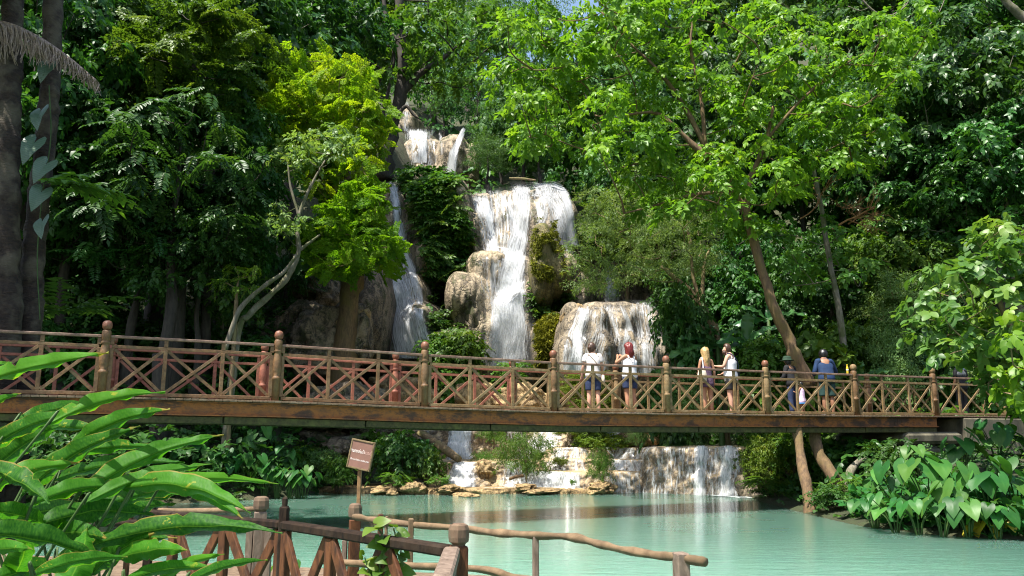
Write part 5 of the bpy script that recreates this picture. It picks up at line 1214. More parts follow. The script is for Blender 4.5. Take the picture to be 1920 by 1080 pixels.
# banana plants
def banana(label, foot, Y, leaves, group='banana plants behind the bridge', L=1.9, W=.24):
    b = np.array([at(*foot, Y)[0], Y, max(.9, float(H(at(*foot, Y)[0], Y)))]); top = at(*foot, Y); t = thing('banana_plant', label, 'banana plant', b, 0, group); mb = MB(); mb.tube(spline([b, (b + top) / 2, top], 3), np.linspace(.13, .08, 7), 8, True); mb.build('stem', M['stem'], t, True)
    for i, (dx, dz, l) in enumerate(leaves):
        s = np.linspace(0, 1, 16); dy = rng.uniform(-.5, .1); d = nrm(np.array([dx, dy, dz])); P = top + d * (s * L * l)[:, None] + np.array([0, 0, -1]) * (s ** 2.2 * L * l * .45)[:, None]
        T = nrm(np.gradient(P, axis=0)); x = nrm(np.cross(T, np.array([.15, -.6, .8]))); up = np.cross(x, T)
        link('leaf', blade_mesh('leaf', P, nrm(x - up * .25), nrm(-x - up * .25), W * (.8 + .3 * rng.random()), 'leaf_banana', ruff=.22, seed=i + int(Y * 3), tint=rng.uniform(.2, .95), shape=(.8, .45)), t, None, True)
banana('banana plant with tattered blue green leaves left of the blonde woman', (1345, 650), 30.5, [(-.8, .55, 1), (-.9, .2, 1.1), (-.6, .9, .9), (.5, .8, .8), (.9, .3, .7), (-.95, -.1, .9)])
banana('banana plant with a tall upright leaf between the couple and the big trunk', (1400, 640), 30.0, [(.1, 1, 1.0), (-.5, .8, .8), (.7, .7, 1), (.9, .2, .9), (-.8, .3, .8)])
banana('young banana plant right of the man in the blue jacket', (1612, 712), 28.0, [(.0, 1, .8), (.7, .7, .9), (-.7, .6, .8), (.9, .2, .8), (-.9, .25, .8)], L=1.4, W=.2)
banana('banana plant deep in shade behind the lower big trunk', (1440, 600), 32.0, [(.3, 1, .8), (-.7, .7, .9), (.8, .5, .9), (-.9, .2, .8)])
# ------------------------------------------------------------------ shrubs
shrub('fluffy', 988, 893, 29.8, 2.2, 2.5, 'fluffy bright willow leaved shrub in the middle of the cascades', z=.15)
t = shrub('fluffy', 1128, 912, 28.6, 1.1, 1.5, 'small wispy shrub growing on its own island mound in the pool', z=.25)
shrub('dark', 755, 905, 29.5, 2.5, 1.9, 'big dark leafy shrub right of the sign', z=.2); shrub('mid', 800, 900, 29.3, 1.5, 1.4, 'leafy shrub right of the big dark one beside the golden shelf', z=.2)
shrub('large', 715, 870, 30.6, 1.7, 1.6, 'large leaved shrub behind the sign, under the girder', z=.7)
shrub('gloss', 780, 868, 30.8, 1.5, 1.2, 'shrub with big pale leaves left of the leaning log', z=.85)
shrub('mid', 632, 905, 28.7, 1.2, 1.2, 'leafy shrub left of the sign post', z=.15); shrub('grey', 600, 870, 29.6, 1.6, 1.2, 'pale bush between the taro clump and the sign', z=.5)
shrub('bright', 565, 868, 29.8, 1.4, 1.1, 'yellowish bush above the right end of the left taro clump', z=.7)
shrub('fern', 742, 918, 28.4, 1.3, .8, 'pale fern clump on the golden shelf right of the sign post', name='fern_clump', z=.12, cat='fern')
shrub('fern', 822, 918, 28.1, .9, .5, 'small fern clump on a golden rock at the pool edge', name='fern_clump', z=.22, cat='fern')
shrub('fern', 640, 915, 28.4, 1.1, .8, 'fern clump at the water edge left of the sign post', name='fern_clump', z=.1, cat='fern')
shrub('fluffy', 905, 868, 31, 1.0, .8, 'small bush on a golden rock between two white chutes', z=.75); shrub('fluffy', 925, 830, 33.5, 1.3, 1.2, 'leafy bush in front of the falling water under the bridge', z=1.5)
shrub('grey', 1195, 838, 31.5, .9, .9, 'thin grey bush on the terrace above the tall wall, left one', z=1.5); shrub('mid', 1268, 838, 31.5, 1.3, 1.3, 'small tree like bush standing on the tall terrace wall', z=1.55); shrub('grey', 1235, 820, 34, 1.4, 1.1, 'bush behind the terrace rim under the bridge', z=1.7)
shrub('olive', 1050, 865, 30.4, .7, .45, 'low yellow mossy cushion beside the fluffy shrub', z=.8); shrub('mid', 1075, 905, 29, .35, .3, 'tiny green seedling on a low rock in the cascade', z=.2)
shrub('fluffy', 1462, 900, 27.2, 2.4, 2.2, 'lime mossy bush at the water edge right of the tall terrace wall', z=.25); shrub('olive', 1446, 905, 26.4, 2.2, 2.0, 'sunny yellow green bush leaning over the pool at the right end of the cascade', z=.2)
shrub('fern', 1450, 950, 25.4, 2.0, .9, 'dark fern covered bank foot under the yellow green bush', z=.05); shrub('mid', 1480, 860, 26, 1.9, 1.5, 'green bush behind the first leaning trunk', z=.7)
shrub('gloss', 1620, 890, 23.5, 2.4, 1.5, 'dark glossy bush under the bridge between trunks and taro', z=.6); shrub('fern', 1600, 950, 21, 1.7, .9, 'dark ferns at the water edge right of the leaning trunk', name='fern_clump', z=.2, cat='fern'); shrub('dark', 1680, 900, 22, 2.0, 1.2, 'dark bush left of the concrete abutment', z=.6); shrub('dark', 1560, 960, 20.6, 1.2, .6, 'small dark bush at the foot of the two trunks', z=.1)
GB = 'bushes along the far side of the bridge'
for kind, px, py, Y, w, h, lab in [
    ('mid', 1440, 720, 29, 2.6, 1.9, 'leafy bush behind the man in the white tank top'), ('large', 1540, 715, 28, 2.4, 2.0, 'large leaved bush left of the man in the blue jacket'), ('mid', 1600, 700, 30, 2.6, 2.2, 'leafy bush behind the man in the blue jacket'),
    ('grey', 1680, 715, 28.5, 2.2, 2.4, 'sunlit pale bush right of the young banana plant'), ('gloss', 1740, 715, 29, 2.4, 2.6, 'glossy bush left of the person in the grey and black shirt'), ('grey', 1810, 715, 29, 2.6, 2.4, 'pale leaved bush behind the person in the grey and black shirt'),
    ('dark', 1275, 690, 31, 2.6, 3.4, 'dark green bush right of the travertine dome'), ('gloss', 1880, 700, 28, 2.6, 2.4, 'dark bush behind the far right bridge end'), ('dark', 250, 700, 30, 3.6, 2.2, 'dark bush behind the first left bridge panels'), ('dark', 345, 700, 30.5, 3.6, 2.2, 'dark bush behind the second left bridge panel'), ('dark', 130, 690, 28, 3.4, 2.4, 'dark bush behind the leftmost bridge panel'),
    ('dark', 470, 715, 29.5, 2.8, 1.6, 'dark bush around the foot of the pale double trunk'), ('mid', 860, 705, 40, 3.2, 2.6, 'sunlit ferny bush in the shade at the foot of the cliff'), ('mid', 820, 690, 40, 2.4, 1.6, 'bright green ferns under the fan of the side waterfall'), ('grey', 1290, 735, 30.5, 1.6, 1.2, 'pale willow like bush seen through the rails below the dome'), ('olive', 1105, 735, 33, 2.6, 1.0, 'golden mossy mound seen through the rails behind the women'), ('mid', 960, 720, 38, 2, 1.2, 'bush under the main waterfall behind the rails')]:
    shrub(kind, px, py, Y, w, h, lab, group=GB)
# lit bush with broad leaves at the right edge
Y = 19.0
cl = lobes(64, [(1830, 560, 90, 90), (1880, 480, 60, 60), (1790, 640, 70, 40), (1880, 640, 60, 60), (1895, 720, 45, 45), (1760, 590, 45, 45), (1930, 560, 50, 140)], Y, 30, 1.0, 23, .85)
tree('broad_leaved_bush', 'sunlit bush with broad oval leaves hanging over the right end of the bridge', [np.array([13.6, 19.2, .5]), np.array([13.3, 19.1, 3.0]), at(1900, 620, 19), at(1860, 520, 19)], [.10, .09, .06, .03], cl, 'large', .40, 'leaf_bush', 'bark_tan', 'bush', seed=23, dens=9, flat=.75, droop=.45,
     tint=np.clip(rng.normal(.55, .25, len(cl)), 0, 1), r0=.02)
cl = pxc([(1885, 700, 30), (1905, 745, 30), (1925, 690, 40), (1895, 640, 28), (1930, 770, 36), (1875, 735, 16), (1910, 600, 30)], 16.5, .3, 2)
tree('broad_leaved_branch', 'near branch of bright oval leaves at the right edge, in front of the rail', [at(2010, 560, 16.5), at(1960, 610, 16.5), at(1920, 680, 16.5), at(1900, 740, 16.5)], [.05, .04, .03, .012], cl, 'large', .40, 'leaf_bright', 'bark_tan', 'branch', seed=24, dens=9, droop=.7)
# trunks at the water edge under the bridge
def bare_trunk(label, pts, rad, Y, bark):
    tr = P3(pts, Y); t = thing('tree_trunk', label, 'tree trunk', tr[-1], 0, 'trunks under the bridge'); mb = MB(); p = spline(tr, 6)
    mb.tube(p, np.interp(np.linspace(0, 1, len(p)), np.linspace(0, 1, len(rad)), rad), 10, True, .3, int(pts[0][0])); mb.build('bark', M[bark], t, True)
bare_trunk('straight mossy tree trunk standing in the water edge under the bridge', [(1494, 800, .9), (1500, 850, .6), (1510, 900, .2), (1520, 955, -.1), (1523, 975, -.2)], [.125, .125, .135, .17, .22], 21.4, 'bark_brown')
bare_trunk('curved leaning tree trunk right of the straight mossy one under the bridge', [(1528, 800, 1.2), (1532, 840, .9), (1552, 880, .6), (1582, 922, .3), (1600, 945, .2)], [.15, .155, .17, .18, .2], 21.8, 'bark_brown')
bare_trunk('thin curved dead trunk in the dark bushes under the bridge', [(1622, 860, .9), (1600, 875, .6), (1590, 905, .4), (1588, 930, .3)], [.08, .10, .12, .12], 22.0, 'bark_pale')

t = thing('bare_branch', 'pale bare curling branch against the black hollow at the top right', 'dead branch', at(1640, 60, 33)); mb = MB()
for l, r in (([(1608, -10), (1640, 22), (1672, 28), (1700, 8), (1708, -20)], .05), ([(1640, 50), (1668, 36), (1690, 18), (1705, -8)], .035), ([(1742, 48), (1756, 32), (1766, 12), (1775, -12)], .03), ([(1590, 12), (1612, 20), (1630, 14)], .03)):
    p = spline(P3(l, 33), 5); mb.tube(p, np.linspace(r, r * .5, len(p)), 6, True, .2, 2)
mb.build('twigs', M['bark_pale'], t, True)
t = thing('leaning_trunk', 'pale leaning trunk crossing the top right corner', 'tree trunk', at(1940, 50, 31)); mb = MB(); p = spline(P3([(1868, -20), (1895, 12), (1925, 38), (1960, 70)], 31), 5); mb.tube(p, .16, 9, True, .3, 4); mb.build('bark', M['bark_pale'], t, True)
# ------------------------------------------------------------------ boulders, logs
def boulder(name, label, c, r, mat, seed, cat='boulder', flat=.0, parent=None):
    bm = bmesh.new(); bmesh.ops.create_icosphere(bm, subdivisions=5, radius=1.0); V = np.array([v.co[:] for v in bm.verts])
    n = .50 * fbm(V[:, 0] * 1.2 + seed, V[:, 1] * 1.2, V[:, 2] * 1.5, 5, seed) + .16 * (1 - 2 * np.abs(vnoise(V[:, 0] * 2.3 + seed, V[:, 1] * 2.3, V[:, 2] * 2.0, seed + 1))) + .07 * fbm(V[:, 0] * 7, V[:, 1] * 7 + seed, V[:, 2] * 7, 3, seed + 2)
    V = V * (1 + n)[:, None] * np.array(r)
    for v, q in zip(bm.verts, V): v.co = q
    for f in bm.faces: f.smooth = True
    me = bpy.data.meshes.new(name); bm.to_mesh(me); bm.free(); o = link(name, me, parent, M[mat]); o.location = c; o.rotation_euler = (0, 0, seed * 1.7)
    return tag(o, label, cat)
def B(px, py, Y, r, mat, seed, label, **k):
    p = at(px, py, Y); return boulder('boulder', label, p, r, mat, seed, **k)
B(612, 655, 34.0, (2.2, 1.8, 2.0), 'boulder', 1, 'big dark dappled boulder behind the rail, under the stout leaning trunk')
B(560, 640, 35, (1.6, 1.4, 1.6), 'boulder', 2, 'dark boulder with a mossy shelf behind the thin dark trunk'); B(598, 565, 37.5, (1.1, 1.2, 1.1), 'boulder', 3, 'rounded wet boulder in the hollow left of the stout leaning trunk')
B(655, 612, 33.2, (.75, .6, .8), 'gold_rock', 4, 'small orange lit boulder at the foot of the stout leaning trunk'); B(675, 640, 33.0, (.5, .5, 1.0), 'boulder', 5, 'upright dark stone beside the orange lit boulder'); B(1078, 596, 38.5, (.45, .6, .62), 'gold_rock', 6, 'pale angular boulder at the upper left of the travertine dome')
B(745, 745, 37, (1.8, 1.2, 1.0), 'gold_rock', 7, 'pale boulder under the fan of the side waterfall, seen through the rails'); B(900, 752, 38, (1.3, 1.1, .8), 'gold_rock', 8, 'golden boulder seen through the rails left of the main waterfall foot'); B(980, 750, 37, (1.2, 1.0, .6), 'gold_rock', 9, 'golden mossy boulder seen through the rails at the main waterfall foot'); B(640, 760, 31, (1.6, 1.4, .9), 'boulder', 17, 'dark flat boulder seen through the lower rails behind the left panels')
for i, (px, py, Y, r, mt, lab) in enumerate([
    (1126, 916, 28.4, (.5, .42, .24), 'gold_rock', 'island mound in the pool carrying the small wispy shrub'), (1185, 818, 33.5, (.55, .5, .42), 'gold_rock', 'golden boulder under the bridge beam above the terraces, left of three'), (1215, 822, 33.2, (.6, .5, .40), 'gold_rock', 'golden boulder under the bridge beam above the terraces, middle of three'), (1295, 828, 33, (.75, .6, .33), 'gold_rock', 'rounded golden boulder under the bridge beam at the right of the thin bush'),
    (720, 919, 28.2, (.6, .42, .16), 'gold_rock', 'low golden rock at the pool edge below the pale fern clump'), (775, 917, 28.2, (.42, .36, .22), 'gold_rock', 'golden rock with a dark hollow on the pool edge right of the pale fern clump'), (845, 918, 28.1, (.6, .4, .16), 'gold_rock', 'golden rock right of the small fern clump'), (735, 925, 27.6, (.18, .15, .08), 'gold_rock', 'tiny golden stone alone in the water'), (985, 914, 28.6, (.5, .35, .12), 'gold_rock', 'flat golden rock carrying the tiny seedling'),
    (908, 880, 30.0, (.32, .3, .36), 'gold_rock', 'golden rock with a dark hollow between two white chutes'), (1395, 915, 27.2, (.36, .3, .5), 'dome', 'pale stone at the right foot of the tall terrace wall'), (1415, 922, 26.8, (.22, .2, .22), 'dome', 'small pale stone at the right end of the pool wall'), (870, 930, 27.4, (.7, .3, .10), 'gold_rock', 'flat golden slab just breaking the water'), (1020, 921, 28.2, (.8, .3, .07), 'gold_rock', 'long flat golden slab left of the island mound'),
    (600, 828, 31.5, (1.1, .8, .45), 'boulder', 'grey boulder in the pile under the girder, left of the sign'), (650, 840, 31.0, (.8, .7, .4), 'boulder', 'grey boulder in the pile just behind the sign'), (560, 812, 32.5, (1.2, .8, .5), 'boulder', 'grey boulder at the left end of the pile under the girder'), (700, 815, 32, (.9, .7, .4), 'boulder', 'grey boulder at the right end of the pile under the girder')]):
    B(px, py, Y, r, mt, 30 + i, lab)
def log(label, a, b, r, bark, seed):
    t = thing('log', label, 'log', a); mb = MB(); p = spline([a, (np.array(a) + b) / 2 + np.array([0, 0, .03]), b], 5); mb.tube(p, np.linspace(r, r * .8, len(p)), 9, True, .3, seed); mb.build('bark', M[bark], t, True)
log('fallen tan log leaning down to the golden rocks left of the white chute', at(788, 812, 32.5), at(860, 862, 30.2), .17, 'bark_tan', 1)
log('grey drift log lying in the boulder pile under the girder', at(560, 818, 31.4), at(640, 808, 31.6), .16, 'bark_pale', 2)
log('second grey drift log above the sign in the boulder pile', at(630, 830, 30.6), at(700, 816, 31), .14, 'bark_pale', 3)
log('dark driftwood stick lying in the cascade by the fluffy shrub', at(955, 898, 29.2), at(982, 892, 29.4), .06, 'bark_brown', 4)
log('thin pale driftwood rail lying across the lip of the main waterfall', at(955, 334, 46), at(1005, 338, 46), .07, 'bark_tan', 5)
# ------------------------------------------------------------------ the footbridge
AZ = R(66.5); SP = 3.22; BD = np.array([math.sin(AZ), math.cos(AZ)]); BN = np.array([-BD[1], BD[0]]); P0 = np.array([1.0, 19.2]); WB = 2.5
ZK = np.array([-5, -4, -3, -2, -1, 0, 1, 2, 3, 4, 5.]); ZV = np.array([2.70, 2.71, 2.705, 2.675, 2.60, 2.545, 2.54, 2.545, 2.555, 2.575, 2.60])
def bz(k): return float(np.interp(k, ZK, ZV))
def bp(k, q=0.0, h=0.0):
    """place on the bridge: bay number, distance behind the near rail, height over the rail foot"""
    p = P0 + BD * SP * k + BN * q; return np.array([p[0], p[1], bz(k) + h])
fb = thing('footbridge', 'long wooden footbridge with crossed railings on a rusty steel girder, spanning the picture', 'footbridge', bp(0))
BR = Matrix.Rotation(math.atan2(BD[1], BD[0]), 3, 'Z')
prof = [(.080, -.06), (.080, .40), (.092, .415), (.096, .44), (.084, .465), (.066, .49), (.088, .56), (.096, .66), (.092, .78), (.074, .92), (.066, .96), (.082, .975), (.086, 1.0), (.070, 1.02), (.082, 1.04), (.084, 1.20), (.072, 1.225), (.046, 1.24)]
ball = [(.046, 1.238), (.070, 1.25), (.088, 1.285), (.092, 1.325), (.084, 1.37), (.060, 1.405), (.02, 1.42)]
def shared(name, mb, mat): return mb.mesh(name, mat)
PM = {}
for side, mt, bt in ((0, 'rail_near', 'ball_red'), (1, 'rail_red', 'ball_red'), (2, 'rail_grey', 'ball_red'), (3, 'rail_near', 'rail_grey')):
    a = MB().lathe(prof, n=14).mesh('post', M[mt]); b = MB().lathe(ball, n=14).mesh('finial', M[bt]); PM[side] = (a, b)
def post(k, q, side):
    p = bp(k, q); a, b = PM[side]; o = link('post', a, fb); o.location = Vector(p) - fb.location; f = link('finial', b, o); o.rotation_euler = (rng.normal(0, .006), rng.normal(0, .006), rng.uniform(0, 6)); s = 1.015; o.scale = (s, s, s)
def panel(k, q, m_post, m_top, lean=0.0):
    """one bay of railing: rails, studs and three crosses"""
    z0, zt, zm = .03, 1.13, .94; a, b = bp(k, q), bp(k + 1, q); L = SP; ea = .11 / L
    def pt(s, h): return np.array([*(P0 + BD * SP * (k + s) + BN * q), a[2] + (b[2] - a[2]) * s + h])
    pn = MB(); pn.bar(pt(ea * .7, zt), pt(1 - ea * .7, zt), .085, .052, bev=.008); o = link('railing_panel', pn.mesh('top_rail', M[m_top]), fb, None, True)
    mb = MB()
    mb.bar(pt(ea, zm), pt(1 - ea, zm), .045, .06, bev=.005); mb.build('middle_rail', M[m_post], o, True)
    mb = MB(); mb.bar(pt(ea, z0), pt(1 - ea, z0), .06, .07, bev=.005); mb.build('bottom_rail', M[m_post], o, True)
    for s in (ea, 1 / 3, 2 / 3, 1 - ea):
        mb = MB(); w = .075; mb.bar(pt(s, z0 + .036), pt(s, zm - .031), .05, w, up=(*BD, 0), bev=.005); mb.bar(pt(s, zm + .031), pt(s, zt - .027), .05, w, up=(*BD, 0), bev=.005); mb.build('stud', M[m_post], o, True)
    xs_ = [ea, 1 / 3, 2 / 3, 1 - ea]
    for i in range(3):
        s0, s1 = xs_[i] + .014, xs_[i + 1] - .014; lo, hi = z0 + .05, zm - .045; off = np.array([*BN, 0]) * .012
        mb = MB(); mb.bar(pt(s0, lo) - off, pt(s1, hi) - off, .026, .06, up=(0, 0, 1), bev=.003); mb.bar(pt(s0, hi) + off * 1.4, pt(s1, lo) + off * 1.4, .026, .06, up=(0, 0, 1), bev=.003); mb.build('cross_brace', M[m_post], o, True)
for k in range(-5, 5):
    if k > -5: post(k, 0, 0 if k < 1 else (2 if k < 3 else 3)); post(k, WB, 1 if k < 1 else (2 if k < 4 else 3))
    if k < 4 or True:
        panel(k, 0, 'rail_near' if k < -1 else 'rail_grey', 'handrail'); panel(k, WB, 'rail_red' if k < 0 else 'rail_grey', 'rail_red' if k < 3 else 'handrail')
# deck boards, girders, beams
mb = MB()
for k in np.arange(-5, 4.98, .145 / SP):
    a, b = bp(k, -.12, -.045), bp(k, WB + .12, -.045); mb.bar(a, b, .138, .04, bev=.004)
mb.build('deck_boards', M['deck'], fb, True)
def girder(q, name):
    mb = MB(); ks = np.arange(-5, 4.3, .5)
    for a, b in zip(ks[:-1], ks[1:]):
        A, Bq = bp(a, q), bp(b, q); g = .004
        for hz, w, hh in ((-.082, .13, .022), (-.345, .13, .022), (-.214, .02, .240)): mb.bar(A + [0, 0, hz], Bq + [0, 0, hz], w, hh)
    mb.build(name, M['rust'], fb, True)
    if q < .3:
        mb = MB()
        for k in ks[1::2]:
            for kk in (k - .045, k + .045, k + .12, k + .2):
                for h in (-.15, -.21, -.27): 
                    p = bp(kk, q - .012, h); mb.box(p, (.022, .018, .022), BR)
            p0, p1 = bp(k - .006, q - .013, -.214), bp(k + .006, q - .013, -.214); mb.bar(p0, p1, .006, .235)
        mb.build('rivets', M['rust'], fb, True)
girder(.02, 'girder'); girder(WB - .02, 'girder')
mb = MB()
for a, b in zip(np.arange(-5, 4.0, .9), np.arange(-4.1, 4.9, .9)):
    mb.bar(bp(a, .10, -.435), bp(b - .01, .10, -.43 - .015 * rng.random()), .20, .13 + .02 * rng.random(), bev=.01); mb.bar(bp(a, WB - .1, -.43), bp(b - .01, WB - .1, -.43), .2, .13, bev=.01)
for k in np.arange(-4.9, 4, .33): mb.bar(bp(k, .22, -.41), bp(k, WB - .22, -.41), .12, .12)
mb.build('timber_beam', M['mossbeam'], fb, True)
# abutments
def concrete(label, ks, steps):
    t = thing('bridge_abutment', label, 'abutment', bp(ks[0], 0, -1)); mb = MB()
    for k0, k1, h0, h1, q0, q1, bv in steps:
        mb.bar(bp(k0, (q0 + q1) / 2, (h0 + h1) / 2), bp(k1, (q0 + q1) / 2, (h0 + h1) / 2), q1 - q0, h1 - h0, bev=bv)
    mb.build('concrete', M['concrete'], t, True); return t
concrete('stained concrete abutment stepping out under the right end of the bridge', [4.2], [(4.31, 8, -1.2, -.09, -.16, WB + .3, .03), (3.55, 4.305, -.86, -.50, -.1, WB + .2, .10), (3.75, 4.305, -1.25, -.862, .0, WB + .1, .16), (4.31, 8, -2.6, -1.205, .0, WB + .1, .1)])
t = thing('bridge_pier', 'rusty end post and dark pier carrying the left end of the bridge', 'bridge pier', bp(-3.62, 0, -.4)); mb = MB(); mb.box(bp(-3.68, -.06, -.26), (.22, .2, .72), BR, .01); mb.build('end_post', M['rust'], t, True)
mb = MB(); mb.bar(bp(-5, 1.2, -1.0), bp(-3.5, 1.2, -1.0), 2.5, 1.05, bev=.05); mb.bar(bp(-5, 1.2, -2.1), bp(-3.7, 1.2, -2.1), 2.2, 1.2, bev=.05); mb.build('pier', M['concrete'], t, True)
# small wooden railing on the far bank under the bridge
t = thing('wooden_railing', 'low rustic railing on the sandy path seen under the right end of the bridge', 'railing', at(1640, 830, 29)); mb = MB()
for x in (1580, 1608, 1636, 1664, 1692, 1716): mb.bar(at(x, 838, 29), at(x, 808, 29), .09, .09)
mb.bar(at(1570, 812, 29), at(1725, 810, 29), .08, .06); mb.bar(at(1570, 826, 29.06), at(1725, 824, 29.06), .07, .05)
for x in (1580, 1636, 1692): mb.bar(at(x + 3, 835, 28.94), at(x + 25, 814, 28.94), .05, .05)
mb.build('rails', M['rail_near'], t, True)
V = np.array([at(1690, 838, 29), at(1760, 838, 29), at(1740, 850, 27.2), at(1680, 850, 27.2)]); V[:, 2] = H(V[:, 0], V[:, 1]) + .25
# ------------------------------------------------------------------ near fence, pole rail, boardwalk
ft = thing('wooden_fence', 'dark wooden fence with crossed braces and a capped corner post in the near foreground', 'fence', onz(600, 1079, .25))
ZR = 1.23
def rl(px, py): return onz(px, py, ZR)
N1 = rl(325, 966); N2 = rl(532, 984); N3 = rl(848, 1034); N4 = rl(828, 1095) 
def fpanel(A, Bq, mat_r, mat_b, nx, w=.085, hh=.06, z0=.34):
    mb = MB(); d = nrm(Bq - A); mb.bar(A + d * .02, Bq - d * .02, w, hh, bev=.012); pn = link('fence_panel', mb.mesh('top_rail', M[mat_r]), ft, None, True); L = np.linalg.norm(Bq - A)
    up = np.array([0, 0, 1.0]); nn = np.cross(d, up)
    for i in range(nx + 1):
        p = A + (Bq - A) * (i / nx) * .96 + d * .02 * L; mb = MB(); mb.bar(p - [0, 0, .04], [p[0], p[1], z0 - .1], .06, .085, up=d, bev=.006); mb.build('upright', M[mat_b], pn, True)
    for i in range(nx):
        a = A + (Bq - A) * ((i + .10) / nx); b = A + (Bq - A) * ((i + .90) / nx); mb = MB()
        mb.bar([a[0], a[1], ZR - .05] + nn * .02, [b[0], b[1], z0] + nn * .02, .035, .085, bev=.006); mb.bar([a[0], a[1], z0] - nn * .022, [b[0], b[1], ZR - .05] - nn * .022, .035, .085, bev=.006); mb.build('cross_brace', M[mat_b], pn, True)
fpanel(N1, N2, 'fence_dark', 'fence_brown', 2); fpanel(N2, N3, 'fence_dark', 'fence_brown', 3, .10, .065)
mb = MB(); Lf = N1 + (N1 - N2) * .9; mb.bar(Lf, N1, .085, .06, bev=.012); mb.build('top_rail', M['fence_dark'], ft, True)
fpanel(N3 + nrm(N4 - N3) * .04, N4, 'fence_grey', 'fence_grey', 1, .095, .075)
mb = MB(); q = onz(532, 984, ZR); mb.bar([q[0], q[1], .2], [q[0], q[1], ZR + .14], .07, .07, bev=.01); mb.box([q[0], q[1], ZR + .17], (.04, .04, .08), None, .01); mb.build('post', M['fence_dark'], ft, True)
def capped(par, px, py, Y, w, ztop, mat='fence_brown', zb=.1):
    p = at(px, py, Y); a = MB(); a.box([p[0], p[1], (zb + ztop - .13) / 2], (w, w, ztop - .13 - zb), Matrix.Rotation(.35, 3, 'Z'), .006); o = a.build('post', M[mat], par, True)
    b = MB(); b.lathe([(w * .40, 0), (w * .42, .03), (w * .62, .045), (w * .66, .07), (w * .66, .115), (w * .56, .14), (w * .35, .15)], [p[0], p[1], ztop - .15], 8, False); b.build('cap', M['cap'], o, True); return p
pc = capped(ft, 860, 1030, float(N3[1]) - .02, .095, 1.395, 'fence_brown')
wt = thing('pole_fence', 'rough peeled pole railing along the waterside behind the dark fence, running down to the right', 'fence', onz(700, 975, .3))
pp = [(664, 968, 6.7), (700, 975, 6.5), (790, 985, 6.15), (880, 992, 5.85), (940, 1000, 5.6), (1010, 1004, 5.4), (1080, 1008, 5.15), (1130, 1022, 4.95), (1190, 1035, 4.7), (1250, 1044, 4.5), (1322, 1053, 4.3)]
P = spline([at(*q) for q in pp], 5); mb = MB(); mb.tube(P, (.024 + .003 * np.sin(np.arange(len(P)) * 1.3)), 9, True, .3, 3); mb.build('upper_pole', M['pole'], wt, True)
P = spline([at(*q) for q in [(600, 1052, 6.6), (700, 1058, 6.3), (800, 1062, 6.0), (900, 1067, 5.7), (960, 1081, 5.5), (1040, 1092, 5.2)]], 5); mb = MB(); mb.tube(P, .026, 9, True, .3, 5); mb.build('lower_pole', M['pole'], wt, True)
P = spline([at(*q) for q in [(120, 962, 8.6), (240, 958, 8.2), (360, 958, 7.8), (490, 954, 7.3)]], 5); mb = MB(); mb.tube(P, .026, 9, True, .3, 7); mb.build('upper_pole', M['pole'], wt, True)
P = spline([at(*q) for q in [(120, 985, 8.3), (240, 980, 8.0), (330, 974, 7.6)]], 5); mb = MB(); mb.tube(P, .028, 9, True, .3, 8); mb.build('lower_pole', M['fence_dark'], wt, True)
for px, py, Y, w, mt in [(1003, 1008, 5.42, .046, 'fence_grey'), (1275, 1040, 4.42, .085, 'fence_grey'), (770, 976, 6.2, .05, 'pole'), (713, 968, 6.42, .05, 'fence_brown'), (724, 972, 6.40, .03, 'pole'), (285, 945, 8.0, .09, 'fence_dark'), (245, 962, 8.15, .06, 'fence_brown')]:
    p = at(px, py - 4, Y); mb = MB(); mb.bar([p[0], p[1], -.3], [p[0] + .004, p[1], p[2]], w, w * .8, up=(1, .2, 0), bev=.006); mb.build('post', M[mt], wt, True)
capped(wt, 489, 960, 7.15, .105, 1.40, 'fence_grey'); capped(wt, 666, 960, 6.78, .085, 1.37, 'fence_brown')
for dx, hh in ((-.075, -.10), (.085, -.11)):
    p = at(489, 960, 7.13); mb = MB(); mb.box([p[0] + dx, p[1] - .02, .6 + hh / 2], (.055, .05, 1.3 + hh)); mb.build('side_board', M['fence_grey'], wt, True)
p = at(648, 980, 6.80); mb = MB(); mb.box([p[0], p[1], .55], (.035, .05, 1.05)); mb.build('side_board', M['fence_grey'], wt, True)
bw = thing('boardwalk', 'low plank boardwalk under the dark near fence', 'boardwalk', onz(430, 1075, .3)); mb = MB()
A0, A1 = onz(250, 1052, .27), onz(700, 1072, .27); d = nrm(A1 - A0); nn = np.array([d[1], -d[0], 0])
for i in range(14):
    a = A0 - d * 2.5 + nn * (.15 * i + .0); b = A1 + d * 1.6 + nn * (.15 * i); mb.bar([a[0], a[1], .25 + .006 * rng.random()], [b[0], b[1], .25 + .006 * rng.random()], .142, .04, bev=.004)
mb.build('planks', M['deck'], bw, True); mb = MB()
for s in np.linspace(-.4, 1.3, 7):
    p = A0 + (A1 - A0) * s; q = p + nn * 2.0; mb.bar([p[0], p[1], .175], [q[0], q[1], .175], .1, .1); mb.bar([p[0], p[1], .12], [p[0], p[1], -1.2], .1, .1)
mb.build('joists', M['fence_dark'], bw, True)
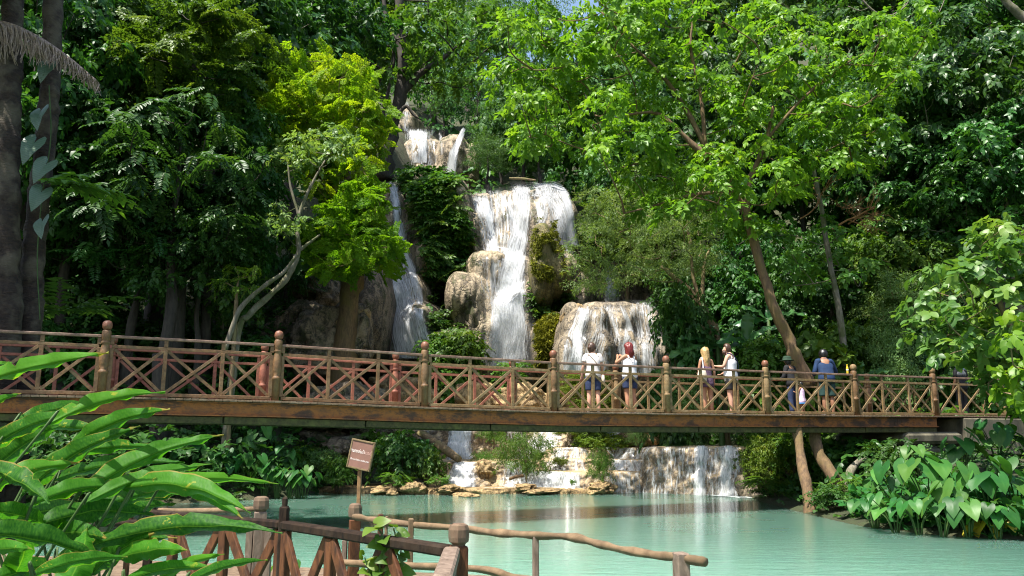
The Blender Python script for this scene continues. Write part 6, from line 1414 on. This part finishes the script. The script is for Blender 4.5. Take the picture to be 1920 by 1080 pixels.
# vine on the fence
def vine():
    b = at(716, 1075, 5.6); t = thing('vine_plant', 'young climbing vine with pale heart leaves growing up the dark fence', 'vine', b); mb = MB(); r = np.random.default_rng(8)
    S = [spline(P3(l, 5.45), 6) for l in ([(716, 1090), (712, 1060), (722, 1030), (715, 1000), (700, 985)], [(720, 1080), (735, 1045), (742, 1012), (738, 990)], [(700, 1090), (690, 1065), (684, 1045)], [(725, 1085), (748, 1060), (752, 1030)])]
    P, D = [], []
    for s in S:
        mb.tube(s, .005, 5, False)
        for i in range(2, len(s), 2): P.append(s[i]); D.append(np.array([r.normal(0, 1), r.normal(-.3, .5), r.normal(-.2, .5)]))
    mb.build('stems', M['stem'], t, True); Vs, F3, F4, T = [], [], [], []; n = 0
    for p, d in zip(P, D):
        d = nrm(d); up = nrm(np.array([r.normal(0, .4), -.8, .7])); x = nrm(np.cross(d, up)); up = np.cross(x, d); sz = r.uniform(.07, .14)
        v = p + d * .04 + (HV[:, :1] * x + HV[:, 1:2] * d + HV[:, 2:] * up) * sz; Vs.append(v); F3.append(np.array(HF3) + n); F4.append(np.array(HF4) + n); T.append(np.full(len(v), r.uniform(.3, 1))); n += len(v)
    link('leaves', npmesh('leaves', np.concatenate(Vs), [np.concatenate(F3), np.concatenate(F4)], M['leaf_mid'], True, {'tint': np.concatenate(T)}), t, None, True)
vine()
p = onz(535, 1072, .3); taro('young bright green heart leaved plant at the foot of the dark fence', (p[0], p[1] - .1, .28), [((.02, -.05, .12), .17, 2.6, 1.0, HM[3]), ((-.12, .0, .10), .13, 1.4, .9, HM[3]), ((.15, .05, .13), .12, 4.0, .9, HM[2])], 'seedling_plant')
# ------------------------------------------------------------------ sign
Ys = 11.0
st = thing('sign', 'faded red no swimming sign in a wooden frame, tilted on a post in the pool', 'sign', onz(673, 1005, 0)); st.location = Vector((*at(673, 960, Ys)[:2], 0))
mb = MB(); a = at(675, 876, Ys); b = at(670, 985, Ys); mb.bar([b[0], b[1], -.6], a + [0, 0, .02], .055, .05, up=(1, 0, 0), bev=.006); mb.build('post', M['sign_post'], st, True)
c = at(677, 853, Ys - .05); wv, hv = .335, .345; RM_ = (Matrix.Rotation(R(-24), 3, 'Z') @ Matrix.Rotation(R(9.5), 3, 'Y') @ Matrix.Rotation(R(-4), 3, 'X'))
bd = link('board', MB().box((0, 0, 0), (wv, .018, hv)).mesh('board', M['sign_board']), st); bd.location = Vector(c) - st.location; bd.rotation_euler = RM_.to_euler()
mb = MB()
for s in (-1, 1): mb.box((s * (wv / 2 + .010), 0, 0), (.026, .034, hv + .046), None, .005); mb.box((0, -.002, s * (hv / 2 + .010)), (wv - .006, .036, .024), None, .005)
link('frame', mb.mesh('frame', M['sign_frame']), bd)
def text(body, size, x, z, mat, par, sx=1.0):
    cu = bpy.data.curves.new('writing', 'FONT'); cu.body = body; cu.size = size; cu.align_x = 'CENTER'; cu.extrude = .0008; o = bpy.data.objects.new('writing_curve', cu); COL.objects.link(o)
    dg = C.evaluated_depsgraph_get(); me = bpy.data.meshes.new_from_object(o.evaluated_get(dg)); bpy.data.objects.remove(o)
    me.materials.clear(); w = link('writing', me, par, M[mat]); w.rotation_euler = (R(90), 0, 0); w.location = (x, -.0105, z); w.scale = (sx, 1, 1); return w
text('Do not Swim in this area', .0335, 0, -.082, 'paint_white', bd, .88)
text('ห้ามลงเล่นน้ำ', .062, -.06, .02, 'paint_white', bd, .75); text('บริเวณนี้', .062, .092, .02, 'paint_faded', bd, .75)
# ------------------------------------------------------------------ people
def skin_mesh(verts, edges, root, levels=2):
    """one continuous surface grown round a skeleton: verts (x, y, z, rx, ry)"""
    bm = bmesh.new(); sk = bm.verts.layers.skin.verify(); vs = []
    for i, v in enumerate(verts):
        q = bm.verts.new(v[:3]); q[sk].radius = (v[3], v[4] if len(v) > 4 else v[3]); q[sk].use_root = (i == root); vs.append(q)
    for a, b in edges: bm.edges.new((vs[a], vs[b]))
    me = bpy.data.meshes.new('tmp'); bm.to_mesh(me); bm.free(); o = bpy.data.objects.new('tmp', me); COL.objects.link(o)
    m = o.modifiers.new('s', 'SKIN'); m.use_smooth_shade = True; s = o.modifiers.new('d', 'SUBSURF'); s.levels = levels; s.render_levels = levels
    out = bpy.data.meshes.new_from_object(o.evaluated_get(C.evaluated_depsgraph_get())); bpy.data.objects.remove(o); bpy.data.meshes.remove(me)
    for p in out.polygons: p.use_smooth = True
    return out
def loft(mb, rings, n=18, cap=True):
    """rings (x, y, z, rx, ry)"""
    V = []; fs = []
    for x, y, z, rx, ry in rings:
        for k in range(n):
            a = 2 * math.pi * k / n; c, s = math.cos(a), math.sin(a); V.append((x + rx * math.copysign(abs(c) ** .85, c), y + ry * math.copysign(abs(s) ** .85, s), z))
    for i in range(len(rings) - 1):
        for k in range(n): fs.append((i * n + k, i * n + (k + 1) % n, i * n + n + (k + 1) % n, i * n + n + k))
    if cap: fs += [tuple(range(n - 1, -1, -1)), tuple(range((len(rings) - 1) * n, len(rings) * n))]
    mb.add(V, fs, True); return mb
def wrinkle(me, amp=.008, sc=14, seed=0):
    n = len(me.vertices); co = np.empty(n * 3, np.float32); me.vertices.foreach_get('co', co); co = co.reshape(-1, 3); no = np.empty(n * 3, np.float32); me.vertices.foreach_get('normal', no); no = no.reshape(-1, 3)
    co += no * (amp * fbm(co[:, 0] * sc, co[:, 1] * sc, co[:, 2] * sc * .6, 3, seed))[:, None]; me.vertices.foreach_set('co', co.ravel()); me.update(); return me
def person(label, loc, rotz, h, skin, pose, group='visitors on the footbridge', female=False):
    """facing +y of its own frame; pose: joint places for a body of 1.70 m"""
    t = thing('person', label, 'person', loc, rotz, group); k = h / 1.70; J = dict(
        pel=(0, 0, .93), bel=(0, .01, 1.06), che=(0, .0, 1.24), nb=(0, -.01, 1.40), ne=(0, .01, 1.475), hd=(0, .03, 1.575), ht=(0, .02, 1.665),
        sl=(-.165, -.01, 1.375), sr=(.165, -.01, 1.375), el=(-.215, -.02, 1.10), er=(.215, -.02, 1.10), wl=(-.235, .06, .875), wr=(.235, .06, .875),
        hl=(-.09, 0, .86), hr=(.09, 0, .86), kl=(-.10, .01, .48), kr=(.10, .01, .48), al=(-.10, -.02, .09), ar=(.10, -.02, .09), hdir=(0, 1, 0))
    J.update(pose); f = .93 if female else 1.0
    hdv = nrm(np.array(J['hdir'], float)); hs = np.array([hdv[1], -hdv[0], 0]); hd = np.array(J['hd'])
    N = []; E = []; ix = {}
    def nd(key, p, r, r2=None, to=None):
        ix[key] = len(N); N.append((*[float(q) for q in p], r, r2 or r))
        if to: E.append((ix[to], ix[key]))
    nd('pel', J['pel'], .115, .10); nd('bel', J['bel'], .108 * f, .092, 'pel'); nd('che', J['che'], .125 * f, .10, 'bel'); nd('nb', J['nb'], .07, .06, 'che'); nd('ne', J['ne'], .048, .05, 'nb'); nd('hd', J['hd'], .072, .085, 'ne'); nd('ht', J['ht'], .052, .062, 'hd')
    nd('nose', hd + hdv * .098 + np.array([0, 0, -.012]), .012, .012, 'hd')
    for s in (-1, 1): nd('ear%d' % s, hd + hs * .086 * s + np.array([0, 0, -.01]), .014, .022, 'hd')
    for s in 'lr':
        sg = -1 if s == 'l' else 1
        nd('s' + s, J['s' + s], .056 * f, None, 'nb'); S, El, Wr = [np.array(J[q + s], float) for q in ('s', 'e', 'w')]
        nd('u' + s, S * .55 + El * .45, .046 * f, None, 's' + s); nd('e' + s, El, .040 * f, None, 'u' + s); nd('f' + s, El * .7 + Wr * .3, .039 * f, None, 'e' + s); nd('w' + s, Wr, .026, None, 'f' + s)
        d = nrm(Wr - El); d = np.array(J.get('g' + s, d), float); d = nrm(d); x = nrm(np.cross(d, [0, 0, 1.0] if abs(d[2]) < .8 else [0, 1.0, 0])); y = np.cross(x, d)
        pl = Wr + d * .055; nd('p' + s, pl, .034, .018, 'w' + s)
        for i, (o, L) in enumerate([(-.026, .072), (-.009, .084), (.009, .078), (.024, .060)]):
            a = pl + d * .028 + x * o; nd(f'k{i}{s}', a, .0095, None, 'p' + s); nd(f'm{i}{s}', a + d * L * .5 + y * .012, .0085, None, f'k{i}{s}'); nd(f't{i}{s}', a + d * L * .85 + y * .034, .007, None, f'm{i}{s}')
        b = Wr + d * .03 + x * -.034 * sg * (1 if s == 'r' else 1); nd('h1' + s, b, .011, None, 'w' + s); nd('h2' + s, b + d * .05 - x * .016 * sg, .009, None, 'h1' + s)
        nd('hip' + s, J['h' + s], .095, .095, 'pel'); K, A = np.array(J['k' + s], float), np.array(J['a' + s], float); Hp = np.array(J['h' + s], float)
        nd('th' + s, Hp * .5 + K * .5, .078, None, 'hip' + s); nd('kn' + s, K, .055, None, 'th' + s); nd('ca' + s, K * .65 + A * .35 + np.array([0, -.015, 0]), .056, None, 'kn' + s); nd('an' + s, A, .036, None, 'ca' + s)
        nd('ft' + s, A + np.array([.01 * sg, .11, -.055]), .034, .030, 'an' + s); nd('to' + s, A + np.array([.015 * sg, .175, -.065]), .026, .022, 'ft' + s)
    body = link('body', skin_mesh(N, E, 0), t, M[skin])
    t.scale = (k, k, k); t['_j'] = 0; del t['_j']
    mb = MB()
    for s in (-1, 1):
        c = hd + hdv * .078 + hs * .033 * s + np.array([0, 0, .012]); mb.lathe([(.002, -.011), (.009, -.007), (.012, 0), (.009, .007), (.002, .011)], c, 8)
    mb.build('eyes', M['eye'], t)
    mb = MB()
    for s in 'lr':
        A = np.array(J['a' + s], float); sg = -1 if s == 'l' else 1
        loft(mb, [(A[0], A[1] + .07, .004, .048, .135), (A[0], A[1] + .07, .03, .050, .138), (A[0] + .003 * sg, A[1] + .085, .06, .040, .105), (A[0], A[1] + .10, .075, .022, .055)], 12)
    mb.build('shoes', M['shoe'], t); t.location.z = float(loc[2]); return t, J, hd, hdv, hs
def shirt(t, J, mat, sleeve=.5, low=.86, neck=.075, wide=1.0, name='shirt', straps=False, seed=0, loose=.012, collar=False):
    mb = MB(); P, B_, Ch, Nb = [np.array(J[q], float) for q in ('pel', 'bel', 'che', 'nb')]; L = loose
    top = Nb[2] - .045 if straps else Nb[2] + .005
    rings = [(P[0], P[1], low, .165 * wide + L, .118 * wide + L), (P[0], P[1], .95, .160 * wide + L, .118 * wide + L), (B_[0], B_[1], 1.06, .142 * wide + L, .108 * wide + L), (Ch[0], Ch[1], Ch[2] - .06, .152 * wide + L, .116 + L), (Ch[0], Ch[1], Ch[2] + .03, .165 * wide + L * .8, .115 + L)]
    if straps: rings += [(Nb[0], Nb[1] + .005, top - .03, .128, .088), (Nb[0], Nb[1] + .008, top, .105, .074)]
    else: rings += [(Nb[0], Nb[1] + .002, top - .045, .162, .088), (Nb[0], Nb[1] + .006, top - .008, .118, .074), (Nb[0], Nb[1] + .01, top + .03, neck, .062)]
    if collar: rings += [(Nb[0], Nb[1] + .012, top + .06, neck + .004, .066)]
    loft(mb, rings, 22)
    if straps:
        for s in (-1, 1): mb.tube(spline([(s * .075 + Nb[0], Nb[1] - .075, top - .03), (s * .085 + Nb[0], Nb[1] - .045, top + .035), (s * .082 + Nb[0], Nb[1] + .02, top + .055), (s * .07 + Nb[0], Nb[1] + .08, top - .02)], 4), .022, 7)
    if sleeve > 0:
        for s in 'lr':
            S, El, Wr = [np.array(J[q + s], float) for q in ('s', 'e', 'w')]; pts = [S + np.array([-.05 if s == 'r' else .05, 0, .01]), S, S + (El - S) * min(1, sleeve)]; rr = [.066, .067, .060 + .010 * (sleeve < 1)]
            if sleeve > 1: pts += [El + (Wr - El) * min(1, sleeve - 1)]; rr[-1] = .056; rr += [.044]
            p = spline(pts, 4); mb.tube(p, np.interp(np.linspace(0, 1, len(p)), np.linspace(0, 1, len(rr)), rr), 12)
    return link(name, wrinkle(mb.mesh(name, M[mat]), .014, 9, seed), t)
def shorts(t, J, mat, hem=.55, name='shorts', wide=1.0, flare=0.0, seed=0):
    mb = MB(); P = np.array(J['pel'], float); loft(mb, [(P[0], P[1], .80, .178 * wide, .128 * wide), (P[0], P[1], .88, .176 * wide, .128 * wide), (P[0], P[1], .96, .160 * wide, .116 * wide), (P[0], P[1], 1.03, .148 * wide, .108 * wide)], 20)
    for s in 'lr':
        Hp, K, A = [np.array(J[q + s], float) for q in ('h', 'k', 'a')]; p0 = Hp + np.array([0, 0, -.0]); zs = hem
        if hem >= K[2]: end = Hp + (K - Hp) * (Hp[2] - hem) / (Hp[2] - K[2]); pts = [p0, (p0 + end) / 2, end]; rr = [.100 * wide, .095 * wide, (.085 + flare) * wide]
        else: end = K + (A - K) * (K[2] - hem) / (K[2] - A[2]); pts = [p0, K, end]; rr = [.100, .075, .068 + flare]
        p = spline(pts, 5); mb.tube(p, np.interp(np.linspace(0, 1, len(p)), np.linspace(0, 1, len(rr)), rr), 14)
    return link(name, wrinkle(mb.mesh(name, M[mat]), .012, 10, seed), t)
def hair(t, hd, hdv, mat, length=0.0, vol=1.0, seed=0, wave=.0, bun=False, beard=False):
    bm = bmesh.new(); bmesh.ops.create_icosphere(bm, subdivisions=4, radius=1.0); hs = np.array([hdv[1], -hdv[0], 0]); V = np.array([v.co[:] for v in bm.verts])
    f = V @ hdv; q = V * np.array([.094, .094, .112]) * vol * 1.08; q = q - hdv * .018 + np.array([0, 0, .024])
    face = (f > .35) & (V[:, 2] < .55)
    q[face] = q[face] * .55                                   # tucked inside the head where the face is
    dn = np.clip(-V[:, 2], 0, 1) * np.clip(.55 - f, 0, 1)
    q[:, 2] -= dn * length; spread = 1 + dn * (.35 if length > .1 else 0); q[:, :2] *= spread[:, None]
    nape = np.clip(-V[:, 2], 0, 1) * np.clip(.2 - f, 0, 1); q[:, 2] -= nape * (.045 if length < .05 else 0)
    q += V * ((.010 + wave) * fbm(q[:, 0] * 30, q[:, 1] * 30, q[:, 2] * 11, 3, seed))[:, None]
    for v, p in zip(bm.verts, q): v.co = p + hd
    for fc in bm.faces: fc.smooth = True
    me = bpy.data.meshes.new('hair'); bm.to_mesh(me); bm.free(); o = link('hair', me, t, M[mat])
    if bun: mb = MB(); c = hd - hdv * .10 + np.array([0, 0, .01]); mb.lathe([(.005, -.055), (.035, -.045), (.048, 0), (.035, .04), (.005, .055)], c, 10); mb.build('bun', M[mat], o)
    if beard: mb = MB(); c = hd + hdv * .045 + np.array([0, 0, -.075]); loft(mb, [(c[0], c[1], c[2] - .045, .030, .030), (*c, .055, .050), (c[0], c[1], c[2] + .035, .066, .050)], 12); mb.build('beard', M[mat], t)
    return o
def bridge_pt(px, q):
    """place on the deck behind photo column px, q metres behind the near rail"""
    best = min(np.arange(-5, 5, .004), key=lambda k: abs((lambda p: 960 + F * p[0] / (p[1] * CT + (3.4 - CZ) * ST) - px)(bp(k, q)))); p = bp(best, q); p[2] -= .024; return p, best
ROT = AZ - math.pi / 2 + 0.0
RZ = math.atan2(BD[1], BD[0])        # facing square off the bridge, towards the falls
def hgt(p, py): return CZ + (821 - py) / 1519 * math.hypot(p[1], 0) * 1.0 - p[2]
def ztop(px, py, p): return float(at(px, py, p[1])[2] - p[2])
def strap_band(t, pts, mat, w=.016, name='strap', parent=None): mb = MB(); mb.tube(spline(pts, 5), w, 6); return mb.build(name, M[mat], parent or t)
# woman with the cream top
p, _ = bridge_pt(1112, 1.55); h = ztop(1112, 643, p) / 1.0
t, J, hd, hv, hs = person('person in a cream top and navy knee length shorts, sunglasses, brown pinned hair', p, RZ - .35, h, 'skin_a',
    dict(el=(-.24, -.04, 1.12), wl=(-.26, .06, .90), er=(.24, .02, 1.13), wr=(.25, .20, 1.02), hdir=(.72, .69, 0), kl=(-.10, .0, .48), kr=(.11, .01, .48), al=(-.11, -.02, .09), ar=(.13, -.02, .09)), female=True)
shirt(t, J, 'cream', .55, .87, wide=1.08, seed=1); shorts(t, J, 'denim', .56, wide=1.06, seed=2); hair(t, hd, hv, 'hair_brown', .02, 1.0, 1, bun=True)
mb = MB(); c = hd + hv * .088 + np.array([0, 0, .012])
for s in (-1, 1): mb.box(c + hs * .036 * s, (.052, .020, .034), Matrix.Rotation(math.atan2(hv[1], hv[0]) - math.pi / 2, 3, 'Z'), .006); mb.bar(c + hs * .066 * s, hd + hs * .090 * s - hv * .01 + np.array([0, 0, .008]), .006, .008)
mb.build('sunglasses', M['dark_plastic'], t)
mb = MB(); loft(mb, [(.235, .04, .72, .045, .12), (.24, .04, .80, .055, .135), (.235, .04, .93, .040, .115)], 14); bag = tag(link('shoulder_bag', wrinkle(mb.mesh('bag', M['canvas']), .01, 10, 3)), 'beige canvas shoulder bag hanging at the hip of the woman in the cream top', 'bag')
bag.location = t.location; bag.rotation_euler = t.rotation_euler; bag.scale = t.scale
strap_band(t, [(.20, .06, .93), (.13, -.10, 1.13), (.0, -.125, 1.30), (-.10, -.075, 1.42), (-.09, .02, 1.445), (-.02, .10, 1.34), (.12, .13, 1.1), (.21, .10, .93)], 'canvas', .013, 'strap', bag)
# woman with red hair
p, _ = bridge_pt(1181, 1.6); h = ztop(1180, 644, p)
t, J, hd, hv, hs = person('person with wavy dark red hair in a white tank top, both arms raised', p, RZ + .12, h, 'skin_b',
    dict(el=(-.33, .10, 1.22), wl=(-.12, .30, 1.36), gl=(.45, .35, .8), er=(.27, .14, 1.17), wr=(.06, .32, 1.36), gr=(-.4, .35, .8), hdir=(-.12, .99, 0), hd=(0, .04, 1.57), al=(-.11, -.02, .09), ar=(.12, -.02, .09)), female=True)
shirt(t, J, 'white', 0, .86, straps=True, wide=1.14, seed=3, loose=.014); shorts(t, J, 'denim', .62, wide=1.14, seed=4); hair(t, hd, hv, 'hair_red', .20, 1.16, 2, .022)
strap_band(t, [(-.08, -.10, 1.36), (0, -.145, 1.22), (.08, -.10, 1.36)], 'grey_cloth', .006)
mb = MB(); mb.box((-.03, .40, 1.44), (.085, .012, .15), None, .005); ph = tag(mb.build('phone', M['dark_plastic']), 'dark phone held up by the red haired woman', 'phone'); ph.location = t.location; ph.rotation_euler = t.rotation_euler; ph.scale = t.scale
# blonde woman
p, _ = bridge_pt(1325, 1.5); h = ztop(1322, 652, p)
t, J, hd, hv, hs = person('person with long wavy blonde hair and bare back in a short purple print dress', p, RZ - .05, h, 'skin_b',
    dict(el=(-.20, .03, 1.12), wl=(-.10, .20, 1.08), er=(.225, -.02, 1.10), wr=(.245, .04, .87), hdir=(.1, .99, 0), al=(-.09, -.02, .09), ar=(.10, -.02, .09), sl=(-.15, -.01, 1.375), sr=(.15, -.01, 1.375)), female=True)
mb = MB(); loft(mb, [(0, 0, .70, .185, .15), (0, 0, .80, .18, .142), (0, 0, .92, .168, .125), (0, .01, 1.06, .135, .105), (0, .012, 1.17, .146, .118), (0, .03, 1.25, .150, .10)], 22); link('dress', wrinkle(mb.mesh('dress', M['purple']), .014, 10, 6), t)
hair(t, hd, hv, 'hair_blonde', .36, 1.06, 3, .016)
mb = MB(); loft(mb, [(-.20, -.10, .80, .07, .05), (-.205, -.12, .86, .12, .085), (-.20, -.12, 1.0, .125, .085), (-.185, -.10, 1.12, .09, .06), (-.18, -.09, 1.16, .04, .03)], 16); bg = tag(link('backpack', wrinkle(mb.mesh('backpack', M['grey_cloth']), .016, 9, 8)), 'pale grey backpack hanging from one shoulder of the blonde woman', 'backpack')
bg.data.materials[0] = M['canvas']; bg.location = t.location; bg.rotation_euler = t.rotation_euler; bg.scale = t.scale
strap_band(t, [(-.15, -.10, 1.12), (-.145, -.085, 1.30), (-.135, -.03, 1.445), (-.14, .07, 1.36), (-.17, .06, 1.14), (-.18, -.04, 1.02)], 'white', .013, 'strap', bg)
# man in the white tank top
p, _ = bridge_pt(1371, 1.55); h = ztop(1366, 645, p) * 1.01
t, J, hd, hv, hs = person('bearded person in a loose white tank top, head bent over a small camera', p, RZ + .50, h, 'skin_a',
    dict(el=(-.25, .06, 1.13), wl=(-.16, .28, 1.16), gl=(.1, .9, .25), er=(.24, .04, 1.12), wr=(.17, .24, 1.02), hdir=(-.35, .90, -.28), hd=(-.02, .07, 1.555), ht=(-.015, .05, 1.645), ne=(0, .025, 1.47), al=(-.10, -.02, .09), ar=(.12, -.02, .09)))
shirt(t, J, 'white', 0, .80, straps=True, wide=1.06, seed=7, loose=.022); shorts(t, J, 'black_cloth', .60, wide=1.03, seed=8); hair(t, hd, hv, 'hair_brown', 0, .98, 5, beard=True)
mb = MB(); loft(mb, [(.215, -.05, .90, .03, .07), (.22, -.05, .95, .045, .085), (.215, -.05, 1.03, .035, .075)], 12); bg = tag(link('hip_bag', mb.mesh('hip_bag', M['black_cloth'])), 'small black bag at the hip of the bearded man in the tank top', 'bag'); bg.location = t.location; bg.rotation_euler = t.rotation_euler; bg.scale = t.scale
strap_band(t, [(.20, -.08, 1.03), (.13, -.145, 1.16), (.02, -.15, 1.30), (-.08, -.09, 1.42), (-.085, .02, 1.45), (0, .12, 1.33), (.14, .13, 1.12), (.21, .02, 1.02)], 'denim', .011, 'strap', bg)
mb = MB(); mb.box((-.15, .385, 1.21), (.09, .05, .065), None, .008); mb.box((-.15, .385, 1.29), (.075, .012, .07), Matrix.Rotation(.3, 3, 'X'), .004); mb.tube([(-.15, .41, 1.21), (-.15, .45, 1.21)], .024, 10); cm = tag(mb.build('camera_body', M['dark_plastic']), 'small black camera with raised screen in the hand of the man in the tank top', 'camera'); cm.location = t.location; cm.rotation_euler = t.rotation_euler; cm.scale = t.scale
# man in the blue denim jacket
p, _ = bridge_pt(1551, 1.5); h = ztop(1556, 655, p) * 1.03
t, J, hd, hv, hs = person('person in a blue denim jacket and dark teal shorts, bending over the rail', p, RZ - .40, h, 'skin_c',
    dict(bel=(.01, .03, 1.06), che=(.02, .09, 1.23), nb=(.03, .15, 1.38), ne=(.04, .19, 1.445), hd=(.06, .24, 1.525), ht=(.06, .25, 1.615), sl=(-.15, .13, 1.35), sr=(.20, .14, 1.35), el=(-.24, .12, 1.08), wl=(-.18, .34, 1.04), er=(.32, .22, 1.11), wr=(.34, .44, 1.06), hdir=(.45, .80, -.35), al=(-.11, -.02, .09), ar=(.10, -.02, .09)))
shirt(t, J, 'denim_blue', 1.9, .84, wide=1.12, seed=9, loose=.022, collar=True, name='jacket'); shorts(t, J, 'teal_cloth', .50, wide=1.06, flare=.012, seed=10); hair(t, hd, hv, 'hair_black', .0, 1.1, 6)
# person in the green hat and the child
p, _ = bridge_pt(1486, 1.6); h = ztop(1486, 668, p)
t, J, hd, hv, hs = person('person in a dark green brimmed hat and dark jacket, beside the small child', p, RZ + .2, h, 'skin_c',
    dict(che=(0, .05, 1.24), nb=(0, .07, 1.39), ne=(0, .10, 1.46), hd=(0, .13, 1.55), ht=(0, .13, 1.64), sl=(-.165, .06, 1.365), sr=(.165, .06, 1.365), el=(-.24, .10, 1.10), wl=(-.15, .30, 1.06), er=(.26, .12, 1.10), wr=(.22, .33, 1.06)))
shirt(t, J, 'black_cloth', 1.8, .84, wide=1.08, seed=11, loose=.02, name='jacket'); shorts(t, J, 'denim', .12, name='trousers', seed=12); hair(t, hd, hv, 'hair_black', .03, .98, 7)
mb = MB(); c = hd + np.array([0, 0, .02]); mb.lathe([(.19, .01), (.20, .022), (.125, .04), (.118, .09), (.105, .13), (.06, .148), (.01, .15)], c, 18); mb.build('hat', M['green_cloth'], t)
p, _ = bridge_pt(1502, 1.0)
t, J, hd, hv, hs = person('small child in a lilac dress with bright blue hem, behind the crossed rail', p, RZ + .3, .98, 'skin_c', dict(el=(-.22, .06, 1.14), wl=(-.14, .26, 1.2), er=(.30, .06, 1.2), wr=(.36, .2, 1.05)), female=True)
mb = MB(); loft(mb, [(0, 0, .62, .25, .20), (0, 0, .78, .21, .17), (0, 0, .95, .17, .13), (0, .0, 1.2, .165, .13), (0, 0, 1.36, .15, .10), (0, 0, 1.42, .08, .07)], 20); d = link('dress', wrinkle(mb.mesh('dress', M['lilac']), .014, 9, 4), t); mb = MB(); loft(mb, [(0, 0, .60, .256, .206), (0, 0, .66, .246, .196)], 20); mb.build('hem', M['blue_trim'], d); hair(t, hd, hv, 'hair_black', .10, 1.04, 9)
# right end
p, _ = bridge_pt(1803, 1.4); h = ztop(1802, 677, p)
t, J, hd, hv, hs = person('person in a grey shouldered black shirt and dark trousers, near the bridge end', p, RZ - .15, h, 'skin_c', dict(er=(.27, .0, 1.14), wr=(.31, .12, .93), hdir=(.1, .99, 0)))
s = shirt(t, J, 'black_cloth', .6, .84, wide=1.08, seed=13, loose=.018); mb = MB(); loft(mb, [(0, 0, 1.25, .19, .137), (0, -.005, 1.33, .188, .122), (0, -.008, 1.385, .145, .094), (0, -.004, 1.43, .085, .072)], 20); mb.build('grey_yoke', M['grey_cloth'], s); shorts(t, J, 'black_cloth', .10, name='trousers', seed=14); hair(t, hd, hv, 'hair_black', .01, 1.02, 10)
p, _ = bridge_pt(1876, 1.5); h = ztop(1876, 664, p)
t, J, hd, hv, hs = person('person in a blue grey shirt mostly hidden behind the bright leaves', p, RZ + .3, h, 'skin_c', {}); shirt(t, J, 'bluegrey_cloth', .6, .84, wide=1.08, seed=15, loose=.02); shorts(t, J, 'black_cloth', .10, name='trousers', seed=16); hair(t, hd, hv, 'hair_black', .0, 1.0, 11)
# yellow bottle on the rail post
q = np.array([*(P0 + BD * SP * 2.93), bz(2.93) + 1.156]); bt = thing('bottle', 'yellow drink bottle standing on the rail beside the post right of the blue denim jacket', 'bottle', q); mb = MB()
mb.lathe([(.028, 0), (.033, .01), (.034, .06), (.030, .10), (.034, .14), (.033, .17), (.016, .215), (.014, .235)], n=14); mb.build('body', M['yellow_plastic'], bt); mb = MB(); mb.lathe([(.0345, .075), (.0325, .10), (.0348, .132)], n=14); mb.build('label_band', M['cream_plastic'], bt); mb = MB(); mb.lathe([(.017, .232), (.018, .236), (.018, .262), (.012, .268)], n=12); mb.build('cap', M['yellow_plastic'], bt)
# ------------------------------------------------------------------ light, sky, camera
sc = C.scene
w = bpy.data.worlds.new('World'); sc.world = w; w.use_nodes = True; nt = w.node_tree; nt.nodes.clear()
SUN = nrm(np.array([-.40, -.38, 1.2])); EL = math.asin(SUN[2])
sky = nt.nodes.new('ShaderNodeTexSky'); sky.sky_type = 'NISHITA'; sky.sun_disc = False; sky.sun_elevation = EL; sky.sun_rotation = math.atan2(SUN[0], SUN[1]); sky.air_density = 1.2; sky.dust_density = 2.0
bg = nt.nodes.new('ShaderNodeBackground'); bg.inputs[1].default_value = .115; wo = nt.nodes.new('ShaderNodeOutputWorld'); nt.links.new(sky.outputs[0], bg.inputs[0]); nt.links.new(bg.outputs[0], wo.inputs[0])
sl = bpy.data.lights.new('sun', 'SUN'); sl.energy = 5.0; sl.angle = R(.53); sl.color = (1, .95, .86); so = bpy.data.objects.new('sun', sl); COL.objects.link(so); so.rotation_euler = Vector(SUN).to_track_quat('Z', 'Y').to_euler(); so.location = (0, 0, 60)
cam = bpy.data.cameras.new('camera'); cam.lens = 28; cam.sensor_width = 36; cam.clip_start = .05; cam.clip_end = 1000; co = bpy.data.objects.new('camera', cam); COL.objects.link(co); co.location = (0, 0, CZ); co.rotation_euler = (R(90) + TH, 0, 0); sc.camera = co
sc.view_settings.view_transform = 'Standard'; sc.view_settings.look = 'None'; sc.view_settings.exposure = 1.2; sc.view_settings.gamma = 1
sc.cycles.max_bounces = 8; sc.cycles.diffuse_bounces = 3; sc.cycles.glossy_bounces = 3; sc.cycles.transmission_bounces = 4; sc.cycles.transparent_max_bounces = 14; sc.cycles.caustics_reflective = False; sc.cycles.caustics_refractive = False; sc.cycles.use_denoising = True; sc.cycles.denoising_prefilter = 'NONE'; sc.cycles.filter_width = 1.1; sc.cycles.sample_clamp_indirect = 4
